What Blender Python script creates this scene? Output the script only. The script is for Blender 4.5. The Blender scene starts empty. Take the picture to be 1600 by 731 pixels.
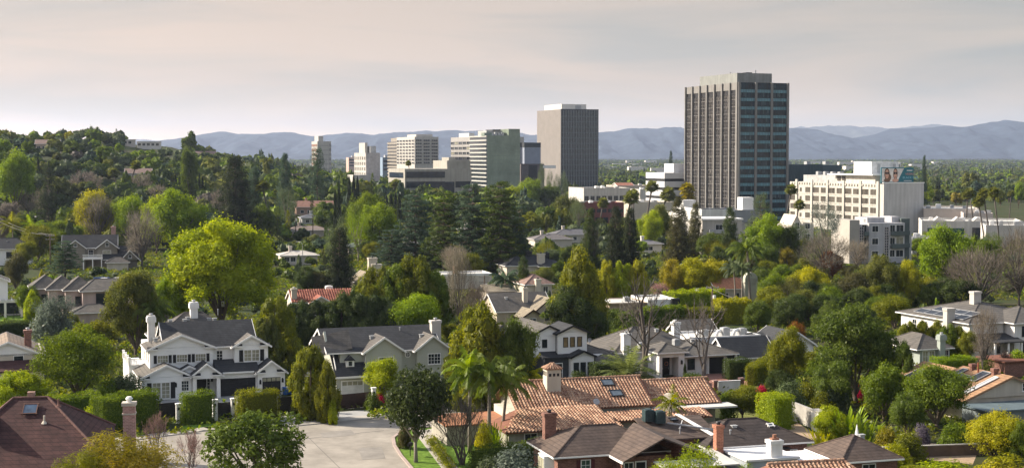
import bpy, math, random
import numpy as np
from mathutils import Vector
R = math.radians
SC = bpy.context.scene
COL = SC.collection

# ------------------------------------------------------------------ camera
CAM_H = 33.0
LENS = 51.75
FPX = LENS / 36.0 * 1600.0
PITCH = math.atan(120.5 / FPX)
cam_data = bpy.data.cameras.new('camera')
cam_data.lens = LENS
cam_data.sensor_width = 36.0
cam_data.clip_start = 1.0
cam_data.clip_end = 60000.0
cam = bpy.data.objects.new('camera', cam_data)
COL.objects.link(cam)
cam.location = (0, 0, CAM_H)
cam.rotation_euler = (R(90) - PITCH, 0, 0)
SC.camera = cam

# ------------------------------------------------------------------ sky, sun, exposure
SUN_DIR = Vector((-0.955, 0.295, 0)).normalized()
SUN_ELEV = R(30)
SUN_VEC = Vector((SUN_DIR.x * math.cos(SUN_ELEV), SUN_DIR.y * math.cos(SUN_ELEV), math.sin(SUN_ELEV)))
world = bpy.data.worlds.new('World')
SC.world = world
world.use_nodes = True
wn = world.node_tree.nodes
wl = world.node_tree.links
wn.clear()
w_out = wn.new('ShaderNodeOutputWorld')
sky = wn.new('ShaderNodeTexSky')
sky.sky_type = 'NISHITA'
sky.sun_disc = False
sky.sun_elevation = SUN_ELEV
sky.sun_rotation = math.atan2(SUN_DIR.x, SUN_DIR.y)
sky.air_density = 1.0
sky.dust_density = 3.0
sky.ozone_density = 1.0
bg = wn.new('ShaderNodeBackground')
bg.inputs['Strength'].default_value = 0.125
wl.new(sky.outputs[0], bg.inputs['Color'])
# thin high cloud and haze veil, thick near the horizon and thin overhead
tc = wn.new('ShaderNodeTexCoord')
sep = wn.new('ShaderNodeSeparateXYZ')
wl.new(tc.outputs['Generated'], sep.inputs[0])
mp = wn.new('ShaderNodeMapping')
mp.inputs['Scale'].default_value = (3.2, 3.2, 26.0)
mp.inputs['Location'].default_value = (0.3, 1.9, 0.4)
wl.new(tc.outputs['Generated'], mp.inputs['Vector'])
nz = wn.new('ShaderNodeTexNoise')
nz.inputs['Scale'].default_value = 1.25
nz.inputs['Detail'].default_value = 6.0
nz.inputs['Roughness'].default_value = 0.52
nz.inputs['Distortion'].default_value = 0.5
wl.new(mp.outputs[0], nz.inputs['Vector'])
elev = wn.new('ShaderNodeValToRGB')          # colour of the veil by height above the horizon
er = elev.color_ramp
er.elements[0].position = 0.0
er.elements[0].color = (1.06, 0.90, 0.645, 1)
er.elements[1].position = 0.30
er.elements[1].color = (0.46, 0.49, 0.53, 1)  # unseen overhead veil, brightened to lift the shadows
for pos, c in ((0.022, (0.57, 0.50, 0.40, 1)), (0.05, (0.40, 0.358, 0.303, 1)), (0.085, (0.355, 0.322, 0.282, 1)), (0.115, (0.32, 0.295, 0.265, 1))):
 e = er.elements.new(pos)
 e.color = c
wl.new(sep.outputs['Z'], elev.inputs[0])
azi = wn.new('ShaderNodeMapRange')           # warmer and lighter towards the sun
azi.inputs['From Min'].default_value = -0.36
azi.inputs['From Max'].default_value = 0.36
wl.new(sep.outputs['X'], azi.inputs['Value'])
azr = wn.new('ShaderNodeValToRGB')
azr.color_ramp.elements[0].color = (1.2, 1.02, 0.9, 1)
azr.color_ramp.elements[1].color = (0.86, 0.84, 0.81, 1)
wl.new(azi.outputs[0], azr.inputs[0])
mul = wn.new('ShaderNodeMix')
mul.data_type = 'RGBA'
mul.blend_type = 'MULTIPLY'
mul.inputs['Factor'].default_value = 1.0
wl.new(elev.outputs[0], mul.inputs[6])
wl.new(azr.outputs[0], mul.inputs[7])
cr = wn.new('ShaderNodeValToRGB')            # broken streaks
cr.color_ramp.elements[0].position = 0.36
cr.color_ramp.elements[0].color = (0.76, 0.85, 0.91, 1)
cr.color_ramp.elements[1].position = 0.60
cr.color_ramp.elements[1].color = (1.06, 1.03, 1.0, 1)
wl.new(nz.outputs['Fac'], cr.inputs[0])
mul2 = wn.new('ShaderNodeMix')
mul2.data_type = 'RGBA'
mul2.blend_type = 'MULTIPLY'
mul2.inputs['Factor'].default_value = 1.0
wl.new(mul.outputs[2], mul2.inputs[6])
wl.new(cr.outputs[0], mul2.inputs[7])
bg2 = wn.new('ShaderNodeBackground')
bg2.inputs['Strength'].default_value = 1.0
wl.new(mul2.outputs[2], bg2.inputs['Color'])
cov = wn.new('ShaderNodeMapRange')
cov.inputs['From Min'].default_value = 0.10
cov.inputs['From Max'].default_value = 0.55
cov.inputs['To Min'].default_value = 0.93
cov.inputs['To Max'].default_value = 0.38
wl.new(sep.outputs['Z'], cov.inputs['Value'])
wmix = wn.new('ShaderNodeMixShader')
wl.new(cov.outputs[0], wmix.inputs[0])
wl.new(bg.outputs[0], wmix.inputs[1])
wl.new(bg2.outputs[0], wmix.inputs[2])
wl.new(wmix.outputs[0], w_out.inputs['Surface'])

sun_data = bpy.data.lights.new('sun', 'SUN')
sun_data.energy = 5.0
sun_data.angle = R(0.9)
sun_data.color = (1.0, 0.885, 0.73)
sun = bpy.data.objects.new('sun', sun_data)
COL.objects.link(sun)
sun.rotation_euler = SUN_VEC.to_track_quat('Z', 'Y').to_euler()
sun.location = (-200, 100, 300)

SC.view_settings.view_transform = 'Standard'
SC.view_settings.look = 'None'
SC.view_settings.exposure = 0.95
SC.view_settings.gamma = 1.0
SC.view_settings.use_curve_mapping = False
cy = SC.cycles
cy.use_denoising = True
cy.max_bounces = 5
cy.diffuse_bounces = 2
cy.glossy_bounces = 2
cy.transmission_bounces = 3
cy.transparent_max_bounces = 6
cy.volume_bounces = 0
cy.caustics_reflective = False
cy.caustics_refractive = False
cy.use_adaptive_sampling = True

# ------------------------------------------------------------------ ground height and pixel rays
def sstep(a, b, x):
 t = max(0.0, min(1.0, (x - a) / (b - a)))
 return t * t * (3 - 2 * t)

def T(x, y):
 """height of the terrain"""
 h = 0.0
 hx = sstep(-120, -300, x)
 if hx > 0 and y > 430:
  h += hx * 40 * sstep(430, 1000, y) * (1 - sstep(1300, 1800, y))
  h += hx * sstep(430, 800, y) * 3.5 * (math.sin(x * 0.021 + 1) * math.cos(y * 0.017) + 0.5 * math.sin(x * 0.05 + y * 0.04))
 if y > 560:
  h += 15 * sstep(20, -150, x) * sstep(560, 860, y) * (1 - sstep(960, 1180, y)) * (1 - 0.75 * hx)
 if y > 1500:
  h += 10 * sstep(1500, 9000, y)
 return h

def ray(px, py):
 x = (px - 800) / FPX
 v = (365.5 - py) / FPX
 return (x, math.cos(PITCH) + math.sin(PITCH) * v, -math.sin(PITCH) + math.cos(PITCH) * v)

def G(px, py):
 """the point of the terrain seen at a pixel of the photograph"""
 dx, dy, dz = ray(px, py)
 t = 100.0
 while t < 6000:
  z = CAM_H + dz * t
  if z <= T(dx * t, dy * t):
   if t < 480 and dz < 0:
    t = -CAM_H / dz
   return Vector((dx * t, dy * t, T(dx * t, dy * t)))
  t += 2.0 if t < 1500 else 10.0
 return Vector((dx * t, dy * t, T(dx * t, dy * t)))

# ------------------------------------------------------------------ materials
MATS = {}
def mat(name, col, rough=0.85, var=0.12, scale=0.6, spec=0.3, metal=0.0, kind=None, col2=None, p=1.0, bump=0.0):
 """procedural surface: base colour broken up by two sizes of noise, optionally bricks / shingle rows / streaks"""
 if name in MATS:
  return MATS[name]
 m = bpy.data.materials.new(name)
 m.use_nodes = True
 n = m.node_tree.nodes
 l = m.node_tree.links
 b = n['Principled BSDF']
 b.inputs['Roughness'].default_value = rough
 b.inputs['Specular IOR Level'].default_value = spec
 b.inputs['Metallic'].default_value = metal
 t = n.new('ShaderNodeTexCoord')
 src = t.outputs['Object']
 n1 = n.new('ShaderNodeTexNoise')
 n1.inputs['Scale'].default_value = scale
 n1.inputs['Detail'].default_value = 8
 n1.inputs['Roughness'].default_value = 0.65
 l.new(src, n1.inputs['Vector'])
 ramp = n.new('ShaderNodeValToRGB')
 a = tuple(max(0, c * (1 - 2 * var)) for c in col)
 z = tuple(min(1, c * (1 + 2 * var)) for c in (col2 or col))
 ramp.color_ramp.elements[0].position = 0.3
 ramp.color_ramp.elements[0].color = (*a, 1)
 ramp.color_ramp.elements[1].position = 0.7
 ramp.color_ramp.elements[1].color = (*z, 1)
 l.new(n1.outputs['Fac'], ramp.inputs[0])
 out = ramp.outputs[0]
 def mulc(a_, b_, f=1.0):
  x = n.new('ShaderNodeMix')
  x.data_type = 'RGBA'
  x.blend_type = 'MULTIPLY'
  x.inputs['Factor'].default_value = f
  l.new(a_, x.inputs[6])
  l.new(b_, x.inputs[7])
  return x.outputs[2]
 hgt = n1.outputs['Fac']
 if kind == 'shingle':
  s = n.new('ShaderNodeTexBrick')
  s.inputs['Scale'].default_value = 1.0
  s.inputs['Brick Width'].default_value = 0.55 * p
  s.inputs['Row Height'].default_value = 0.22 * p
  s.inputs['Mortar Size'].default_value = 0.025 * p
  s.inputs['Color1'].default_value = (0.84, 0.84, 0.84, 1)
  s.inputs['Color2'].default_value = (1.1, 1.09, 1.07, 1)
  s.inputs['Mortar'].default_value = (0.55, 0.55, 0.55, 1)
  mp_ = n.new('ShaderNodeCombineXYZ')
  sp = n.new('ShaderNodeSeparateXYZ')
  l.new(src, sp.inputs[0])
  ad = n.new('ShaderNodeMath')
  ad.operation = 'ADD'
  l.new(sp.outputs['X'], ad.inputs[0])
  l.new(sp.outputs['Y'], ad.inputs[1])
  l.new(ad.outputs[0], mp_.inputs['X'])
  l.new(sp.outputs['Z'], mp_.inputs['Y'])
  l.new(mp_.outputs[0], s.inputs['Vector'])
  out = mulc(out, s.outputs['Color'], 0.8)
  big = n.new('ShaderNodeTexNoise')
  big.inputs['Scale'].default_value = 0.25
  big.inputs['Detail'].default_value = 5
  l.new(src, big.inputs['Vector'])
  br = n.new('ShaderNodeValToRGB')
  br.color_ramp.elements[0].position = 0.35
  br.color_ramp.elements[0].color = (0.78, 0.79, 0.82, 1)
  br.color_ramp.elements[1].position = 0.65
  br.color_ramp.elements[1].color = (1.12, 1.1, 1.05, 1)
  l.new(big.outputs['Fac'], br.inputs[0])
  out = mulc(out, br.outputs[0], 0.8)
 elif kind == 'brick':
  s = n.new('ShaderNodeTexBrick')
  s.inputs['Scale'].default_value = 1.0
  s.inputs['Brick Width'].default_value = 0.42
  s.inputs['Row Height'].default_value = 0.16
  s.inputs['Mortar Size'].default_value = 0.014
  s.inputs['Color1'].default_value = (0.75, 0.72, 0.7, 1)
  s.inputs['Color2'].default_value = (1.25, 1.2, 1.15, 1)
  s.inputs['Mortar'].default_value = (1.9, 2.2, 2.3, 1)
  mp_ = n.new('ShaderNodeCombineXYZ')
  sp = n.new('ShaderNodeSeparateXYZ')
  l.new(src, sp.inputs[0])
  ad = n.new('ShaderNodeMath')
  ad.operation = 'ADD'
  l.new(sp.outputs['X'], ad.inputs[0])
  l.new(sp.outputs['Y'], ad.inputs[1])
  l.new(ad.outputs[0], mp_.inputs['X'])
  l.new(sp.outputs['Z'], mp_.inputs['Y'])
  l.new(mp_.outputs[0], s.inputs['Vector'])
  out = mulc(out, s.outputs['Color'], 0.9)
 elif kind == 'streak':
  mp_ = n.new('ShaderNodeMapping')
  mp_.inputs['Scale'].default_value = (0.9 * p, 0.9 * p, 0.06 * p)
  l.new(src, mp_.inputs['Vector'])
  s = n.new('ShaderNodeTexNoise')
  s.inputs['Scale'].default_value = 1.0
  s.inputs['Detail'].default_value = 6
  l.new(mp_.outputs[0], s.inputs['Vector'])
  br = n.new('ShaderNodeValToRGB')
  br.color_ramp.elements[0].position = 0.33
  br.color_ramp.elements[0].color = (0.8, 0.8, 0.79, 1)
  br.color_ramp.elements[1].position = 0.6
  br.color_ramp.elements[1].color = (1.04, 1.04, 1.04, 1)
  l.new(s.outputs['Fac'], br.inputs[0])
  out = mulc(out, br.outputs[0], 0.8)
 elif kind == 'siding':
  w = n.new('ShaderNodeTexWave')
  w.wave_type = 'BANDS'
  w.bands_direction = 'Z'
  w.wave_profile = 'SAW'
  w.inputs['Scale'].default_value = 0.3 / 0.2
  l.new(src, w.inputs['Vector'])
  br = n.new('ShaderNodeValToRGB')
  br.color_ramp.elements[0].position = 0.0
  br.color_ramp.elements[0].color = (0.8, 0.8, 0.8, 1)
  br.color_ramp.elements[1].position = 0.2
  br.color_ramp.elements[1].color = (1.03, 1.03, 1.03, 1)
  l.new(w.outputs['Color'], br.inputs[0])
  out = mulc(out, br.outputs[0], 0.7)
 l.new(out, b.inputs['Base Color'])
 if bump:
  bp = n.new('ShaderNodeBump')
  bp.inputs['Strength'].default_value = bump
  bp.inputs['Distance'].default_value = 0.1
  l.new(hgt, bp.inputs['Height'])
  l.new(bp.outputs[0], b.inputs['Normal'])
 MATS[name] = m
 return m

def glass(name, col, rough=0.12, var=0.25, scale=0.35):
 m = mat(name, col, rough, var, scale, 0.3)
 return m

def leaf_mat(name='foliage', trans=0.42, gloss=0.012):
 """leaf colour comes from the plant (object colour), varied leaf by leaf and clump by clump"""
 m = bpy.data.materials.new(name)
 m.use_nodes = True
 n = m.node_tree.nodes
 l = m.node_tree.links
 n.clear()
 o = n.new('ShaderNodeOutputMaterial')
 oi = n.new('ShaderNodeObjectInfo')
 at = n.new('ShaderNodeAttribute')
 at.attribute_name = 'var'
 hsv = n.new('ShaderNodeHueSaturation')
 l.new(oi.outputs['Color'], hsv.inputs['Color'])
 mr = n.new('ShaderNodeMapRange')
 mr.inputs['To Min'].default_value = 0.55
 mr.inputs['To Max'].default_value = 1.5
 l.new(at.outputs['Fac'], mr.inputs['Value'])
 l.new(mr.outputs[0], hsv.inputs['Value'])
 mh = n.new('ShaderNodeMapRange')
 mh.inputs['To Min'].default_value = 0.515
 mh.inputs['To Max'].default_value = 0.485
 l.new(at.outputs['Fac'], mh.inputs['Value'])
 l.new(mh.outputs[0], hsv.inputs['Hue'])
 d = n.new('ShaderNodeBsdfDiffuse')
 l.new(hsv.outputs[0], d.inputs['Color'])
 tr = n.new('ShaderNodeBsdfTranslucent')
 h2 = n.new('ShaderNodeHueSaturation')
 h2.inputs['Hue'].default_value = 0.492
 h2.inputs['Value'].default_value = 1.5
 h2.inputs['Saturation'].default_value = 1.1
 l.new(hsv.outputs[0], h2.inputs['Color'])
 l.new(h2.outputs[0], tr.inputs['Color'])
 mx = n.new('ShaderNodeMixShader')
 mx.inputs[0].default_value = trans
 l.new(d.outputs[0], mx.inputs[1])
 l.new(tr.outputs[0], mx.inputs[2])
 g = n.new('ShaderNodeBsdfGlossy')
 g.inputs['Roughness'].default_value = 0.45
 mg = n.new('ShaderNodeMixShader')
 mg.inputs[0].default_value = gloss
 l.new(mx.outputs[0], mg.inputs[1])
 l.new(g.outputs[0], mg.inputs[2])
 l.new(mg.outputs[0], o.inputs['Surface'])
 return m

LEAF = leaf_mat('foliage')
LEAF_GLOSSY = leaf_mat('waxy_foliage', 0.3, 0.012)
BARK = mat('bark', (0.11, 0.085, 0.065), 0.95, 0.25, 3.0)
BARK_PALE = mat('pale_bark', (0.24, 0.21, 0.18), 0.95, 0.25, 3.0)
BARK_GREY = mat('grey_bark', (0.115, 0.098, 0.086), 0.95, 0.25, 3.0)
DEAD = mat('dead_frond', (0.16, 0.11, 0.06), 0.95, 0.3, 3.0)

# ------------------------------------------------------------------ meshes
class MB:
 """collects shapes for ONE mesh"""
 def __init__(s):
  s.v = []
  s.f = []
 def add(s, vs, fs):
  k = len(s.v)
  s.v += [tuple(p) for p in vs]
  s.f += [tuple(i + k for i in f) for f in fs]
  return s
 def box(s, x0, y0, z0, x1, y1, z1):
  if x0 > x1: x0, x1 = x1, x0
  if y0 > y1: y0, y1 = y1, y0
  if z0 > z1: z0, z1 = z1, z0
  return s.add([(x0, y0, z0), (x1, y0, z0), (x1, y1, z0), (x0, y1, z0), (x0, y0, z1), (x1, y0, z1), (x1, y1, z1), (x0, y1, z1)],
     [(0, 3, 2, 1), (4, 5, 6, 7), (0, 1, 5, 4), (1, 2, 6, 5), (2, 3, 7, 6), (3, 0, 4, 7)])
 def prism(s, pts, h, axis=None):
  """extrude a planar polygon (3-D points) by the vector h"""
  n = len(pts)
  h = Vector(h)
  vs = [Vector(p) for p in pts] + [Vector(p) + h for p in pts]
  fs = [tuple(range(n))[::-1], tuple(range(n, 2 * n))] + [(i, (i + 1) % n, n + (i + 1) % n, n + i) for i in range(n)]
  return s.add(vs, fs)
 def tube(s, pts, rad, seg=6, cap=True):
  pts = [Vector(p) for p in pts]
  rs = rad if isinstance(rad, (list, tuple)) else [rad] * len(pts)
  k = len(s.v)
  prev = None
  for i, p in enumerate(pts):
   d = (pts[min(i + 1, len(pts) - 1)] - pts[max(i - 1, 0)])
   d = d.normalized() if d.length > 1e-9 else Vector((0, 0, 1))
   ref = Vector((1, 0, 0)) if abs(d.x) < 0.8 else Vector((0, 1, 0))
   a = (prev - d * prev.dot(d)).normalized() if prev is not None and (prev - d * prev.dot(d)).length > 1e-6 else d.cross(ref).normalized()
   prev = a
   b = d.cross(a)
   for j in range(seg):
    t = 2 * math.pi * j / seg
    s.v.append(tuple(p + (a * math.cos(t) + b * math.sin(t)) * rs[i]))
  for i in range(len(pts) - 1):
   for j in range(seg):
    j2 = (j + 1) % seg
    s.f.append((k + i * seg + j, k + i * seg + j2, k + (i + 1) * seg + j2, k + (i + 1) * seg + j))
  if cap:
   s.f.append(tuple(k + j for j in range(seg))[::-1])
   s.f.append(tuple(k + (len(pts) - 1) * seg + j for j in range(seg)))
  return s
 def cyl(s, x, y, z0, z1, r, seg=10, r2=None):
  return s.tube([(x, y, z0), (x, y, z1)], [r, r if r2 is None else r2], seg)
 def mesh(s, name, m=None, smooth=False):
  me = bpy.data.meshes.new(name)
  me.from_pydata(s.v, [], s.f)
  if m:
   me.materials.append(m)
  if smooth:
   me.polygons.foreach_set('use_smooth', [True] * len(me.polygons))
  me.update()
  return me
 def build(s, name, m, parent=None, smooth=False):
  o = bpy.data.objects.new(name, s.mesh(name, m, smooth))
  COL.objects.link(o)
  if parent:
   o.parent = parent
  return o

def tag(o, label=None, cat=None, group=None, kind=None):
 if label: o['label'] = label
 if cat: o['category'] = cat
 if group: o['group'] = group
 if kind: o['kind'] = kind
 return o

def empty(name, loc, rz=0.0):
 o = bpy.data.objects.new(name, None)
 o.empty_display_size = 0.5
 COL.objects.link(o)
 o.location = loc
 o.rotation_euler = (0, 0, rz)
 return o

def link(name, me, parent=None):
 o = bpy.data.objects.new(name, me)
 COL.objects.link(o)
 if parent:
  o.parent = parent
 return o

def quads(name, P, m, var=None, extra=None, extra_mat=None):
 """mesh from an (n,4,3) array of quads, with a per-face number 'var'; extra = MB appended with a second material"""
 n = len(P)
 V = P.reshape(-1, 3)
 F = np.arange(n * 4).reshape(-1, 4)
 ev = np.array(extra.v, float).reshape(-1, 3) if extra and extra.v else np.zeros((0, 3))
 me = bpy.data.meshes.new(name)
 nv = len(V) + len(ev)
 ef = extra.f if extra else []
 loops = np.concatenate([F.ravel()] + [np.array([i + len(V) for f in ef for i in f], int)]) if ef else F.ravel()
 sizes = np.concatenate([np.full(n, 4), np.array([len(f) for f in ef], int)]) if ef else np.full(n, 4)
 me.vertices.add(nv)
 me.vertices.foreach_set('co', np.concatenate([V, ev]).astype(np.float32).ravel())
 me.loops.add(len(loops))
 me.loops.foreach_set('vertex_index', loops.astype(np.int32))
 me.polygons.add(len(sizes))
 me.polygons.foreach_set('loop_start', (np.cumsum(sizes) - sizes).astype(np.int32))
 me.materials.append(m)
 if ef:
  me.materials.append(extra_mat)
  me.polygons.foreach_set('material_index', np.concatenate([np.zeros(n, np.int32), np.ones(len(ef), np.int32)]))
 at = me.attributes.new('var', 'FLOAT', 'FACE')
 vv = np.concatenate([var if var is not None else np.full(n, 0.5), np.full(len(ef), 0.5)])
 at.data.foreach_set('value', vv.astype(np.float32))
 me.update(calc_edges=True)
 me.validate()
 return me
# ------------------------------------------------------------------ plants (unit size: 1 high, 1 wide, standing on the origin)
def unit(a):
 return a / np.maximum(np.linalg.norm(a, axis=1, keepdims=True), 1e-9)

def rhombi(P, N, L, W, rng, bend=None, along=None):
 """leaf-sized quads at P facing N (random spin, or laid along a direction)"""
 n = len(P)
 N = unit(N)
 t = rng.normal(size=(n, 3)) if along is None else along + rng.normal(size=(n, 3)) * 0.35
 t = unit(t - N * np.sum(t * N, 1, keepdims=True))
 b = np.cross(N, t)
 s = (0.65 + 0.7 * rng.random((n, 1)))
 a = t * (L * 0.5) * s
 c = b * (W * 0.5) * s
 return np.stack([P - a, P + c * 0.9 - a * 0.1, P + a, P - c * 0.9 - a * 0.1], 1)

def clumps(C, rad, n, leaf, rng, aspect=0.6, squash=(1, 1, 0.8), shell=0.55, up=0.35, vamp=0.5, along=None):
 """leaf clumps round the centres C; returns quads and their var numbers"""
 Q, Vv = [], []
 for i, c in enumerate(C):
  r = rad[i] if hasattr(rad, '__len__') else rad
  k = int(n * (r / np.mean(rad)) ** 2) if hasattr(rad, '__len__') else n
  d = unit(rng.normal(size=(k, 3)))
  rr = r * (shell + (1 - shell) * rng.random((k, 1)) ** 0.7)
  lump = 1 + 0.22 * np.sin(d[:, :1] * 7 + i) * np.cos(d[:, 1:2] * 6 + 2 * i)
  P = c + d * rr * lump * np.array(squash)
  N = d * 0.8 + rng.normal(size=(k, 3)) * 0.55 + np.array([0, 0, up])
  Q.append(rhombi(P, N, leaf, leaf * aspect, rng, along=along))
  base = rng.random()
  Vv.append(np.clip(0.5 + vamp * (base - 0.5) + 0.45 * (rng.random(k) - 0.5), 0, 1))
 return np.concatenate(Q), np.concatenate(Vv)

def cores(C, rad, k, squash, rng, nu=6, nv=4):
 """lumpy leafy hearts of the clumps, so that a far crown is not see-through"""
 Q = []
 for i, c in enumerate(C):
  r = (rad[i] if hasattr(rad, '__len__') else rad) * k
  th = np.linspace(0, 2 * np.pi, nu + 1)
  ph = np.linspace(0.05, np.pi - 0.05, nv + 1)
  g = np.array([[(math.sin(p) * math.cos(t), math.sin(p) * math.sin(t), math.cos(p)) for t in th] for p in ph])
  s = 1 + 0.25 * rng.normal(size=(nv + 1, nu + 1, 1))
  s[:, -1] = s[:, 0]
  g = c + g * r * s * np.array(squash)
  for a in range(nv):
   for b in range(nu):
    Q.append([g[a, b], g[a + 1, b], g[a + 1, b + 1], g[a, b + 1]])
 return np.array(Q), 0.25 + 0.5 * rng.random(len(Q))

def env_points(rng, n, fn, inner=0.5):
 """points inside a crown envelope: fn(z)->radius; biased to the outside"""
 out = []
 while len(out) < n:
  z = rng.random()
  r = fn(z)
  if r <= 0 or rng.random() > (r / 0.5) + 0.1:
   continue
  a = rng.random() * 2 * math.pi
  q = r * (inner + (1 - inner) * math.sqrt(rng.random()))
  out.append((q * math.cos(a), q * math.sin(a), z))
 return np.array(out)

def limbs(mb, ends, z_fork, r0, rng, lean=(0, 0), seg=6):
 """trunk to a fork and limbs from there to the given points"""
 f = Vector((lean[0], lean[1], z_fork))
 mb.tube([(0, 0, -0.04), (lean[0] * 0.3, lean[1] * 0.3, z_fork * 0.5), f], [r0 * 1.25, r0 * 0.95, r0 * 0.8], seg + 2)
 for e in ends:
  e = Vector(e)
  s = Vector((lean[0] * 0.8, lean[1] * 0.8, z_fork * (0.75 + 0.25 * rng.random())))
  m = s.lerp(e, 0.5) + Vector((rng.normal() * 0.03, rng.normal() * 0.03, 0.04))
  mb.tube([s, m, e], [r0 * 0.6, r0 * 0.38, r0 * 0.12], seg - 1, cap=False)

class Proto:
 pass

def proto(crown, trunk=None, extra=None, leafm=None, bark=None):
 p = Proto()
 p.crown, p.trunk, p.extra = crown, trunk, extra
 return p

def p_broad(seed, z0=0.22, nc=34, n=330, leaf=0.035, cr=0.17, top=1.0, spread=0.5, leafm=None, bark=None, squash=0.8, lobes=0, aspect=0.6, up=0.35, vamp=0.6, open_=0.0, core=0.0):
 rng = np.random.default_rng(seed)
 zc = (z0 + top) / 2
 hz = (top - z0) / 2
 C = []
 big = [unit(rng.normal(size=(1, 3)))[0] for _ in range(max(lobes, 1))]
 tries = 0
 while len(C) < nc:
  tries += 1
  d = unit(rng.normal(size=(1, 3)))[0]
  if d[2] < -0.55 and rng.random() < 0.75:
   continue
  q = 0.45 + 0.55 * rng.random() ** 0.5
  if lobes:
   k = max(np.dot(d, b) for b in big)
   q *= 0.78 + 0.3 * max(0, k) ** 2
  q *= 0.88 + 0.24 * rng.random()
  c = np.array([d[0] * (spread - cr * 0.8), d[1] * (spread - cr * 0.8), d[2] * (hz - cr * 0.6)]) * q + np.array([0, 0, zc])
  if C and min(np.linalg.norm(c - e) for e in C) < cr * (0.42 + open_) and tries < 3000:
   continue
  C.append(c)
 C = np.array(C)
 rad = cr * (0.7 + 0.55 * rng.random(len(C)))
 Q, V = clumps(C, rad, n, leaf, rng, aspect, (1, 1, squash), up=up, vamp=vamp)
 # scattered loose leaves break the outline
 k = int(len(Q) * 0.05)
 idx = rng.integers(0, len(C), k)
 d = unit(rng.normal(size=(k, 3)))
 P = C[idx] + d * (rad[idx] * 1.18)[:, None]
 Q = np.concatenate([Q, rhombi(P, d + rng.normal(size=(k, 3)), leaf, leaf * aspect, rng)])
 V = np.concatenate([V, rng.random(k)])
 if core:
  q2, v2 = cores(C, rad, core, (1, 1, squash), rng)
  Q, V = np.concatenate([Q, q2]), np.concatenate([V, v2])
 mb = MB()
 ends = C[rng.permutation(len(C))[:10]]
 limbs(mb, ends, max(z0 * 0.9, 0.1), 0.026, rng, (rng.normal() * 0.02, rng.normal() * 0.02))
 return proto(quads('crown', Q, leafm or LEAF, V), mb.mesh('trunk', bark or BARK, True))

def p_column(seed, n=420, leaf=0.028, nc=62, leafm=None, point=0.75, low=0.02, wob=0.2, cz=0.95, cr=0.125):
 """upright flame-shaped clumps, leafy to the ground"""
 rng = np.random.default_rng(seed)
 def fn(z):
  if z < 0.3:
   return 0.30 + 0.2 * (z / 0.3)
  return 0.5 * max(0.0, 1 - ((z - 0.3) / 0.7) ** (1.0 + point)) ** 0.8
 C = env_points(rng, nc, lambda z: max(0, fn(z) - 0.08), 0.6)
 C[:, 2] = low + C[:, 2] * (0.93 - low)
 C[:, 0] += wob * 0.1 * np.sin(C[:, 2] * 9)
 rad = cr * (0.75 + 0.5 * rng.random(nc))
 Q, V = clumps(C, rad, n, leaf, rng, 0.6, (1, 1, cz), shell=0.75, up=0.35, vamp=0.7)
 q2, v2 = cores(C, rad, 0.72, (1, 1, cz), rng)
 Q, V = np.concatenate([Q, q2]), np.concatenate([V, v2 * 0.7])
 mb = MB()
 mb.tube([(0, 0, -0.03), (0, 0, 0.5), (0, 0, 0.85)], [0.03, 0.02, 0.006], 6)
 return proto(quads('crown', Q, leafm or LEAF, V), mb.mesh('trunk', BARK, True))

def p_cypress(seed, n=2600, leaf=0.035):
 rng = np.random.default_rng(seed)
 z = rng.random(n) ** 1.1
 a = rng.random(n) * 2 * math.pi
 prof = 0.5 * np.minimum(1, (z + 0.06) / 0.16) ** 0.5 * np.maximum(0, 1 - z ** 3.0) ** 0.7
 r = prof * (0.6 + 0.4 * rng.random(n)) * (1 + 0.18 * np.sin(a * 3 + z * 18))
 P = np.stack([r * np.cos(a), r * np.sin(a), 0.015 + z * 0.98], 1)
 N = np.stack([np.cos(a), np.sin(a), np.full(n, 0.3)], 1) + rng.normal(size=(n, 3)) * 0.35
 Q = rhombi(P, N, leaf, leaf * 3.0, rng)
 Q = rhombi(P, N, leaf * 1.6, leaf * 2.0, rng, along=np.tile([0, 0, 1.0], (n, 1)))
 mb = MB().tube([(0, 0, -0.03), (0, 0, 0.12)], [0.06, 0.05], 6)
 return proto(quads('crown', Q, LEAF, np.clip(0.5 + 0.5 * (rng.random(n) - 0.5) + 0.2 * np.sin(a * 3 + z * 18), 0, 1)), mb.mesh('trunk', BARK, True))

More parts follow.
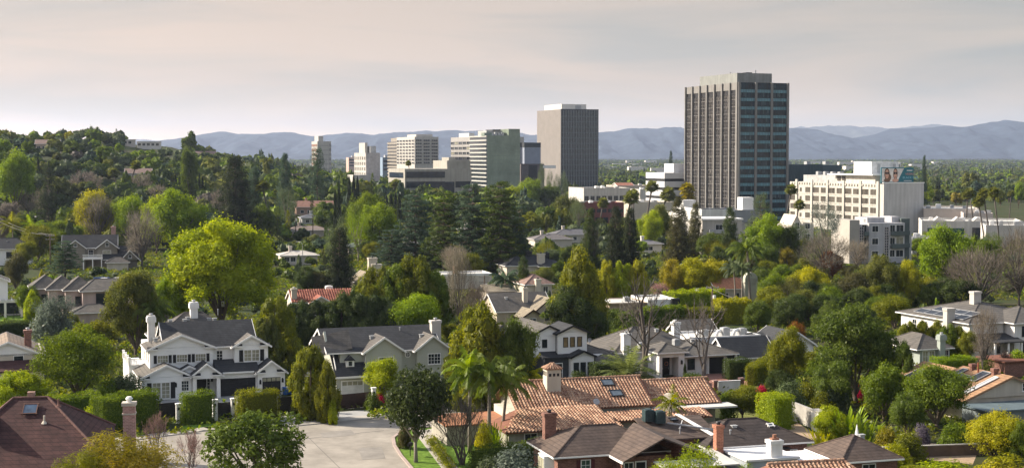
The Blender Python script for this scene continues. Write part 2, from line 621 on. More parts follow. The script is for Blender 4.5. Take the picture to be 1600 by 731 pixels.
def p_conifer(seed, tiers=17, per=9, n=70, leaf=0.032, top_r=0.03, droop=0.12, z0=0.06, flat=0.28, power=0.85, gap=0.25, pad=0.12, bark=None):
 """straight trunk with whorls of foliage sprays; flat pads = cedar, dense = redwood"""
 rng = np.random.default_rng(seed)
 C, Rr = [], []
 mb = MB()
 mb.tube([(0, 0, -0.03), (0.006, 0, 0.5), (0, 0.004, 0.97)], [0.03, 0.018, 0.003], 7)
 for t in range(tiers):
  z = z0 + (0.97 - z0) * (t / (tiers - 1)) ** 0.95
  rmax = (0.5 * (1 - (z - z0) / (1 - z0)) ** power + top_r)
  if z < z0 + 0.12:
   rmax *= 0.75
  m = max(3, int(per * (0.45 + rmax)))
  a0 = rng.random() * 6.28
  for j in range(m):
   if rng.random() < gap * 0.5:
    continue
   a = a0 + 6.283 * j / m + rng.normal() * 0.25
   L = rmax * (0.7 + 0.36 * rng.random())
   zz = z + rng.normal() * 0.014
   k = max(1, int(L / (pad * 0.85)))
   tip = None
   for q in range(k):
    f = (q + 1) / k
    x = L * f
    C.append((x * math.cos(a), x * math.sin(a), zz - droop * f * f * L * 1.2 + 0.02))
    Rr.append(pad * (0.62 + 0.3 * rng.random()) * (1.05 - 0.35 * f if k > 1 else 1))
   mb.tube([(0, 0, zz - 0.02), (L * 0.8 * math.cos(a), L * 0.8 * math.sin(a), zz - droop * 0.5 * L)], [0.007, 0.002], 4, cap=False)
 C = np.array(C)
 Q, V = clumps(C, np.array(Rr), n, leaf, rng, 0.3, (1, 1, flat), shell=0.25, up=0.7, vamp=0.6)
 return proto(quads('crown', Q, LEAF, V), mb.mesh('trunk', bark or BARK, True))

def branch_tree(rng, mb, p, d, L, r, depth, ends, up=0.12, spread=0.55, kids=3, seg=5, wig=0.12, segs=None):
 pts, rs = [p], [r]
 q = p.copy()
 dd = d.copy()
 for i in range(3):
  dd = (dd + Vector((rng.normal() * wig, rng.normal() * wig, rng.normal() * wig * 0.7 + up * 0.3))).normalized()
  q = q + dd * (L / 3)
  pts.append(q.copy())
  rs.append(r * (1 - 0.16 * (i + 1)))
 mb.tube(pts, rs, seg, cap=False)
 if segs is not None:
  for i in range(3):
   segs.append((pts[i], pts[i + 1], depth))
 if depth == 0:
  ends.append((q, dd))
  return
 for k in range(kids):
  ax = Vector((rng.normal(), rng.normal(), rng.normal() * 0.6 + up))
  nd = (dd * (1.0 if k == 0 else 0.75) + ax.normalized() * spread * (0.55 if k == 0 else 1.0)).normalized()
  at = pts[3] if k == 0 else pts[2 + (k % 2)]
  branch_tree(rng, mb, at.copy(), nd, L * (0.68 + 0.18 * rng.random()), r * (0.6 if k == 0 else 0.48), depth - 1, ends, up, spread, kids, max(3, seg - 1), wig, segs)

def fit_unit(mbs, Q=None):
 """scale the shapes to 1 high and 1 wide"""
 A = np.concatenate([np.array(m.v, float) for m in mbs if m.v] + ([Q.reshape(-1, 3)] if Q is not None else []))
 zt = np.percentile(A[:, 2], 99.9)
 w = max(np.percentile(np.abs(A[:, 0]), 99.5), np.percentile(np.abs(A[:, 1]), 99.5)) * 2
 for m in mbs:
  m.v = [(x / w, y / w, z / zt) for x, y, z in m.v]
 if Q is not None:
  Q /= np.array([w, w, zt])
 return Q

def p_bare(seed, depth=4, kids=3, r=0.05, L=0.34, twig=700, up=0.16, spread=0.7, bark=None, stems=1, first=0.3):
 """leafless tree: trunk and limbs, and a separate mesh of fine twigs"""
 rng = np.random.default_rng(seed)
 mb = MB()
 ends, segs = [], []
 for s in range(stems):
  d = Vector((rng.normal() * 0.12 * stems, rng.normal() * 0.12 * stems, 1)).normalized()
  mb.tube([(0.01 * s, 0.008 * s, -0.04), tuple(Vector((0.01 * s, 0.008 * s, 0)) + d * first)], [r * 1.25, r * 0.95], 7)
  base = Vector((0.01 * s, 0.008 * s, 0)) + d * first
  for k in range(3):
   ax = Vector((rng.normal(), rng.normal(), 0.1))
   branch_tree(rng, mb, base - d * (0.05 * k), (d + ax.normalized() * (0.25 if k == 0 else 0.75)).normalized(), L, r * (0.8 if k == 0 else 0.55), depth - 1, ends, up, spread, kids, 5, 0.13, segs)
 # twigs
 P, Dd = [], []
 fine = [s for s in segs if s[2] <= 1]
 for i in range(twig):
  a, b, _ = fine[rng.integers(0, len(fine))]
  f = rng.random()
  P.append(a.lerp(b, f))
  Dd.append((b - a).normalized() + Vector((rng.normal() * 0.6, rng.normal() * 0.6, rng.normal() * 0.5 + 0.25)))
 P = np.array([tuple(p) for p in P])
 D = unit(np.array([tuple(d) for d in Dd]))
 Lt = 0.07 * (0.5 + rng.random((twig, 1)))
 N = unit(np.cross(D, rng.normal(size=(twig, 3))))
 w = 0.0022
 Q = np.stack([P - N * w, P + N * w, P + D * Lt + N * w * 0.4, P + D * Lt - N * w * 0.4], 1)
 Q = fit_unit([mb], Q)
 return proto(quads('twigs', Q, LEAF, rng.random(len(Q))), mb.mesh('trunk', bark or BARK_GREY, True))

def p_twiggy(seed, n=2600, bark=None, w=0.003):
 """a leafless crown so fine that it reads as a brown veil"""
 rng = np.random.default_rng(seed)
 p = p_broad(seed, nc=26, n=10, cr=0.16)
 C = env_points(rng, 30, lambda z: 0.42 * math.sqrt(max(0, 1 - (2 * z - 1) ** 2)), 0.3)
 C[:, 2] = 0.3 + C[:, 2] * 0.66
 mb = MB()
 limbs(mb, C, 0.22, 0.026, rng)
 idx = rng.integers(0, len(C), n)
 org = np.array([0, 0, 0.2])
 P = C[idx] + rng.normal(size=(n, 3)) * np.array([0.075, 0.075, 0.07])
 D = unit((P - org) + rng.normal(size=(n, 3)) * 0.25)
 N = unit(np.cross(D, rng.normal(size=(n, 3))))
 L = 0.07 + 0.07 * rng.random((n, 1))
 Q = np.stack([P - N * w, P + N * w, P + D * L + N * w * 0.3, P + D * L - N * w * 0.3], 1)
 return proto(quads('twigs', Q, LEAF, rng.random(n)), mb.mesh('trunk', bark or BARK_GREY, True))

def frond(rng, base, az, el, L, droop, nl, lw, ll, hang=0.6, curve=8):
 """a feather frond: arching midrib with leaflets; returns quads"""
 Q = []
 pts = []
 d = Vector((math.cos(az) * math.cos(el), math.sin(az) * math.cos(el), math.sin(el)))
 p = Vector(base)
 for i in range(curve + 1):
  pts.append(p.copy())
  p = p + d * (L / curve)
  d = (d + Vector((0, 0, -droop / curve * (0.6 + i / curve)))).normalized()
 side = Vector((-math.sin(az), math.cos(az), 0))
 for i in range(curve):
  a, b = pts[i], pts[i + 1]
  w = side * (0.012 * (1 - i / curve) + 0.003) * L
  Q.append([a - w, a + w, b + w * 0.8, b - w * 0.8])
 for k in range(nl):
  f = 0.14 + 0.86 * (k + 0.5) / nl
  i = min(int(f * curve), curve - 1)
  q = pts[i].lerp(pts[i + 1], f * curve - i)
  tan = (pts[i + 1] - pts[i]).normalized()
  l = ll * (math.sin(math.pi * (0.12 + 0.8 * f)) ** 0.6) * (0.85 + 0.3 * rng.random())
  for sg in (-1, 1):
   dd = (side * sg + tan * 0.55 + Vector((0, 0, -hang + 0.25 * rng.normal()))).normalized()
   w = tan * lw * 0.5
   tip = q + dd * l
   Q.append([q - w, q + w, tip + w * 0.25, tip - w * 0.25])
 return Q

def p_feather(seed, nf=16, L=0.55, zc=0.8, droop=1.1, nl=22, lw=0.02, ll=0.13, hang=0.7, trunk_r=0.02, ratio=1.0, el0=1.2, el1=-0.2, bark=None, stems=1, dead=0):
 """palm with arching feather fronds (x,y in crown widths; z in heights, ratio = width/height)"""
 rng = np.random.default_rng(seed)
 Q, V = [], []
 mb = MB()
 for s in range(stems):
  bx, by = (0, 0) if stems == 1 else (0.25 * math.cos(s * 2.3), 0.25 * math.sin(s * 2.3))
  zz = zc * (1 - 0.13 * s) / ratio
  lean = Vector((rng.normal() * 0.03, rng.normal() * 0.03, 0))
  top = Vector((bx, by, zz)) + lean * 2
  mb.tube([(bx, by, -0.03 / ratio), tuple(Vector((bx, by, zz * 0.5)) + lean), tuple(top)], [trunk_r * 1.3, trunk_r, trunk_r * 0.9], 8)
  for i in range(nf):
   f = i / (nf - 1)
   az = i * 2.39996 + rng.normal() * 0.15
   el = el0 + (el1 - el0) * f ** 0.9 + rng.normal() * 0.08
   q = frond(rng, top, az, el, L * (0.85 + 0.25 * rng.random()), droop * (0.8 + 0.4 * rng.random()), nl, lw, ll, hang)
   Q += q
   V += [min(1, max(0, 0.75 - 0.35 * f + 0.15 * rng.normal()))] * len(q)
 Q = np.array([[tuple(p) for p in q] for q in Q])
 Q[:, :, 2] *= ratio
 mb.v = [(x, y, z * ratio) for x, y, z in mb.v]
 return proto(quads('fronds', Q, LEAF, np.array(V)), mb.mesh('trunk', bark or BARK_PALE, True))

def p_fan(seed, nf=34, ratio=0.25, skirt=True, r=0.42, trunk_r=0.07, zc=None, nb=11):
 """tall fan palm: x,y in crown widths, z in heights; ratio = crown width / height"""
 rng = np.random.default_rng(seed)
 zc = (1 - 0.42 * ratio) if zc is None else zc
 Zc = zc / ratio
 lean = Vector((rng.normal() * 0.22, rng.normal() * 0.22, 0))
 top = Vector((lean.x, lean.y, Zc))
 mb = MB()
 mb.tube([(0, 0, -0.02 / ratio), tuple(Vector((0, 0, Zc * 0.35)) + lean * 0.15), tuple(Vector((0, 0, Zc * 0.7)) + lean * 0.6), tuple(top)],
   [trunk_r * 1.35, trunk_r, trunk_r * 0.9, trunk_r * 0.95], 8)
 def fans(n, e0, e1, rad, Q, V, vv, dry):
  for i in range(n):
   az = i * 2.39996 + rng.normal() * 0.2
   f = (i + 0.5) / n
   el = e0 + (e1 - e0) * f + rng.normal() * 0.1
   d = Vector((math.cos(az) * math.cos(el), math.sin(az) * math.cos(el), math.sin(el)))
   side = Vector((-math.sin(az), math.cos(az), 0))
   nrm = d.cross(side)
   pet = rad * (0.45 if not dry else 0.3)
   a = top + d * 0.04
   c = top + d * pet
   w = side * 0.012
   Q.append([a - w, a + w, c + w, c - w])
   V.append(vv)
   for b in range(nb):
    t = (b / (nb - 1) - 0.5) * 3.0
    dd = (d * math.cos(t) + side * math.sin(t) + Vector((0, 0, -0.18 - 0.2 * abs(t)))).normalized()
    l = rad * 0.62 * (1 - 0.12 * abs(t)) * (0.85 + 0.3 * rng.random())
    ww = (side * math.cos(t) - d * math.sin(t)) * rad * 0.075
    m = c + dd * l * 0.55
    tip = c + dd * l + Vector((0, 0, -0.08 * rad))
    Q.append([c - ww * 0.3, m + ww, tip, m - ww])
    V.append(min(1, max(0, vv + 0.15 * rng.normal())))
 Q, V = [], []
 fans(nf, 1.45, -0.55, r, Q, V, 0.55, False)
 Q = np.array([[tuple(p) for p in q] for q in Q])
 Q[:, :, 2] *= ratio
 ex = None
 if skirt:
  S, W = [], []
  fans(18, -0.7, -1.35, r * 0.75, S, W, 0.4, True)
  mb2 = MB()
  for q in S:
   mb2.add(q, [(0, 1, 2, 3)])
  mb2.v = [(x, y, z * ratio) for x, y, z in mb2.v]
  ex = mb2.mesh('dead_fronds', DEAD)
 mb.v = [(x, y, z * ratio) for x, y, z in mb.v]
 return proto(quads('fronds', Q, LEAF, np.array(V)), mb.mesh('trunk', BARK_GREY, True), ex)

def p_paddle(seed, n=130, ratio=1.0):
 """clump of big upright paddle leaves (banana-like)"""
 rng = np.random.default_rng(seed)
 Q, V = [], []
 for i in range(n):
  az = rng.random() * 6.283
  r0 = 0.22 * math.sqrt(rng.random())
  el = 1.35 - 0.75 * rng.random() ** 1.3
  d = Vector((math.cos(az) * math.cos(el), math.sin(az) * math.cos(el), math.sin(el)))
  side = Vector((-math.sin(az), math.cos(az), 0))
  p = Vector((r0 * math.cos(az), r0 * math.sin(az), 0))
  stem = 0.12 + 0.6 * rng.random()
  c = p + d * stem
  w = side * 0.008
  Q.append([p - w, p + w, c + w, c - w])
  V.append(0.4)
  L = 0.14 + 0.12 * rng.random()
  k = 5
  q = c
  dd = d
  vv = 0.35 + 0.6 * rng.random()
  for j in range(k):
   f0, f1 = j / k, (j + 1) / k
   wa = side * 0.027 * math.sin(math.pi * min(1, 0.12 + f0 * 0.88)) ** 0.6
   wb = side * 0.027 * max(0.02, math.sin(math.pi * min(1, 0.12 + f1 * 0.88))) ** 0.6
   nq = q + dd * (L / k)
   Q.append([q - wa, q + wa, nq + wb, nq - wb])
   V.append(vv)
   q = nq
   dd = (dd + Vector((0, 0, -0.16))).normalized()
 Q = np.array([[tuple(p) for p in q] for q in Q])
 Q[:, :, 2] /= Q[:, :, 2].max()
 return proto(quads('leaves', Q, LEAF_GLOSSY, np.array(V)))

def p_shrub(seed, n=300, nc=20, leaf=0.06, cr=0.22, leafm=None, aspect=0.6):
 rng = np.random.default_rng(seed)
 d = unit(rng.normal(size=(nc, 3)))
 d[:, 2] = np.abs(d[:, 2])
 q = 0.5 + 0.5 * rng.random((nc, 1)) ** 0.5
 C = d * q * np.array([0.5 - cr * 0.7, 0.5 - cr * 0.7, 1 - cr * 1.15]) + np.array([0, 0, cr * 0.35])
 Q, V = clumps(C, cr * (0.7 + 0.5 * rng.random(nc)), n, leaf, rng, aspect, (1, 1, 1.25), vamp=0.6)
 Q[:, :, 2] = np.maximum(Q[:, :, 2], 0.0)
 return proto(quads('shrub', Q, leafm or LEAF, V))

def single(p, bark):
 """far copies: trunk and crown in one mesh"""
 return p

PROTO = {}
def protos():
 P = PROTO
 P['broad'] = [p_broad(s, leaf=0.027, n=560, core=0.5, z0=0.14) for s in (1, 2, 3, 4)]
 P['lobed'] = [p_broad(s, lobes=5, nc=44, cr=0.14, leaf=0.025, n=480, z0=0.1, core=0.5) for s in (11, 12, 13)]
 P['great'] = [p_broad(s, lobes=7, nc=130, cr=0.105, leaf=0.02, n=420, z0=0.04, squash=0.75, core=0.5) for s in (15,)]
 P['oak'] = [p_broad(s, nc=70, cr=0.115, leaf=0.024, n=420, z0=0.1, squash=0.7, lobes=4, open_=0.1, core=0.4) for s in (21, 22)]
 P['airy'] = [p_broad(s, nc=34, cr=0.12, leaf=0.026, n=170, z0=0.2, squash=1.1, lobes=4, open_=0.25, aspect=0.35, bark=BARK_PALE) for s in (31, 32)]
 P['magnolia'] = [p_broad(s, nc=52, cr=0.12, leaf=0.05, n=120, z0=0.24, squash=0.85, leafm=LEAF_GLOSSY, aspect=0.5, bark=BARK_PALE, up=0.6) for s in (41,)]
 P['rubber'] = [p_broad(s, nc=50, cr=0.11, leaf=0.045, n=150, z0=0.12, squash=0.8, leafm=LEAF_GLOSSY, aspect=0.52, lobes=6, open_=0.35, up=0.7) for s in (45,)]
 P['ball'] = [p_broad(s, nc=80, cr=0.12, leaf=0.022, n=330, z0=0.1, squash=0.9) for s in (51, 52)]
 P['column'] = [p_column(s) for s in (61, 62, 63)]
 P['flames'] = [p_column(s, nc=95, n=330, cr=0.1, cz=1.05, leaf=0.024, point=1.4) for s in (65, 66)]
 P['cypress'] = [p_cypress(s) for s in (71, 72)]
 P['cedar'] = [p_conifer(s, tiers=13, per=11, n=95, droop=0.25, flat=0.22, z0=0.2, power=0.6, gap=0.5, pad=0.13, top_r=0.06) for s in (81, 82, 83)]
 P['redwood'] = [p_conifer(s, tiers=22, per=12, n=75, droop=0.3, flat=0.6, z0=0.04, power=0.8, gap=0.2, pad=0.12) for s in (85, 86)]
 P['pine'] = [p_conifer(s, tiers=12, per=9, n=90, droop=0.0, flat=0.7, z0=0.22, power=0.55, gap=0.45, pad=0.14, top_r=0.08) for s in (88, 89)]
 P['bare'] = [p_bare(s) for s in (91, 92)]
 P['bare_stems'] = [p_bare(s, stems=3, twig=2600, first=0.2, r=0.026, spread=0.6, up=0.25) for s in (95,)]
 P['twiggy'] = [p_twiggy(s) for s in (97, 98)]
 P['date'] = [p_feather(s, nf=44, zc=0.3, L=0.52, droop=1.3, nl=26, ratio=1.3, ll=0.11, hang=0.25, lw=0.014, trunk_r=0.03, el0=1.4, el1=-0.15, stems=1) for s in (118,)]
 P['paddle'] = [p_paddle(s) for s in (121, 122)]
 P['shrub'] = [p_shrub(s) for s in (131, 132, 133)]
 P['fine_shrub'] = [p_shrub(s, leaf=0.04, n=620, aspect=0.25, nc=26, cr=0.17) for s in (135,)]
 P['twig_shrub'] = [p_twiggy(s, n=1800, w=0.005) for s in (137,)]
 # the same kinds with far fewer, larger leaves for trees that are only a few pixels tall
 P['far_broad'] = [p_broad(s, nc=24, cr=0.18, leaf=0.05, n=110, z0=0.08, core=0.8) for s in (201, 202, 203, 204)]
 P['far_lobed'] = [p_broad(s, nc=28, cr=0.16, leaf=0.05, n=100, lobes=5, z0=0.06, core=0.8) for s in (205, 206, 207)]
 P['far_conifer'] = [p_conifer(s, tiers=11, per=8, n=22, leaf=0.075, droop=0.2, flat=0.6, z0=0.06, power=0.8, gap=0.3, pad=0.15) for s in (211, 212)]
 P['far_airy'] = [p_broad(s, nc=20, cr=0.16, leaf=0.045, n=80, z0=0.1, squash=1.2, lobes=3, open_=0.15, core=0.6) for s in (215, 216)]
 P['far_twiggy'] = [p_twiggy(s, n=1500, w=0.007) for s in (221,)]
 P['far_shrub'] = [p_shrub(s, n=90, nc=12, leaf=0.13, cr=0.3) for s in (225, 226)]

LEAFC = {  # leaf colours
 'lime': (0.25, 0.31, 0.009), 'bright': (0.165, 0.24, 0.011), 'green': (0.115, 0.165, 0.015), 'mid': (0.088, 0.125, 0.019),
 'dark': (0.052, 0.076, 0.019), 'deep': (0.027, 0.038, 0.016), 'olive': (0.115, 0.13, 0.026), 'dusty': (0.10, 0.13, 0.06),
 'silver': (0.115, 0.14, 0.115), 'gold': (0.24, 0.21, 0.02), 'yellow': (0.30, 0.30, 0.011), 'moss': (0.15, 0.165, 0.012),
 'rust': (0.16, 0.075, 0.03), 'twig': (0.135, 0.12, 0.098), 'paletwig': (0.2, 0.17, 0.13), 'pinktwig': (0.2, 0.13, 0.115), 'bluegreen': (0.055, 0.088, 0.052),
 'red': (0.42, 0.012, 0.05), 'browngreen': (0.075, 0.075, 0.025), 'orange': (0.22, 0.1, 0.02),
}
KIND_NAME = {
 'broad': ('broadleaf_tree', 'tree'), 'lobed': ('broadleaf_tree', 'tree'), 'great': ('shade_tree', 'tree'), 'oak': ('oak_tree', 'tree'), 'airy': ('eucalyptus_tree', 'tree'),
 'magnolia': ('magnolia_tree', 'tree'), 'rubber': ('large_leaved_tree', 'tree'), 'ball': ('clipped_tree', 'tree'), 'column': ('columnar_tree', 'tree'), 'flames': ('columnar_tree', 'tree'),
 'cypress': ('cypress_tree', 'cypress'), 'cedar': ('cedar_tree', 'conifer'), 'redwood': ('conifer_tree', 'conifer'), 'pine': ('pine_tree', 'conifer'),
 'bare': ('bare_tree', 'bare tree'), 'bare_stems': ('bare_tree', 'bare tree'), 'twiggy': ('bare_tree', 'bare tree'), 'fan': ('fan_palm', 'palm tree'), 'fan_bare': ('fan_palm', 'palm tree'),
 'feather': ('feather_palm', 'palm tree'), 'feather_tall': ('feather_palm', 'palm tree'), 'date': ('date_palm', 'palm tree'), 'paddle': ('banana_plant', 'plant'),
 'shrub': ('shrub', 'shrub'), 'fine_shrub': ('shrub', 'shrub'), 'twig_shrub': ('bare_shrub', 'shrub'),
 'far_broad': ('broadleaf_tree', 'tree'), 'far_lobed': ('broadleaf_tree', 'tree'), 'far_conifer': ('conifer_tree', 'conifer'), 'far_airy': ('eucalyptus_tree', 'tree'),
 'far_twiggy': ('bare_tree', 'bare tree'), 'far_shrub': ('shrub', 'shrub'),
}
PALMS = {
 'fan': lambda s, r: p_fan(101 + s, nf=40, ratio=r, trunk_r=0.045),
 'fan_bare': lambda s, r: p_fan(105 + s, skirt=False, nf=34, ratio=r, trunk_r=0.045),
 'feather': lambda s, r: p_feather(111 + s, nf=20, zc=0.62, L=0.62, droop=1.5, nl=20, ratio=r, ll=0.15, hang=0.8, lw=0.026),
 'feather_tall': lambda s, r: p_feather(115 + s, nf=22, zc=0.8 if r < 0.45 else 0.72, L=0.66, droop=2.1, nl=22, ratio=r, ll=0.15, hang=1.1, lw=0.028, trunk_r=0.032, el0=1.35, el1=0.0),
}
prng = random.Random(7)
TREES = []
def plant(kind, loc, w, h, col, label, group=None, v=None, rz=None, seed=None):
 if kind in PALMS:
  key = (kind, (prng.randrange(99) if v is None else v) % 3, max(0.08, round(w / h, 1 if w / h > 0.3 else 2)))
  if key not in PROTO:
   PROTO[key] = PALMS[kind](key[1], key[2])
  p = PROTO[key]
 else:
  p = PROTO[kind][(prng.randrange(99) if v is None else v) % len(PROTO[kind])]
 name, cat = KIND_NAME[kind]
 c = LEAFC[col] if isinstance(col, str) else col
 j = 1 + 0.12 * (prng.random() - 0.5)
 c = (c[0] * j, c[1] * j * (1 + 0.06 * (prng.random() - 0.5)), c[2], 1)
 rz = prng.random() * 6.28 if rz is None else rz
 if p.trunk is None:
  o = link(name, p.crown)
  o.location = loc
  o.rotation_euler.z = rz
 else:
  o = empty(name, loc, rz)
  link('trunk', p.trunk, o)
  cn = 'twigs' if 'bare' in name else ('fronds' if 'palm' in name else 'crown')
  link(cn, p.crown, o).color = c
  if p.extra:
   link('dead_fronds', p.extra, o)
 o.color = c
 o.scale = (w, w, h)
 tag(o, label, cat, group)
 TREES.append(o)
 return o

def tree(kind, px, top, base, w, col, label, group=None, v=None, rz=None, dz=0.0):
 """a plant that stands where the photograph shows its foot; sizes in photograph pixels at that distance"""
 p = G(px, base)
 d = p.y
 return plant(kind, (p.x, p.y, p.z - 0.05 + dz), w * d / FPX, (base - top) * d / FPX, col, label, group, v, rz)

def hedge(a, b, wid, hgt, col, label, group=None, dens=70, leaf=0.16, hgt2=None, round_=0.12, z=0.0, name='hedge'):
 """clipped hedge between two ground points (metres): leafy shell over a leafy core"""
 a, b = Vector((a[0], a[1], z)), Vector((b[0], b[1], z))
 L = (b - a).length
 rz = math.atan2(b.y - a.y, b.x - a.x)
 rng = np.random.default_rng(int(abs(a.x * 131 + a.y * 17 + L * 7)) + 5)
 hgt2 = hgt if hgt2 is None else hgt2
 areas = [L * wid, L * hgt, L * hgt, wid * hgt, wid * hgt2]
 P, N = [], []
 for k, ar in enumerate(areas):
  n = int(ar * dens)
  u, t = rng.random(n), rng.random(n)
  x = u * L
  top = hgt + (hgt2 - hgt) * u
  if k == 0:
   p = np.stack([x, (t - 0.5) * wid, top], 1); nn = (0, 0, 1)
  elif k in (1, 2):
   s = -1 if k == 1 else 1
   p = np.stack([x, np.full(n, s * wid / 2), t * top], 1); nn = (0, s, 0.25)
  else:
   s = 0 if k == 3 else 1
   p = np.stack([np.full(n, s * L), (u - 0.5) * wid, t * (hgt2 if s else hgt)], 1); nn = (2 * s - 1, 0, 0.25)
  rr = 0.38
  def inset(dd):
   return rr - np.sqrt(np.maximum(0, rr * rr - np.maximum(0, rr - dd) ** 2))
  if k == 0:
   p[:, 2] -= inset(np.minimum(wid / 2 - np.abs(p[:, 1]), np.minimum(p[:, 0], L - p[:, 0])))
  elif k in (1, 2):
   p[:, 1] -= s * inset(top - p[:, 2])
   p[:, 1] -= s * inset(np.minimum(p[:, 0], L - p[:, 0]))
  else:
   p[:, 0] += (1 - 2 * s) * inset((hgt2 if s else hgt) - p[:, 2])
  p[:, 2] += p[:, 2] / hgt * (0.13 * np.sin(p[:, 0] * 1.3 + L) + 0.08 * np.sin(p[:, 0] * 3.1))
  bump = 0.5 + 0.5 * np.sin(p[:, 0:1] * 2.1 + k) * np.sin(p[:, 2:3] * 1.7 + p[:, 1:2] * 2.0)
  nn = np.array(nn, float)
  p = p + nn * (rng.normal(size=(n, 1)) * 0.1 + round_ * 1.8 * (bump - 0.6) - 0.03 + (rng.random((n, 1)) < 0.035) * rng.random((n, 1)) * 0.4)
  P.append(p)
  N.append(nn + rng.normal(size=(n, 3)) * 0.5)
 P, N = np.concatenate(P), np.concatenate(N)
 P[:, 2] = np.maximum(P[:, 2], 0.02)
 Q = rhombi(P, N, leaf, leaf * 0.65, rng)
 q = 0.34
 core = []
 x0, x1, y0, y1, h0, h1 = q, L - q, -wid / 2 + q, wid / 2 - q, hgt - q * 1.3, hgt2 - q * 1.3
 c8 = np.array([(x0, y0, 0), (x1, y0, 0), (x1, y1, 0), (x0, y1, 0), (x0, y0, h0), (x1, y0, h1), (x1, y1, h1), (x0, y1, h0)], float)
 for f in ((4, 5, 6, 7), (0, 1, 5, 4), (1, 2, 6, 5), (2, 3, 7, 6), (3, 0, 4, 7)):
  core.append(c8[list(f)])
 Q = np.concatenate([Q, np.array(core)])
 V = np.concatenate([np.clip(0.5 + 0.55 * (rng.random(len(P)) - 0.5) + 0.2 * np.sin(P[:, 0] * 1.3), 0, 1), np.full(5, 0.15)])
 o = link(name, quads('hedge', Q, LEAF, V))
 o.location = a
 o.rotation_euler.z = rz
 c = LEAFC[col] if isinstance(col, str) else col
 o.color = (*c, 1)
 tag(o, label, 'hedge', group)
 return o
# ------------------------------------------------------------------ building kit
TH = R(20)
WHITE = mat('white_paint', (0.78, 0.77, 0.75), 0.7, 0.025, 0.8, kind='streak')
TRIM = mat('white_trim', (0.8, 0.79, 0.77), 0.6, 0.02, 1.0)
DARKGLASS = glass('dark_window_glass', (0.025, 0.032, 0.038))
PALEGLASS = glass('curtained_window_glass', (0.30, 0.29, 0.22), 0.25)
BLACK = mat('black_paint', (0.018, 0.019, 0.022), 0.5, 0.15, 1.0)
CHAR = mat('charcoal_shingles', (0.043, 0.046, 0.052), 0.9, 0.12, 1.2, kind='shingle', bump=0.4)
GREYSH = mat('grey_shingles', (0.118, 0.11, 0.102), 0.92, 0.12, 1.2, kind='shingle', bump=0.4)
BROWNSH = mat('brown_shingles', (0.105, 0.078, 0.066), 0.92, 0.14, 1.2, kind='shingle', bump=0.4)
WOODSH = mat('weathered_shakes', (0.26, 0.225, 0.17), 0.92, 0.14, 1.2, kind='shingle', bump=0.4)
METAL = mat('galvanised_metal', (0.35, 0.36, 0.37), 0.45, 0.12, 2.0, 0.5)
CONC = mat('concrete', (0.36, 0.345, 0.32), 0.9, 0.1, 0.8, kind='streak')
BRICK = mat('red_brick', (0.17, 0.085, 0.066), 0.9, 0.15, 2.0, kind='brick')

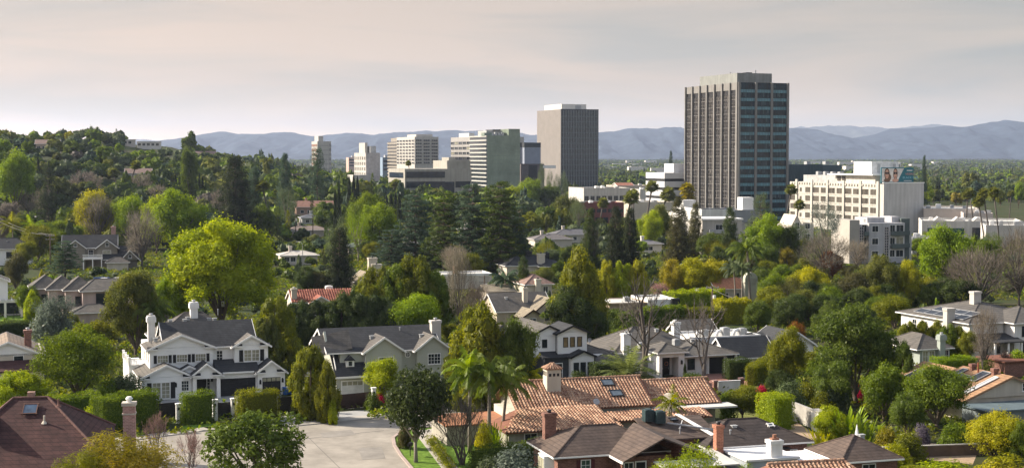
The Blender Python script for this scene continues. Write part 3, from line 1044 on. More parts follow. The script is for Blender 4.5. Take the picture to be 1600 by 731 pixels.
class Bldg:
 """a building in its own axes: u along the front (to the right), v away from the viewer, z up"""
 def __init__(s, name, label, cat, loc, rz=TH, group=None):
  s.root = empty(name, loc, rz)
  tag(s.root, label, cat, group)
  s.p = {}
  s.sub = []
 def mb(s, part, m):
  k = (part, m.name)
  if k not in s.p:
   s.p[k] = (MB(), m)
  return s.p[k][0]
 def box(s, part, m, *a):
  s.mb(part, m).box(*a)
  return s
 def own(s, name, m, mb, parent=None, smooth=False):
  return mb.build(name, m, parent or s.root, smooth)
 def obox(s, name, m, *a, parent=None):
  return MB().box(*a).build(name, m, parent or s.root)
 def done(s):
  s.objs = {}
  for (part, _), (mb, m) in s.p.items():
   s.objs[part] = mb.build(part, m, s.root)
  return s
 @staticmethod
 def F(face, plane, a, z, out):
  if face == 'F': return (a, plane - out, z)
  if face == 'B': return (a, plane + out, z)
  if face == 'L': return (plane - out, a, z)
  return (plane + out, a, z)
 def fbox(s, mb, face, plane, a0, a1, z0, z1, o0, o1):
  p, q = s.F(face, plane, a0, z0, o0), s.F(face, plane, a1, z1, o1)
  mb.box(*p, *q)
 def window(s, face, plane, a, z, w, h, nx=2, ny=2, fm=None, gm=None, fr=0.09, sill=True, name='window', mun=0.04, dep=0.07):
  """frame with muntins, and a pane set back inside it"""
  fm, gm = fm or TRIM, gm or DARKGLASS
  f = MB()
  x0, x1 = a - w / 2, a + w / 2
  s.fbox(f, face, plane, x0 - fr, x0, z - fr, z + h + fr, -0.03, dep)
  s.fbox(f, face, plane, x1, x1 + fr, z - fr, z + h + fr, -0.03, dep)
  s.fbox(f, face, plane, x0, x1, z + h, z + h + fr, -0.03, dep)
  s.fbox(f, face, plane, x0, x1, z - fr, z, -0.03, dep)
  for i in range(1, nx):
   c = x0 + w * i / nx
   s.fbox(f, face, plane, c - mun / 2, c + mun / 2, z, z + h, -0.02, dep * 0.7)
  for i in range(1, ny):
   c = z + h * i / ny
   s.fbox(f, face, plane, x0, x1, c - mun / 2, c + mun / 2, -0.02, dep * 0.64)
  if sill:
   s.fbox(f, face, plane, x0 - fr * 1.6, x1 + fr * 1.6, z - fr - 0.06, z - fr - 0.003, -0.02, dep + 0.08)
  o = f.build(name, fm, s.root)
  g = MB()
  s.fbox(g, face, plane, x0 - 0.01, x1 + 0.01, z - 0.01, z + h + 0.01, -0.02, 0.018)
  g.build('pane', gm, o)
  return o
 def shutters(s, face, plane, a, z, w, h, m=None, sw=0.42):
  for sg in (-1, 1):
   mb = MB()
   c = a + sg * (w / 2 + 0.12 + sw / 2)
   s.fbox(mb, face, plane, c - sw / 2, c + sw / 2, z - 0.06, z + h + 0.06, -0.02, 0.05)
   k = 7
   for i in range(k):
    zz = z + h * (i + 0.3) / k
    s.fbox(mb, face, plane, c - sw / 2 + 0.06, c + sw / 2 - 0.06, zz, zz + 0.05, 0.04, 0.075)
   mb.build('shutter', m or BLACK, s.root)
 def lantern(s, face, plane, a, z):
  mb = MB()
  s.fbox(mb, face, plane, a - 0.13, a + 0.13, z, z + 0.5, -0.02, 0.2)
  s.fbox(mb, face, plane, a - 0.08, a + 0.08, z + 0.5, z + 0.62, -0.02, 0.15)
  mb.build('lantern', BLACK, s.root)
 def door(s, face, plane, a, w, h, m=None, fm=None, z=0.02, handle=True):
  f = MB()
  s.fbox(f, face, plane, a - w / 2 - 0.12, a - w / 2, z, z + h + 0.12, -0.03, 0.08)
  s.fbox(f, face, plane, a + w / 2, a + w / 2 + 0.12, z, z + h + 0.12, -0.03, 0.08)
  s.fbox(f, face, plane, a - w / 2, a + w / 2, z + h, z + h + 0.12, -0.03, 0.08)
  f.build('door_frame', fm or TRIM, s.root)
  d = MB()
  s.fbox(d, face, plane, a - w / 2, a + w / 2, z, z + h, -0.02, 0.03)
  for i in range(2):
   s.fbox(d, face, plane, a - w * 0.36, a + w * 0.36, z + 0.15 + i * h * 0.5, z + h * 0.45 + i * h * 0.48, 0.02, 0.045)
  o = d.build('door', m or BLACK, s.root)
  if handle:
   k = MB()
   s.fbox(k, face, plane, a + w * 0.38, a + w * 0.44, z + 0.9, z + 1.15, 0.03, 0.1)
   k.build('handle', METAL, o)
 def garage_door(s, face, plane, a, w, h, m=None, rows=4, panes=0, z=0.02, cols=4, gm=None):
  d = MB()
  s.fbox(d, face, plane, a - w / 2, a + w / 2, z, z + h, -0.02, 0.015)
  for r in range(rows):
   for c in range(cols):
    if panes and r == rows - 1:
     continue
    x0 = a - w / 2 + w * (c + 0.06) / cols
    x1 = a - w / 2 + w * (c + 0.94) / cols
    s.fbox(d, face, plane, x0, x1, z + h * (r + 0.08) / rows, z + h * (r + 0.92) / rows, 0.01, 0.04)
  o = d.build('garage_door', m or BLACK, s.root)
  if panes:
   for c in range(panes):
    g = MB()
    x0 = a - w / 2 + w * (c + 0.08) / panes
    x1 = a - w / 2 + w * (c + 0.92) / panes
    s.fbox(g, face, plane, x0, x1, z + h * (rows - 0.9) / rows, z + h * (rows - 0.12) / rows, 0.0, 0.035)
    g.build('pane', gm or PALEGLASS, o)
  f = MB()
  s.fbox(f, face, plane, a - w / 2 - 0.14, a - w / 2, z, z + h + 0.14, -0.03, 0.07)
  s.fbox(f, face, plane, a + w / 2, a + w / 2 + 0.14, z, z + h + 0.14, -0.03, 0.07)
  s.fbox(f, face, plane, a - w / 2, a + w / 2, z + h, z + h + 0.14, -0.03, 0.07)
  f.build('garage_frame', TRIM, s.root)
 def chimney(s, u, v, z0, z1, w=0.9, d=0.9, m=None, cap='slab', cm=None, pot=True):
  mb = MB().box(u - w / 2, v - d / 2, z0, u + w / 2, v + d / 2, z1)
  if cap == 'slab':
   mb.box(u - w / 2 - 0.1, v - d / 2 - 0.1, z1 - 0.25, u + w / 2 + 0.1, v + d / 2 + 0.1, z1 + 0.12)
  elif cap == 'crown':
   mb.box(u - w / 2 - 0.16, v - d / 2 - 0.16, z1 - 0.75, u + w / 2 + 0.16, v + d / 2 + 0.16, z1 - 0.08)
   mb.box(u - w / 2 - 0.07, v - d / 2 - 0.07, z1 - 0.1, u + w / 2 + 0.07, v + d / 2 + 0.07, z1 + 0.14)
  o = mb.build('chimney', m or WHITE, s.root)
  if pot:
   k = MB().cyl(u, v, z1 + 0.1, z1 + 0.38, 0.2, 8)
   k.cyl(u, v, z1 + 0.38, z1 + 0.46, 0.3, 8, 0.24)
   k.build('chimney_pot', cm or METAL, o)
  return o
 # roofs ----------------------------------------------------------
 def slope(s, part, m, p0, p1, p2, p3, t=0.18, grow=0.0):
  """a sloping slab with top corners p0..p3"""
  s.mb(part, m).prism([p0, p1, p2, p3], (0, 0, -t))
 def gable(s, u0, u1, v0, v1, ze, rise, axis='u', ov=0.45, ovg=0.35, m=None, wm=None, trim=None, ends=(True, True), part='roof', t=0.2, ridge_at=0.5):
  m, wm = m or CHAR, wm or WHITE
  def P(a, b, z):
   return (a, b, z) if axis == 'u' else (b, a, z)
  a0, a1, b0, b1 = (u0, u1, v0, v1) if axis == 'u' else (v0, v1, u0, u1)
  bm = b0 + (b1 - b0) * ridge_at
  zr = ze + rise
  k0, k1 = rise / (bm - b0), rise / (b1 - bm)
  for (bb, k, sg) in ((b0, k0, -1), (b1, k1, 1)):
   e = bb + sg * ov
   zeave = ze - k * ov
   top = [P(a0 - ovg, bm, zr + 0.1), P(a1 + ovg, bm, zr + 0.1), P(a1 + ovg, e, zeave + 0.1), P(a0 - ovg, e, zeave + 0.1)]
   s.mb(part, m).prism(top, (0, 0, -t))
   tm = trim or TRIM
   # eave gutter
   q0, q1 = P(a0 - ovg, e, zeave - 0.12), P(a1 + ovg, e + sg * 0.07, zeave + 0.06)
   s.mb('gutter', tm).box(*q0, *q1)
  for i, (aa, sg) in enumerate(((a0, -1), (a1, 1))):
   if ends[i]:
    s.mb('wall', wm).prism([P(aa, b0, ze - 0.02), P(aa, b1, ze - 0.02), P(aa, bm, zr - 0.06)], Vector(P(-sg * 0.25, 0, 0)))
    for (bb, sgb, k) in ((b0, -1, k0), (b1, 1, k1)):
     e = bb + sgb * ov
     x = aa + sg * ovg
     MB().prism([P(x, bm, zr + 0.13), P(x, e, ze - k * ov + 0.13), P(x, e, ze - k * ov - 0.17), P(x, bm, zr - 0.17)], Vector(P(sg * 0.07, 0, 0))).build('bargeboard', trim or TRIM, s.root)
 def hip(s, u0, u1, v0, v1, ze, rise, ov=0.5, m=None, part='roof', trim=None, inset=None, t=0.16):
  m = m or CHAR
  u0, u1, v0, v1 = u0 - ov, u1 + ov, v0 - ov, v1 + ov
  w, d = u1 - u0, v1 - v0
  zr = ze + rise
  if w >= d:
   i = d / 2 if inset is None else inset
   r0, r1 = (u0 + i, (v0 + v1) / 2, zr), (u1 - i + 1e-4, (v0 + v1) / 2, zr)
   fs = [(4, 5, 9, 8), (5, 6, 9), (6, 7, 8, 9), (7, 4, 8)]
  else:
   i = w / 2 if inset is None else inset
   r0, r1 = ((u0 + u1) / 2, v0 + i, zr), ((u0 + u1) / 2, v1 - i + 1e-4, zr)
   fs = [(4, 5, 8), (5, 6, 9, 8), (6, 7, 9), (7, 4, 8, 9)]
  vs = [(u0, v0, ze - t), (u1, v0, ze - t), (u1, v1, ze - t), (u0, v1, ze - t), (u0, v0, ze), (u1, v0, ze), (u1, v1, ze), (u0, v1, ze), r0, r1]
  s.mb(part, m).add(vs, [(0, 3, 2, 1), (0, 1, 5, 4), (1, 2, 6, 5), (2, 3, 7, 6), (3, 0, 4, 7)] + fs)
  tm = trim or TRIM
  g = s.mb('gutter', tm)
  g.box(u0 - 0.06, v0 - 0.06, ze - t - 0.02, u1 + 0.06, v0 - 0.003, ze - 0.02)
  g.box(u0 - 0.06, v0, ze - t - 0.02, u0 - 0.003, v1 + 0.06, ze - 0.02)
  g.box(u1 + 0.003, v0, ze - t - 0.02, u1 + 0.06, v1 + 0.06, ze - 0.02)
  # ridge and hip caps
  cm = s.mb('ridge_cap', m)
  def cap(a, b):
   a, b = Vector(a), Vector(b)
   cm.tube([a + Vector((0, 0, 0.01)), b + Vector((0, 0, 0.01))], 0.09, 5)
  if (Vector(r0) - Vector(r1)).length > 0.3:
   cap(r0, r1)
  cs = vs[4:8]
  if w >= d:
   cap(cs[0], r0); cap(cs[3], r0); cap(cs[1], r1); cap(cs[2], r1)
  else:
   cap(cs[0], r0); cap(cs[1], r0); cap(cs[2], r1); cap(cs[3], r1)
 def flat_roof(s, u0, u1, v0, v1, z, par=0.5, m=None, wm=None, part='roof', t=0.25):
  """deck with a raised parapet"""
  m, wm = m or mat('pale_roof_deck', (0.52, 0.51, 0.48), 0.9, 0.08, 0.3), wm or WHITE
  s.mb(part, m).box(u0 + t, v0 + t, z - 0.15, u1 - t, v1 - t, z + 0.02)
  g = s.mb('parapet', wm)
  g.box(u0 - 0.03, v0 - 0.03, z - 0.1, u1 + 0.03, v0 + t, z + par)
  g.box(u0 - 0.03, v1 - t, z - 0.1, u1 + 0.03, v1 + 0.03, z + par)
  g.box(u0 - 0.03, v0 + t, z - 0.1, u0 + t, v1 - t, z + par)
  g.box(u1 - t, v0 + t, z - 0.1, u1 + 0.03, v1 - t, z + par)
 def vent(s, u, v, z, kind='box'):
  mb = MB()
  if kind == 'box':
   mb.box(u - 0.25, v - 0.2, z - 0.2, u + 0.25, v + 0.2, z + 0.22)
   mb.box(u - 0.33, v - 0.28, z + 0.22, u + 0.33, v + 0.28, z + 0.3)
  else:
   mb.cyl(u, v, z - 0.3, z + 0.5, 0.07, 6)
   mb.cyl(u, v, z + 0.5, z + 0.6, 0.14, 6, 0.1)
  mb.build('roof_vent', METAL, s.root)
 def ac(s, u, v, z, w=1.1, h=1.0, m=None):
  mb = MB().box(u - w / 2, v - w / 2, z, u + w / 2, v + w / 2, z + h)
  for i in range(6):
   zz = z + h * (0.12 + 0.13 * i)
   mb.box(u - w / 2 - 0.03, v - w / 2 - 0.03, zz, u + w / 2 + 0.03, v + w / 2 + 0.03, zz + 0.05)
  mb.cyl(u, v, z + h, z + h + 0.08, w * 0.38, 12)
  mb.build('air_conditioner', m or METAL, s.root)
 def slope_panel(s, name, m, c, du, dv, w, l, t=0.06, lift=0.1, fm=None, parts=None):
  """flat panel lying on a roof plane: centre c, unit vectors du along the eave and dv up the slope"""
  c, du, dv = Vector(c), Vector(du).normalized(), Vector(dv).normalized()
  n = du.cross(dv).normalized()
  if n.z < 0: n = -n
  q = c + n * lift
  pts = [q - du * w / 2 - dv * l / 2, q + du * w / 2 - dv * l / 2, q + du * w / 2 + dv * l / 2, q - du * w / 2 + dv * l / 2]
  mb = MB().prism(pts, n * t)
  o = mb.build(name, m, s.root)
  if fm:
   f = MB()
   for (i, j) in ((0, 1), (1, 2), (2, 3), (3, 0)):
    a, b = pts[i], pts[j]
    e = (b - a).normalized()
    side = n.cross(e) * 0.09
    f.prism([a - e * 0.09, b + e * 0.09, b + e * 0.09 + side, a - e * 0.09 + side], n * (t + 0.05))
   f.build('frame', fm, o)
  return o

def barrel_tiles(b, m, p00, p10, p11, p01, pitch=0.4, row=0.44, amp=0.1, part='roof_tiles', step=0.05):
 """real barrel tiles over a roof plane given by eave corners p00,p10 and ridge corners p01,p11; rows step like laid tiles"""
 p00, p10, p11, p01 = [Vector(p) for p in (p00, p10, p11, p01)]
 W = max((p10 - p00).length, (p11 - p01).length)
 L = ((p01 + p11) / 2 - (p00 + p10) / 2).length
 n = (p10 - p00).cross(p01 - p00)
 if n.length < 1e-6: n = (p10 - p00).cross(p11 - p00)
 n = n.normalized()
 if n.z < 0: n = -n
 seg = 6
 cols = max(2, int(W / pitch))
 rows = max(2, int(L / row))
 e = (p10 - p00).normalized()
 rng = random.Random(5)
 mb = b.mb(part, m)
 # columns keep their width; the edge columns are clipped by the plane's slanting sides
 up0 = p01 - p00
 up1 = p11 - p10
 ax = (up0 - e * up0.dot(e)).normalized()
 H = (up0).dot(ax)
 s0 = up0.dot(e) / H
 s1 = up1.dot(e) / H
 W0 = (p10 - p00).length
 def bounds(h):
  return s0 * h, W0 + s1 * h
 lo = min(0, s0 * H)
 hi = max(W0, W0 + s1 * H)
 cols = int((hi - lo) / pitch)
 for r in range(rows):
  h0, h1 = H * r / rows, H * (r + 1) / rows
  a0, b0 = bounds(h0)
  a1, b1 = bounds(h1)
  for c in range(cols):
   x0 = lo + pitch * c
   x1 = x0 + pitch
   xm = (x0 + x1) / 2
   if xm < (a0 + a1) / 2 or xm > (b0 + b1) / 2:
    continue
   j = rng.random() * 0.02
   pts = []
   for hh, up in ((h0, step + j), (h1, j * 0.5)):
    for k in range(seg + 1):
     t = k / seg
     z = amp * math.sin(math.pi * min(1, t / 0.66)) if t < 0.66 else -amp * 0.45 * math.sin(math.pi * (t - 0.66) / 0.34)
     pts.append(p00 + e * (x0 + pitch * t) + ax * hh + n * (z + up + 0.05))
   fs = [(k, k + 1, seg + 2 + k, seg + 1 + k) for k in range(seg)]
   # riser at the lower edge of the tile
   k0 = len(pts)
   for k in range(seg + 1):
    pts.append(pts[k] - n * (step + 0.04))
   fs += [(k0 + k, k0 + k + 1, k + 1, k) for k in range(seg)]
   mb.add(pts, fs)

def tile_mat(name, a, b, c):
 """clay tiles: every tile fired a little differently"""
 m = bpy.data.materials.new(name)
 m.use_nodes = True
 n = m.node_tree.nodes
 l = m.node_tree.links
 bs = n['Principled BSDF']
 bs.inputs['Roughness'].default_value = 0.9
 bs.inputs['Specular IOR Level'].default_value = 0.2
 g = n.new('ShaderNodeNewGeometry')
 r = n.new('ShaderNodeValToRGB')
 r.color_ramp.elements[0].color = (*a, 1)
 r.color_ramp.elements[1].color = (*c, 1)
 e = r.color_ramp.elements.new(0.5)
 e.color = (*b, 1)
 l.new(g.outputs['Random Per Island'], r.inputs[0])
 t = n.new('ShaderNodeTexCoord')
 nz_ = n.new('ShaderNodeTexNoise')
 nz_.inputs['Scale'].default_value = 0.7
 nz_.inputs['Detail'].default_value = 7
 l.new(t.outputs['Object'], nz_.inputs['Vector'])
 r2 = n.new('ShaderNodeValToRGB')
 r2.color_ramp.elements[0].position = 0.3
 r2.color_ramp.elements[0].color = (0.80, 0.79, 0.79, 1)
 r2.color_ramp.elements[1].position = 0.65
 r2.color_ramp.elements[1].color = (1.1, 1.08, 1.05, 1)
 l.new(nz_.outputs['Fac'], r2.inputs[0])
 x = n.new('ShaderNodeMix')
 x.data_type = 'RGBA'
 x.blend_type = 'MULTIPLY'
 x.inputs['Factor'].default_value = 1.0
 l.new(r.outputs[0], x.inputs[6])
 l.new(r2.outputs[0], x.inputs[7])
 l.new(x.outputs[2], bs.inputs['Base Color'])
 return m
CLAY = tile_mat('clay_tiles', (0.25, 0.14, 0.098), (0.36, 0.22, 0.15), (0.47, 0.325, 0.23))
CLAY_RED = tile_mat('red_clay_tiles', (0.17, 0.06, 0.045), (0.24, 0.085, 0.06), (0.32, 0.14, 0.10))

def fit(xl, xc, xr, base, theta=TH):
 """near ground corner seen at (xc, base); the left side reaches back to pixel column xl and the front runs to xr: returns corner, side depth, front width"""
 p = G(xc, base)
 kl, kr = (xl - 800) / FPX, (xr - 800) / FPX
 c, s_ = math.cos(theta), math.sin(theta)
 front = (kr * p.y - p.x) / (c - kr * s_)
 side = (p.x - kl * p.y) / (s_ + kl * c) if xl is not None else 0
 return p, side, front
def hgt(p, py):
 """height above the ground at point p of something seen at pixel row py (level ground)"""
 return (245 - py) * p.y / FPX + CAM_H - p.z
# ------------------------------------------------------------------ ground, streets, hills
def ground_mat():
 m = bpy.data.materials.new('valley_ground')
 m.use_nodes = True
 n = m.node_tree.nodes
 l = m.node_tree.links
 b = n['Principled BSDF']
 b.inputs['Roughness'].default_value = 1.0
 b.inputs['Specular IOR Level'].default_value = 0.1
 t = n.new('ShaderNodeTexCoord')
 a = n.new('ShaderNodeTexNoise')
 a.inputs['Scale'].default_value = 0.045
 a.inputs['Detail'].default_value = 9
 a.inputs['Roughness'].default_value = 0.7
 l.new(t.outputs['Object'], a.inputs['Vector'])
 r = n.new('ShaderNodeValToRGB')
 e = r.color_ramp.elements
 e[0].position = 0.3
 e[0].color = (0.025, 0.036, 0.014, 1)
 e[1].position = 0.75
 e[1].color = (0.11, 0.09, 0.06, 1)
 for p, c in ((0.45, (0.035, 0.05, 0.016, 1)), (0.55, (0.045, 0.05, 0.02, 1)), (0.65, (0.065, 0.06, 0.032, 1))):
  q = e.new(p)
  q.color = c
 l.new(a.outputs['Fac'], r.inputs[0])
 l.new(r.outputs[0], b.inputs['Base Color'])
 return m

def build_ground():
 xs = np.concatenate([np.linspace(-8000, -700, 30), np.linspace(-660, 700, 70), np.linspace(760, 8000, 30)])
 ys = np.concatenate([np.linspace(-300, 400, 12), np.linspace(420, 1900, 80), np.linspace(1960, 15000, 40)])
 V = [(x, y, T(x, y)) for y in ys for x in xs]
 nx = len(xs)
 Fc = [(j * nx + i, j * nx + i + 1, (j + 1) * nx + i + 1, (j + 1) * nx + i) for j in range(len(ys) - 1) for i in range(nx - 1)]
 mb = MB()
 mb.v, mb.f = V, Fc
 o = mb.build('ground', ground_mat(), None, True)
 tag(o, 'flat valley ground rising to a wooded hillside', kind='structure')

def sheet(name, pts, z, m, label=None, kind='structure'):
 mb = MB()
 k = len(pts)
 mb.add([(p[0], p[1], z) for p in pts], [tuple(range(k))])
 o = mb.build(name, m)
 # face up
 if o.data.polygons[0].normal.z < 0:
  o.data.flip_normals()
 tag(o, label, kind=kind)
 return o

def mountains():
 rng = random.Random(4)
 def ridge(name, y, prof, depth, col, label, seed):
  """a range of hills with spurs: prof = (pixel column, pixel row of the crest)"""
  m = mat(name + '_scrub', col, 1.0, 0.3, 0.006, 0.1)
  mb = MB()
  n, k = 520, 44
  px0, px1 = prof[0][0], prof[-1][0]
  from mathutils import noise
  for j in range(k):
   f = j / (k - 1)
   for i in range(n):
    px = px0 + (px1 - px0) * i / (n - 1)
    py = float(np.interp(px, [p[0] for p in prof], [p[1] for p in prof]))
    x = (px - 800) / FPX * y
    py += 1.6 * noise.fractal(Vector((px * 0.045, seed, 0.3)), 1.0, 2.0, 5)
    crest = CAM_H + (245 - py) * y / FPX
    yy = y - depth * (1 - f) + 0
    base = T(x, yy) - 2
    s = f ** 1.25
    nv = noise.fractal(Vector((x * 0.0008 + seed, yy * 0.0005, seed * 1.7)), 1.0, 2.0, 6)
    spur = 0.75 - 1.6 * abs(noise.fractal(Vector((x * 0.0015 + seed * 3, yy * 0.00035, 2.0)), 1.0, 2.0, 6))
    fine = noise.fractal(Vector((x * 0.008 + seed, yy * 0.003, 5.0)), 1.0, 2.0, 4)
    w = math.sin(math.pi * min(1, f)) 
    z = base + (crest - base) * s + (crest - base) * (0.27 * spur + 0.12 * nv + 0.11 * fine) * w * 0.8 + (crest - base) * 0.07 * spur
    mb.v.append((x * (yy / y) ** 0.15, yy, max(z, base)))
  # the far side
  for i in range(n):
   v = mb.v[(k - 1) * n + i]
   mb.v.append((v[0], v[1] + depth * 0.8, T(v[0], v[1]) - 5))
  for j in range(k):
   for i in range(n - 1):
    mb.f.append((j * n + i, j * n + i + 1, (j + 1) * n + i + 1, (j + 1) * n + i))
  tag(mb.build(name, m, None, True), label, kind='structure')
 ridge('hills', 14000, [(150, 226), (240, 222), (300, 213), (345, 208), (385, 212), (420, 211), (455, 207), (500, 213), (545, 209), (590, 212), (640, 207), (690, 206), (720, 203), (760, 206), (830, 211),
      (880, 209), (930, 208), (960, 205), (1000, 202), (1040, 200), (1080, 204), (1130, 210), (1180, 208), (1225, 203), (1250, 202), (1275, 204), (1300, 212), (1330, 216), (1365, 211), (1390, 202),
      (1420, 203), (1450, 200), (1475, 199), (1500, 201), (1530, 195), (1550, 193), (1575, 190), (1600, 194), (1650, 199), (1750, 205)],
  3000, (0.032, 0.046, 0.064), 'blue hazy mountain range along the horizon', 3.1)  # blue of the haze also put into this range's base colour
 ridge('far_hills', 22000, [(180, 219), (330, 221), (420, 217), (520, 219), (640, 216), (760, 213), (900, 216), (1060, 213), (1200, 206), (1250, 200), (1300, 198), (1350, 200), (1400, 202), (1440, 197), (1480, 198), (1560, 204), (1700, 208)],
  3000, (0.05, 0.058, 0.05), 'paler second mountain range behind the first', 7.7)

def haze():
 mb = MB().box(-11000, -80, -8, 11000, 24600, 600)
 m = bpy.data.materials.new('haze_air')
 m.use_nodes = True
 n = m.node_tree.nodes
 n.clear()
 o = n.new('ShaderNodeOutputMaterial')
 v = n.new('ShaderNodeVolumePrincipled')
 v.inputs['Density Attribute'].default_value = ''
 v.inputs['Temperature Attribute'].default_value = ''
 v.inputs['Color'].default_value = (0.55, 0.66, 0.91, 1)
 v.inputs['Density'].default_value = HAZE_DENSITY
 v.inputs['Anisotropy'].default_value = 0.25
 m.node_tree.links.new(v.outputs[0], o.inputs['Volume'])
 ob = mb.build('haze', m)
 tag(ob, 'thin blue haze over the valley', kind='stuff')
HAZE_DENSITY = 0.000044
# ------------------------------------------------------------------ office towers and the commercial strip
def tower_dark():
 p, side, front = fit(1070.5, 1152, 1230.5, 345)
 h = hgt(p, 129.5)
 b = Bldg('office_tower', 'tallest dark office tower, ribbed left face and teal banded glass right face', 'office tower', p)
 wall = mat('tower_frame', (0.205, 0.198, 0.19), 0.8, 0.06, 0.3, kind='streak')
 dark = mat('tower_glass', (0.035, 0.034, 0.035), 0.25, 0.35, 0.22, 0.5)
 teal = glass('tower_blue_glass', (0.010, 0.03, 0.045), 0.1, 0.5, 0.25)
 span = mat('tower_spandrel', (0.10, 0.24, 0.30), 0.3, 0.2, 0.3, 0.5)
 mull = mat('tower_mullion', (0.125, 0.118, 0.115), 0.8, 0.1, 0.5)
 b.box('wall', mat('tower_core', (0.09, 0.085, 0.08), 0.8), 0.6, 0.6, 0, front - 0.6, side - 0.6, h - 0.4)
 top = h - 5.2
 # crown band on the left face and parapet all round
 b.box('parapet', wall, 0.05, 0.3, top + 1.4, 0.6, side, h)
 b.box('parapet', wall, front - 0.6, 0.6, top, front, side, h)
 b.box('parapet', wall, 0.6, side - 0.6, top, front - 0.6, side, h)
 # left face: 7 bays
 nb = 7
 bw = side / nb
 for i in range(nb + 1):
  y = i * bw
  w = 1.5 if i in (0, nb) else 1.1
  y0 = max(0, y - w / 2)
  b.obox('pilaster', wall, -0.75, y0, 0, 0.62, min(side, y0 + w), h + 0.06)
 fl = 18
 fh = (top) / fl
 for i in range(nb):
  y0, y1 = i * bw + 0.6, (i + 1) * bw - 0.6
  g = MB().box(0.35, y0, 0, 0.62, y1, top + 1.4)
  nf_ = len(g.f)
  for q in range(26):
   f, j = prng.randrange(fl), prng.randrange(6)
   zz = f * fh + 0.5 + (fh * 0.5 if prng.random() < 0.5 else 0)
   ya = y0 + (y1 - y0) * j / 6
   g.box(0.325, ya + 0.25, zz + prng.uniform(0, 0.9), 0.345, ya + (y1 - y0) / 6 - 0.25, zz + 1.2)
  o = g.build('window_strip', dark, b.root)
  o.data.materials.append(mat('window_blind', (0.17, 0.16, 0.145), 0.8, 0.2, 0.2))
  for pl in o.data.polygons[nf_:]:
   pl.material_index = 1
  k = MB()
  for j in range(1, 6):
   yy = y0 + (y1 - y0) * j / 6
   k.box(0.05 if j in (2, 4) else 0.15, yy - (0.16 if j in (2, 4) else 0.08), 0, 0.36, yy + (0.16 if j in (2, 4) else 0.08), top - 1.2)
  for f in range(fl):
   z = f * fh
   k.box(0.2, y0, z, 0.37, y1, z + 0.42)
   k.box(0.24, y0, z + fh * 0.5 - 0.09, 0.36, y1, z + fh * 0.5 + 0.09)
  k.build('window_grid', mull, o)
  MB().box(0.3, (y0 + y1) / 2 - 1.3, top - 1.0, 0.8, (y0 + y1) / 2 + 1.3, top + 1.4).build('vent_opening', BLACK, b.root)
 # front (right) face: 3 bays of banded glass
 fb = [0.9, front * 0.345, front * 0.66, front - 0.9]
 for i, x in enumerate((0.45, front * 0.345, front * 0.66, front - 0.55)):
  b.obox('pilaster', wall, x - 0.6, -0.75, 0, x + 0.6, 0.62, h + 0.07)
 fl2 = 16
 fh2 = h / fl2 * 0.985
 for i in range(3):
  x0, x1 = fb[i] + (0.15 if i == 0 else 0.6), fb[i + 1] - (0.15 if i == 2 else 0.6)
  g = MB().box(x0, 0.1, 0, x1, 0.61, h)
  for q in range(34):
   f, j = prng.randrange(fl2), prng.randrange(9)
   zz = h - 3.6 - f * fh2
   if zz > 1.5:
    xa = x0 + (x1 - x0) * j / 9
    g.box(xa + 0.1, 0.075, zz + prng.uniform(0.3, 1.6), xa + (x1 - x0) / 9 - 0.1, 0.097, zz + fh2 - 1.6)
  o = g.build('glass_bay', teal, b.root)
  o.data.materials.append(mat('teal_blind', (0.055, 0.085, 0.095), 0.6, 0.3, 0.3))
  for pl in o.data.polygons[6:]:
   pl.material_index = 1
  k = MB()
  for f in range(fl2):
   z = h - 3.6 - f * fh2
   if z > 1.5:
    k.box(x0, 0.04, z - 1.55, x1, 0.12, z)
  k.build('spandrel', span, o)
  k = MB()
  for j in range(1, 9):
   xx = x0 + (x1 - x0) * j / 9
   k.box(xx - 0.08, 0.0, 0, xx + 0.08, 0.14, h - 0.1)
  k.build('mullion', BLACK, o)
 # penthouse
 ph = mat('penthouse_panels', (0.215, 0.225, 0.215), 0.7, 0.07, 0.3, kind='streak')
 b.obox('penthouse', ph, 2.5, 6, h - 0.5, front * 0.78, side * 0.80, h + 5.2)
 b.obox('roof_hatch', BLACK, front * 0.3, 8, h + 5.2, front * 0.42, 12, h + 5.7)
 MB().box(front * .5, 9, h + 5.2, front * .52, 9.2, h + 7.0).build('antenna', METAL, b.root)
 b.obox('antenna', METAL, front * .2, 20, h + 5.2, front * .22, 20.2, h + 6.4)
 b.done()

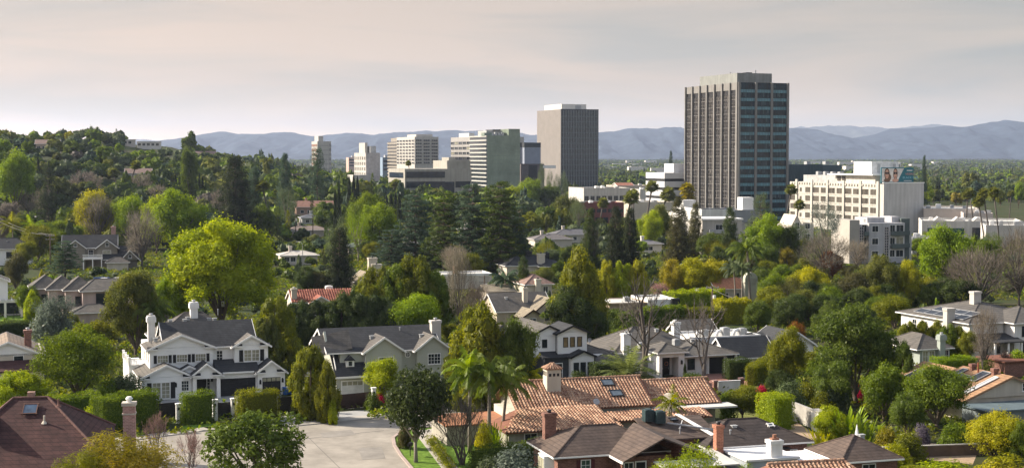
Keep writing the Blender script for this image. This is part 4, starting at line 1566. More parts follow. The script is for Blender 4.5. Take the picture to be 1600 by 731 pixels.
def tower_mid():
 p, side, front = fit(839, 876.5, 934.5, 303)
 h = hgt(p, 171)
 b = Bldg('office_tower', 'square office tower with a blank beige left wall and dark ribbed right face', 'office tower', p)
 beige = mat('beige_panels', (0.205, 0.188, 0.177), 0.85, 0.05, 0.15, kind='siding')
 dark = glass('ribbed_glass', (0.018, 0.028, 0.035), 0.12, 0.4, 0.3)
 rib = mat('rib_metal', (0.30, 0.31, 0.31), 0.6, 0.1, 1.0)
 b.box('wall', beige, 0, 0.6, 6, front, side, h)
 b.obox('glass_face', dark, 0.7, 0.15, 6, front - 0.7, 0.59, h - 1)
 k = MB()
 n = 22
 for i in range(n + 1):
  x = 0.7 + (front - 1.4) * i / n
  k.box(x - 0.15, -0.3, 6, x + 0.15, 0.2, h - 0.6)
 k.build('rib', rib, b.root)
 k = MB()
 for f in range(14):
  z = 6 + (h - 8) * f / 14
  k.box(0.7, 0.0, z, front - 0.7, 0.17, z + 0.9)
 k.build('spandrel', mat('mid_spandrel', (0.05, 0.075, 0.085), 0.4, 0.2, 0.5), b.root)
 b.box('frame', mat('dark_frame', (0.05, 0.055, 0.06), 0.5), -0.2, -0.3, h - 1, front + 0.2, 0.62, h + 0.1)
 b.box('frame', MATS['dark_frame'], -0.1, -0.3, 6, 0.7, 0.61, h - 1)
 b.box('frame', MATS['dark_frame'], front - 0.7, -0.3, 6, front + 0.12, 0.61, h - 1)
 b.box('podium', mat('podium_dark', (0.045, 0.05, 0.055), 0.6), 2, 3, 0, front - 2, side - 3, 6)
 b.obox('penthouse', mat('pale_penthouse', (0.62, 0.61, 0.58), 0.7, 0.04, 0.3), 4, 9, h - 1, front * 0.78, side * 0.85, h + 4.8)
 b.obox('penthouse_door', METAL, front * 0.48, 8.9, h + 0.1, front * 0.64, 9.1, h + 3.8)
 b.done()

def tower_green():
 p, side, front = fit(734, 760.5, 812.5, 308)
 h = hgt(p, 212)
 b = Bldg('office_tower', 'pale green glass office block with a striped left face and notched roof', 'office tower', p)
 g = mat('green_glass', (0.20, 0.245, 0.185), 0.3, 0.18, 0.08, 0.5)
 b.obox('glass_face', g, 0.4, 0.0, 0, front, 0.6, h)
 k = MB()
 for f in range(15):
  z = h * f / 15
  k.box(0.4, -0.1, z, front, 0.05, z + 0.35)
 for i in range(12):
  x = 0.4 + (front - 0.4) * i / 12
  k.box(x, -0.06, 0, x + 0.15, 0.06, h)
 k.build('mullion', mat('green_mullion', (0.2, 0.25, 0.2), 0.5), b.root)
 b.box('wall', mat('pale_wall', (0.42, 0.42, 0.39), 0.8), 0.4, 0.6, 0, front, side, h - 0.3)
 k, d = MB(), MB()
 for f in range(15):
  z = h * f / 15
  d.box(0.1, 0.3, z, 0.45, side, z + h / 15 * 0.68)
  k.box(-0.3, 0.3, z + h / 15 * 0.68, 0.45, side, z + h / 15)
 d.build('window_band', DARKGLASS, b.root)
 k.build('balcony_band', mat('white_band', (0.42, 0.42, 0.39), 0.7), b.root)
 # raised corner and machinery
 b.obox('corner_slab', g, front * 0.66, 0.05, h - 0.2, front - 0.05, side * 0.9, hgt(p, 201.5))
 b.obox('penthouse', mat('plant_grey', (0.36, 0.36, 0.35), 0.8), front * 0.10, 9, h - 0.5, front * 0.58, side * 0.7, hgt(p, 204))
 b.obox('roof_canopy', MATS['dark_frame'], front * 0.28, 8, hgt(p, 204), front * 0.52, side * 0.6, hgt(p, 202.2))
 b.obox('cooling_unit', mat('green_plant', (0.16, 0.2, 0.17), 0.7), -front * 0.02, 4, h - 0.3, front * 0.2, 12, hgt(p, 207.5))
 for i in range(4):
  b.obox('cooling_unit', METAL, front * (.2 + .1 * i), 4, h - .3, front * (.26 + .1 * i), 7, h + 2.2 + .5 * (i % 2))
 b.done()

def office_white():
 p, side, front = fit(603.5, 648, 685.5, 296)
 h = hgt(p, 214)
 W = mat('white_precast', (0.46, 0.44, 0.41), 0.8, 0.04, 0.2, kind='streak')
 b = Bldg('office_building', 'white gridded office block with square windows and a brown glass rear wing', 'office building', p)
 s2 = side * 0.62
 b.box('wall', W, 0.3, 0.3, 0, front, s2, h)
 nf = 8
 z0 = hgt(p, 257)
 fh = (h - 2.2 - z0) / nf
 for f in range(nf):
  z = z0 + f * fh
  for i in range(6):
   y = s2 * (i + 0.5) / 6
   b.window('L', 0.3, y, z + fh * 0.25, s2 / 6 * 0.62, fh * 0.5, 1, 1, W, DARKGLASS, 0.25, False, dep=0.5)
  for i in range(3):
   w = front / 3
   b.window('F', 0.3, w * (i + 0.5), z + fh * 0.28, w * 0.78, fh * 0.5, 3, 1, W, DARKGLASS, 0.3, False, dep=0.6, mun=0.15)
 b.box('roof', W, 4, 8, h, front - 4, s2 * 0.6, h + 2.6)
 br = mat('bronze_band', (0.26, 0.235, 0.20), 0.7, 0.1, 0.3)
 k = MB()
 h2 = hgt(p, 219)
 b.box('rear_wing', glass('bronze_glass', (0.06, 0.055, 0.045), 0.2), 2, s2 + 2, 0, front - 8, side, h2 - 1)
 for f in range(14):
  z = h2 * f / 14
  k.box(1.4, s2 + 1.4, z, front - 7.6, side + 0.5, z + h2 / 14 * 0.45)
 k.build('band', br, b.root)
 b.obox('penthouse', br, 4, s2 + 6, h2 - 1, front * 0.5, side * 0.95, h2 + 3)
 b.done()

def office_grey():
 p, side, front = fit(704, 735, 748, 296)
 h = hgt(p, 214)
 b = Bldg('office_building', 'grey concrete office block with rows of shaded windows half hidden by the green glass tower', 'office building', p)
 c = mat('grey_precast', (0.30, 0.29, 0.28), 0.85, 0.08, 0.3)
 b.box('wall', c, 0.4, 0, 0, front, side, h)
 for f in range(9):
  z = 4 + f * (h - 6) / 9
  for i in range(5):
   y = side * (i + 0.5) / 5
   b.window('L', 0.4, y, z, side / 5 * 0.75, 2.4, 2, 1, c, DARKGLASS if (i * 3 + f * 5) % 7 else PALEGLASS, 0.3, False, dep=0.5)
 b.obox('penthouse', mat('pale_penthouse', (0.62, 0.61, 0.58)), 3, side * 0.2, h - 0.2, front, side * 0.7, h + 4)
 b.done()

def office_low():
 p, side, front = fit(606, 632, 737, 318)
 h = hgt(p, 264)
 b = Bldg('office_building', 'long low beige office building with dark ribbon windows in front of the white gridded block', 'office building', p)
 c = mat('beige_concrete', (0.34, 0.325, 0.29), 0.85, 0.06, 0.2, kind='streak')
 g = glass('blue_ribbon_glass', (0.015, 0.025, 0.04), 0.12, 0.3)
 b.box('wall', c, 0.4, 0.4, 0, front, side, h)
 for k in range(3):
  z = h * (0.16 + 0.29 * k)
  b.obox('window_band', g, front * 0.03, 0.15, z, front * 0.6, 0.42, z + h * 0.18)
  if k == 1:
   b.obox('window_band', g, front * 0.76, 0.15, z, front * 0.98, 0.42, z + h * 0.18)
  b.obox('window_band', g, 0.15, side * 0.1, z, 0.42, side * 0.92, z + h * 0.15)
 b.obox('recess', g, front * 0.40, 0.02, h * 0.05, front * 0.74, 0.43, h * 0.62)
 b.obox('corner_slab', c, front * 0.64, 1.0, h - 0.2, front * 0.99, side * 0.8, hgt(p, 251))
 b.obox('stair_tower', c, front * 0.72, 8, h - 0.2, front * 0.82, side * 0.6, hgt(p, 246))
 b.obox('entry_wall', mat('pale_wall', (0.42, 0.42, 0.39)), front * 0.28, -3, 0, front * 0.36, 0.0, h * 0.5)
 b.done()

def small_offices():
 # white tower far left
 p, side, front = fit(487, 496, 518, 282)
 h = hgt(p, 221)
 W = mat('white_precast', (0.46, 0.44, 0.41))
 b = Bldg('office_tower', 'small white tower with brown striped left face above the trees', 'office tower', p)
 b.box('wall', W, 0.3, 0.3, 0, front, side, h)
 k = MB()
 for f in range(8):
  z = h * (f + 0.3) / 8.4
  k.box(0.0, 2, z, 0.32, side - 1, z + 2.2)
 k.build('window_band', mat('brown_band', (0.22, 0.13, 0.10), 0.7), b.root)
 k = MB()
 for f in range(8):
  z = h * (f + 0.3) / 8.4
  k.box(front * 0.86, 0.05, z, front + 0.05, 0.33, z + 2.6)
  k.box(front * 0.06, 0.2, z + 0.5, front * 0.8, 0.32, z + 1.1)
 k.build('window_slot', mat('slot_shade', (0.30, 0.29, 0.28), 0.7), b.root)
 b.obox('penthouse', W, 2, 4, h, front * 0.5, side * 0.8, h + 5)
 b.done()
 # white medical block with grey blank end
 p, side, front = fit(553, 571, 594, 305)
 h = hgt(p, 239)
 b = Bldg('office_building', 'small white office block with tiny windows and a plain grey end wall', 'office building', p)
 b.box('wall', W, 0.3, 0.02, 0, front, side, h)
 b.obox('end_wall', mat('lilac_grey', (0.42, 0.40, 0.40), 0.8), 0.5, -0.3, 0, front, 0.0, h - 0.4)
 for f in range(6):
  for i in range(6):
   b.window('L', 0.3, side * (i + 0.5) / 6, 5 + f * (h - 6) / 6, 1.8, 1.9, 1, 1, W, DARKGLASS, 0.15, False)
 b.obox('penthouse', W, 2, side * 0.3, h, front * 0.4, side * 0.8, h + 6)
 b.obox('cooling_unit', METAL, front * .5, side * .2, h, front * .9, side * .5, h + 4)
 b.obox('loading_block', W, -9, -8, 0, 0, 8, 12)
 b.done()
 # blue, white and red building behind the beige tower
 p, side, front = fit(812, 819, 845, 305)
 h = hgt(p, 223)
 b = Bldg('office_building', 'blue grey office block with a dark top band between the green and beige towers', 'office building', p)
 b.box('wall', mat('blue_grey_panel', (0.26, 0.29, 0.36), 0.6, 0.06, 0.2), 0.3, 0.3, 0, front, side, h - 4)
 b.obox('top_band', MATS['dark_frame'], 0, 0, h - 4, front, side, h)
 b.obox('penthouse', W, -8, 12, 0, 4, side, h + 5)
 k = MB()
 for f in range(9):
  k.box(-8.2, 11.7, 5 + f * 4.6, 0.2, 12, 7 + f * 4.6)
 k.build('window_band', mat('brown_band', (0.22, 0.13, 0.10)), b.root)
 b.obox('podium', mat('podium_brown', (0.12, 0.10, 0.10), 0.8), -6, -8, 0, front, 0.2, hgt(p, 256))
 b.obox('window_band', BLACK, 1, -8.3, 4, 9, -8, hgt(p, 258))
 b.obox('sign_panel', TRIM, 14, -8.3, hgt(p, 262) - 0.5, 26, -8, hgt(p, 258.5))
 b.done()
 # long white store
 p = G(440, 286)
 b = Bldg('department_store', 'long low white store roofline above the trees at the foot of the hill', 'store', (p.x - 20, p.y, 0), R(12))
 sc = p.y / FPX
 hh = hgt(p, 248)
 b.box('wall', W, 0, 0, 0, 78 * sc, 60, hh)
 b.obox('colonnade', mat('slot_shade', (0.30, 0.29, 0.28)), 26 * sc, -0.6, hh * 0.45, 52 * sc, 0, hh * 0.8)
 for i in range(9):
  b.obox('column', W, (27 + i * 2.9) * sc, -1.2, 0, (27.8 + i * 2.9) * sc, -0.6, hh * 0.85)
 b.obox('roof_block', W, 2 * sc, 12, hh, 14 * sc, 40, hh + 6)
 b.obox('roof_block', W, 22 * sc, 12, hh, 36 * sc, 40, hh + 4.5)
 for i in range(3):
  b.own('roof_dome', TRIM, MB().cyl((18 + 7 * i) * sc, 10, hh, hh + 7 - i, 3.2 - .5 * i, 12, 1.2))
 b.obox('brick_block', BRICK, -6 * sc, 20, 0, 2 * sc, 50, hh + 6)
 b.obox('upper_block', mat('plant_grey', (0.36, 0.36, 0.35)), 40 * sc, 50, hh - 1, 62 * sc, 58, hh + 8)
 b.done()
 # more distant low roofs
 for i, (px, base, w, top, c, lab) in enumerate(((560, 281, 40, 250, (0.33, 0.36, 0.40), 'low blue grey office roof left of the white gridded block'),
          (545, 277, 20, 246, (0.45, 0.33, 0.28), 'distant low terracotta roofed block beside the small white tower'),
          (598, 292, 18, 246, (0.20, 0.27, 0.36), 'low blue banded office strip tucked behind the plain grey end wall'))):
  p = G(px, base)
  sc = p.y / FPX
  hh = hgt(p, top)
  b = Bldg('office_building', lab, 'office building', p, R(14))
  b.box('wall', mat('low_office_%s' % 'abc'[i], c, 0.7), 0, 0, 0, w * sc, 30, hh)
  for f in range(3):
   b.obox('window_band', DARKGLASS, 1, -0.2, hh * (.55 + .14 * f), w * sc - 1, 0, hh * (.62 + .14 * f))
  b.obox('roof_block', METAL, w * sc * .3, 6, hh, w * sc * .6, 16, hh + 2.5)
  b.done()

def striped_block():
 p, side, front = fit(None or 1030, 1038, 1092, 338)
 h = hgt(p, 270)
 b = Bldg('office_building', 'white office block with black horizontal window bands beside the dark tower', 'office building', p)
 wb = mat('white_band2', (0.55, 0.56, 0.58), 0.7, 0.04, 0.2)
 b.box('wall', BLACK, 0.4, 0.4, 0, front, 24, h - 0.5)
 k = MB()
 for f in range(5):
  z = h - (f + 1) * h / 5 + h / 5 * 0.32
  k.box(0, 0, z, front + 0.3, 24.3, z + h / 5 * 0.68)
 k.build('band', wb, b.root)
 b.obox('penthouse', wb, front * 0.4, 6, h, front * 0.9, 18, h + 5)
 b.obox('sign_panel', mat('teal_sign', (0.1, 0.4, 0.42), 0.6), front * 0.3, -0.4, 2, front * 0.5, -0.05, 5)
 b.done()

def hotel():
 W = mat('hotel_stucco', (0.48, 0.46, 0.42), 0.85, 0.03, 0.3, kind='streak')
 q, side, fr = fit(1234, 1380, 1443, 366)
 hh = hgt(q, 288)
 b = Bldg('hotel', 'long white hotel with rows of dark balconied windows and a windowless grey end wall', 'hotel', q)
 b.box('wall', W, 0, 0.3, 0, fr, side, hh)
 b.box('end_wall', mat('pale_grey_stucco', (0.52, 0.51, 0.50), 0.85, 0.04, 0.2, kind='streak'), -0.05, -0.1, 0, fr + 0.05, 0.28, hh + 0.4)
 b.box('coping', TRIM, -0.4, -0.2, hh + 0.4, fr + 0.3, 0.5, hh + 0.8)
 shade = mat('curtain_glass', (0.085, 0.075, 0.062), 0.4, 0.3, 0.2)
 n = 11
 v0 = 4.0
 bay = (side - v0) / n
 fh = hh / 5.4
 for i in range(n + 1):
  y = v0 + bay * i
  if i % 2 == 0:
   b.obox('pilaster', W, -0.55, y - 0.8, 0, -0.003, y + 0.8, hh + 1.2)
 for f in range(1, 5):
  b.obox('balcony_ledge', W, -0.2, v0, f * fh + 0.1, -0.002, side, f * fh + 0.5)
  for i in range(n):
   y = v0 + bay * (i + 0.5)
   if i == n - 2:
    b.window('L', 0, y, f * fh + 1.0, 1.8, 1.8, 1, 1, W, shade, 0.15, False)
    continue
   b.window('L', 0, y, f * fh + 0.75, bay * 0.76, fh * 0.62, 2, 1, W, shade, 0.12, False, dep=0.12)
 for i in range(int((side - v0) / 2.2)):
  b.obox('cornice_block', W, -0.4, v0 + i * 2.2 + 0.4, hh - 1.0, -0.003, v0 + i * 2.2 + 1.3, hh - 0.2)
 pz = hh + 3.6
 b.obox('penthouse', W, 3.5, side * 0.15, hh - 0.1, fr * 0.9, side * 0.56, pz)
 for a in (0.47, 0.52):
  b.obox('penthouse_window', shade, 3.3, side * (a - 0.018), hh + 0.9, 3.49, side * (a + 0.018), hh + 3.0)
 b.obox('roof_slab', TRIM, 1.0, side * 0.13, pz, fr * 0.95, side * 0.60, pz + 0.5)
 b.obox('lift_house', mat('lift_house_paint', (0.62, 0.62, 0.62), 0.8), fr * 0.25, side * 0.22, pz + 0.4, fr * 0.95, side * 0.40, pz + 6.0)
 for a in (0.4, 0.8):
  b.obox('louvre', METAL, fr * a, side * 0.22 - 0.12, pz + 1.2, fr * (a + 0.07), side * 0.22 + 0.02, pz + 5)
 b.obox('rear_roof', mat('grey_roofing', (0.34, 0.34, 0.34), 0.9), fr * 0.3, side * 0.6, hh - 0.1, fr * 0.95, side * 0.97, hh + 3.2)
 for i in range(4):
  b.ac(fr * 0.5, side * (0.64 + 0.08 * i), hh + 3.2, 2.0, 1.6)
 b.done()
 # billboard
 k = q.y / FPX
 bb = empty('billboard', (q.x + 2 * k, q.y + 7, 0), R(6))
 tag(bb, 'teal and white advertising billboard with two women in sunglasses on the flat roof', 'billboard')
 z0, z1 = hgt(q, 286), hgt(q, 262)
 W_ = 53 * k
 teal = mat('billboard_teal', (0.025, 0.15, 0.19), 0.6, 0.06, 0.5)
 MB().box(0, 0.05, z0, W_, 0.6, z1).build('board', teal, bb)
 MB().box(-0.15, 0.0, z0 - 0.9, W_ + 0.15, 0.7, z0 - 0.02).build('apron', mat('billboard_apron', (0.03, 0.05, 0.05), 0.7), bb)
 Hh = z1 - z0
 wp = MB()
 wp.prism([(0.3, 0.03, z0 + 0.4), (W_ * 0.50, 0.03, z0 + 0.4), (W_ * 0.70, 0.03, z1 - 0.4), (0.3, 0.03, z1 - 0.4)], (0, 0.03, 0))
 wp.build('white_panel', mat('billboard_white', (0.62, 0.60, 0.58), 0.6), bb)
 skin, hair = mat('printed_skin', (0.50, 0.30, 0.22), 0.6), mat('printed_hair', (0.13, 0.075, 0.04), 0.6)
 def disc(name, m, cx, cz, rx, rz, y):
  mb = MB()
  pts = [(cx + rx * math.cos(t * math.pi / 8), y, cz + rz * math.sin(t * math.pi / 8)) for t in range(16)]
  mb.prism(pts, (0, 0.01, 0))
  mb.build(name, m, bb)
 for i, cx in enumerate((0.18, 0.44)):
  x = W_ * cx
  disc('printed_hair', hair, x, z0 + Hh * 0.58, W_ * (0.085 if i == 0 else 0.07), Hh * 0.38, 0.015)
  if i == 0:
   disc('printed_hair', hair, x + W_ * 0.03, z0 + Hh * 0.35, W_ * 0.10, Hh * 0.28, 0.012)
  disc('printed_shoulder', skin if i else hair, x, z0 + Hh * 0.16, W_ * 0.10, Hh * 0.12, 0.005)
  disc('printed_face', skin, x, z0 + Hh * 0.57, W_ * 0.056, Hh * 0.30, -0.01)
  for sg in (-1, 1):
   disc('printed_sunglasses', BLACK, x + sg * W_ * 0.028, z0 + Hh * 0.63, W_ * 0.026, Hh * 0.085, -0.025)
  disc('printed_lips', mat('printed_red', (0.35, 0.05, 0.05), 0.6), x, z0 + Hh * 0.37, W_ * 0.016, Hh * 0.025, -0.025)
 def text(body, x, z, size, m):
  cu = bpy.data.curves.new('lettering', 'FONT')
  cu.body = body
  cu.size = size
  cu.extrude = 0.03
  cu.materials.append(m)
  tmp = bpy.data.objects.new('lettering_curve', cu)
  me = bpy.data.meshes.new_from_object(tmp)
  bpy.data.objects.remove(tmp)
  o = link('lettering', me)
  o.parent = bb
  o.rotation_euler = (R(90), 0, 0)
  o.location = (x, 0.0, z)
 pink = mat('printed_pink', (0.5, 0.28, 0.26), 0.6)
 sky_ = mat('printed_pale_blue', (0.25, 0.5, 0.6), 0.6)
 text('VEERS', W_ * 0.74, z0 + Hh * 0.50, Hh * 0.22, pink)
 text('BLACK BAG', W_ * 0.665, z0 + Hh * 0.27, Hh * 0.20, sky_)
 MB().box(W_ * 0.79, -0.02, z0 + Hh * 0.78, W_ * 0.96, 0.02, z0 + Hh * 0.83).box(W_ * 0.70, -0.02, z0 + Hh * 0.12, W_ * 0.94, 0.02, z0 + Hh * 0.15).build('small_print', TRIM, bb)
 k2 = MB()
 for i in range(5):
  x = W_ * (i + 0.5) / 5
  k2.box(x - 0.15, 0.6, hh, x + 0.15, 0.9, z0 + 3)
  k2.box(x - 0.1, 0.6, hh + 0.02, x + 0.1, 4.0, hh + 0.4)
 k2.build('support', METAL, bb)

def dark_box():
 p, side, front = fit(1222, 1226, 1285, 330, R(14))
 h = hgt(p, 257)
 b = Bldg('office_building', 'dark blue slab office block behind the white hotel', 'office building', p, R(14))
 b.box('wall', mat('navy_panel', (0.035, 0.06, 0.075), 0.5, 0.12, 0.1), 0, 0, 0, front, 30, h)
 b.box('side_wing', mat('navy_wing', (0.055, 0.085, 0.105), 0.5, 0.12, 0.1), front, 0.5, 0, front * 1.5, 30, h - 0.4)
 k = MB()
 for i in range(12):
  k.box(front * i / 12, -0.12, 0, front * i / 12 + 0.25, 0.02, h)
 k.build('fin', MATS['navy_wing'], b.root)
 for i in range(3):
  b.obox('roof_unit', METAL, front * (0.15 + 0.5 * i), 4, h, front * (0.25 + 0.5 * i), 8, h + 1.8)
 b.done()

def apartments():
 # grey apartment block
 p, side, front = fit(1316, 1328, 1426, 412, R(12))
 S = mat('grey_stucco', (0.42, 0.42, 0.44), 0.85, 0.05, 0.3, kind='streak')
 D = mat('slate_stucco', (0.10, 0.125, 0.12), 0.85, 0.06, 0.3)
 k = p.y / FPX
 b = Bldg('apartment_building', 'grey stucco apartment house with ladder windows and green balconies below the hotel', 'apartment house', p, R(12))
 h = hgt(p, 349)
 b.box('wall', mat('beige_stucco', (0.38, 0.355, 0.32), 0.85, 0.05, 0.3), 0, 0.5, 0, front * 0.16, 14, hgt(p, 344))
 b.box('wall', S, front * 0.16, 1.2, 0, front * 0.30, 14, hgt(p, 352))
 b.box('wall', S, front * 0.30, 0, 0, front * 0.88, 14, h)
 b.box('upper_wall', S, front * 0.34, 3, h - 1, front * 0.62, 12, hgt(p, 341))
 b.box('upper_wall', S, front * 0.76, 4, h - 1, front * 0.9, 12, hgt(p, 340))
 b.box('side_wall', D, front * 0.88, 2.5, 0, front * 1.02, 14, h + 1.2)
 b.box('side_wall', mat('pale_grey_stucco', (0.52, 0.51, 0.50)), front * 1.02, 5, 0, front * 1.12, 14, h - 3)
 for (a, w) in ((0.16, 0.055), (0.585, 0.055)):
  b.window('F', 0.5 if a < .3 else 0, front * (a + 0.03) if a < .3 else front * a, h * 0.12, front * w, h * 0.78, 2, 12, mat('ladder_paint', (0.5, 0.47, 0.47), 0.7), DARKGLASS, 0.1, False, dep=0.2, mun=0.16)
 for f in range(3):
  z = 2 + f * h / 3.2
  b.window('F', 0, front * 0.40, z, 2.0, 1.8, 2, 1, TRIM, DARKGLASS, 0.12, False)
  b.window('F', 0, front * 0.68, z, 1.6, 2.0, 2, 1, TRIM, DARKGLASS, 0.12, False)
  b.window('F', 0, front * 0.80, z, 2.4, 2.0, 2, 1, TRIM, PALEGLASS if f == 1 else DARKGLASS, 0.12, False)
  b.window('F', 1.2, front * 0.25, z, 1.6, 2.1, 2, 1, TRIM, DARKGLASS, 0.12, False)
  if f:
   b.obox('balcony', D, front * 0.65, -1.3, z - 1.2, front * 0.86, -0.003, z + 0.1)
   b.obox('balcony', D, front * 0.22, -0.4, z - 1.2, front * 0.295, 1.19, z + 0.1)
   b.obox('balcony', D, front * 0.90, 1.2, z - 1.2, front * 1.0, 2.497, z + 0.1)
 for i in range(5):
  b.ac(front * (0.36 + 0.05 * i), 5, h, 1.1, 1.2)
 b.done()
 # narrow beige church-like front
 p, side, front = fit(1228, 1236, 1272, 402, R(10))
 C = mat('cream_stucco', (0.48, 0.44, 0.38), 0.85, 0.05, 0.3)
 b = Bldg('apartment_building', 'cream building with a stepped gable and arched window left of the grey apartments', 'apartment house', p, R(10))
 h = hgt(p, 352)
 b.box('wall', C, 0, 0, 0, front, 14, h)
 b.mb('wall', C).prism([(front * 0.02, 0.3, h - 0.1), (front * 0.5, 0.3, h - 0.1), (front * 0.26, 0.3, h + 3.4)], (0, 12, 0))
 for i in range(7):
  b.obox('merlon', C, front * (0.55 + 0.065 * i), 0, h, front * (0.585 + 0.065 * i), 0.5, h + 0.9)
 for f in range(3):
  b.window('F', 0, front * 0.26, 2.5 + f * 3.4, 1.4, 2.0, 2, 2, TRIM, DARKGLASS, 0.12)
  b.window('F', 0, front * 0.72, 2.5 + f * 3.4, 1.6, 1.6, 2, 1, TRIM, DARKGLASS, 0.12)
 b.done()
 # beige apartments under the parking deck
 p, side, front = fit(1092, 1097, 1160, 402, R(8))
 b = Bldg('apartment_building', 'plain beige apartment block with two small balconies under the parking deck', 'apartment house', p, R(8))
 h = hgt(p, 344)
 b.box('wall', mat('taupe_stucco', (0.44, 0.41, 0.37), 0.85, 0.05, 0.3, kind='streak'), 0, 0, 0, front, 16, h)
 b.obox('roof_edge', TRIM, -0.3, -0.3, h, front + 0.3, 16, h + 0.5)
 for f in range(3):
  z = 1.5 + f * 3.6
  b.window('F', 0, front * 0.42, z, 2.3, 1.9, 2, 1, TRIM, DARKGLASS, 0.1, False)
  b.obox('balcony', mat('grey_stucco', (0.42, 0.42, 0.44)), front * 0.16, -1.2, z - 0.9, front * 0.56, -0.003, z + 0.3)
  b.window('F', 0, front * 0.8, z, 1.4, 1.5, 2, 1, TRIM, DARKGLASS, 0.1, False)
 b.done()

CARP = {}
def make_car(col, name='parked_car'):
 """saloon car 4.5 m long along x; parts: body, cabin glass, wheels, lamps"""
 key = col
 if key not in CARP:
  paint = mat('car_paint_%s' % key, {'white': (0.7, 0.7, 0.7), 'black': (0.02, 0.02, 0.022), 'silver': (0.38, 0.39, 0.4), 'red': (0.25, 0.02, 0.02), 'blue': (0.03, 0.06, 0.16), 'grey': (0.12, 0.125, 0.13)}[key], 0.25, 0.03, 1.0, 0.6)
  prof = [(-2.25, 0.35), (-2.28, 0.72), (-2.1, 0.92), (-1.55, 0.98), (-0.95, 1.42), (-0.2, 1.5), (0.45, 1.44), (1.15, 1.0), (1.95, 0.86), (2.25, 0.66), (2.25, 0.35)]
  b = MB().prism([(x, -0.86, z) for x, z in prof], (0, 1.72, 0))
  g = MB().prism([(x, -0.875, z) for x, z in ((-1.42, 1.0), (-0.9, 1.38), (-0.2, 1.45), (0.42, 1.39), (1.0, 1.03))], (0, 1.75, 0))
  g.prism([(1.16, -0.7, 1.03), (0.5, -0.62, 1.44), (0.5, 0.62, 1.44), (1.16, 0.7, 1.03)], (0.03, 0, 0.03))
  g.prism([(-1.58, -0.7, 1.01), (-0.98, -0.62, 1.43), (-0.98, 0.62, 1.43), (-1.58, 0.7, 1.01)], (-0.03, 0, 0.03))
  w = MB().tube([(0, -0.1, 0), (0, 0.1, 0)], 0.33, 14)
  r = MB().tube([(0, -0.115, 0), (0, 0.115, 0)], 0.19, 10)
  hl = MB().box(-0.05, -0.22, -0.07, 0.06, 0.22, 0.07)
  CARP[key] = (b.mesh('body', paint), g.mesh('glass', DARKGLASS), w.mesh('wheel', BLACK, False), r.mesh('rim', METAL), hl.mesh('headlight', TRIM), hl.mesh('tail_light', mat('tail_red', (0.3, 0.01, 0.01), 0.3)))
 b, g, w, r, hl, tl = CARP[key]
 o = empty(name, (0, 0, 0))
 link('body', b, o)
 link('glass', g, o)
 for x in (-1.4, 1.4):
  for y in (-0.8, 0.8):
   q = link('wheel', w, o)
   q.location = (x, y, 0.33)
   link('rim', r, q)
 for y in (-0.58, 0.58):
  link('headlight', hl, o).location = (2.24, y, 0.66)
  link('tail_light', tl, o).location = (-2.26, y, 0.72)
 return o

def parking_deck():
 p, side, front = fit(1086, 1096, 1190, 372, R(8))
 h = hgt(p, 327)
 b = Bldg('parking_structure', 'white parking deck with cars on its roof at the foot of the dark tower', 'parking garage', p, R(8))
 W = mat('deck_white', (0.62, 0.62, 0.61), 0.8, 0.04, 0.2, kind='streak')
 f1 = front * 0.55
 b.box('wall', W, 0, 0, h - 5.6, f1, 0.5, h)
 b.box('wall', mat('deck_grey', (0.24, 0.255, 0.27), 0.8, 0.06, 0.3), f1, 0.2, h - 5.5, front, 0.7, h - 0.3)
 b.box('wall', W, 0, 0.5, h - 5.6, 0.5, 46, h)
 b.box('floor_slab', CONC, 0.5, 0.7, h - 2.2, front, 46, h - 1.2)
 b.box('floor_slab', CONC, 0.5, 0.7, 0, front, 46, h - 5.7)
 b.box('dark_storey', BLACK, 2, 4, h - 5.7, front - 1, 44, h - 2.3)
 k = MB()
 for i in range(9):
  k.box(front * i / 9 + 0.5, 0.8, h - 5.7, front * i / 9 + 1.3, 1.6, h - 2.2)
 k.build('column', W, b.root)
 b.obox('stair_house', TRIM, f1 * 1.28, 2, h - 1.2, f1 * 1.62, 9, hgt(p, 309))
 b.obox('stair_house', W, f1 * 0.2, 40, h - 1.2, f1 * 0.6, 46, h + 2.6)
 b.done()
 deck = b.root.matrix_basis
 cols = ['black', 'silver', 'white', 'grey', 'black', 'white', 'blue', 'black', 'silver']
 for i in range(9):
  c = make_car(cols[i])
  u = front * (0.10 + 0.062 * i)
  a = Vector((u, 6 + (i % 3) * 0.6, h - 1.19))
  q = Vector((a.x * math.cos(R(8)) - a.y * math.sin(R(8)), a.x * math.sin(R(8)) + a.y * math.cos(R(8)), a.z)) + p
  c.location = q
  c.rotation_euler.z = R(8 + 100 + prng.uniform(-4, 4))
  w = ('first', 'second', 'third', 'fourth', 'fifth', 'sixth', 'seventh', 'eighth', 'ninth')[i]
  tag(c, '%s car, %s from the left on the roof of the white parking deck' % (cols[i], w), 'car', 'cars on the parking deck')

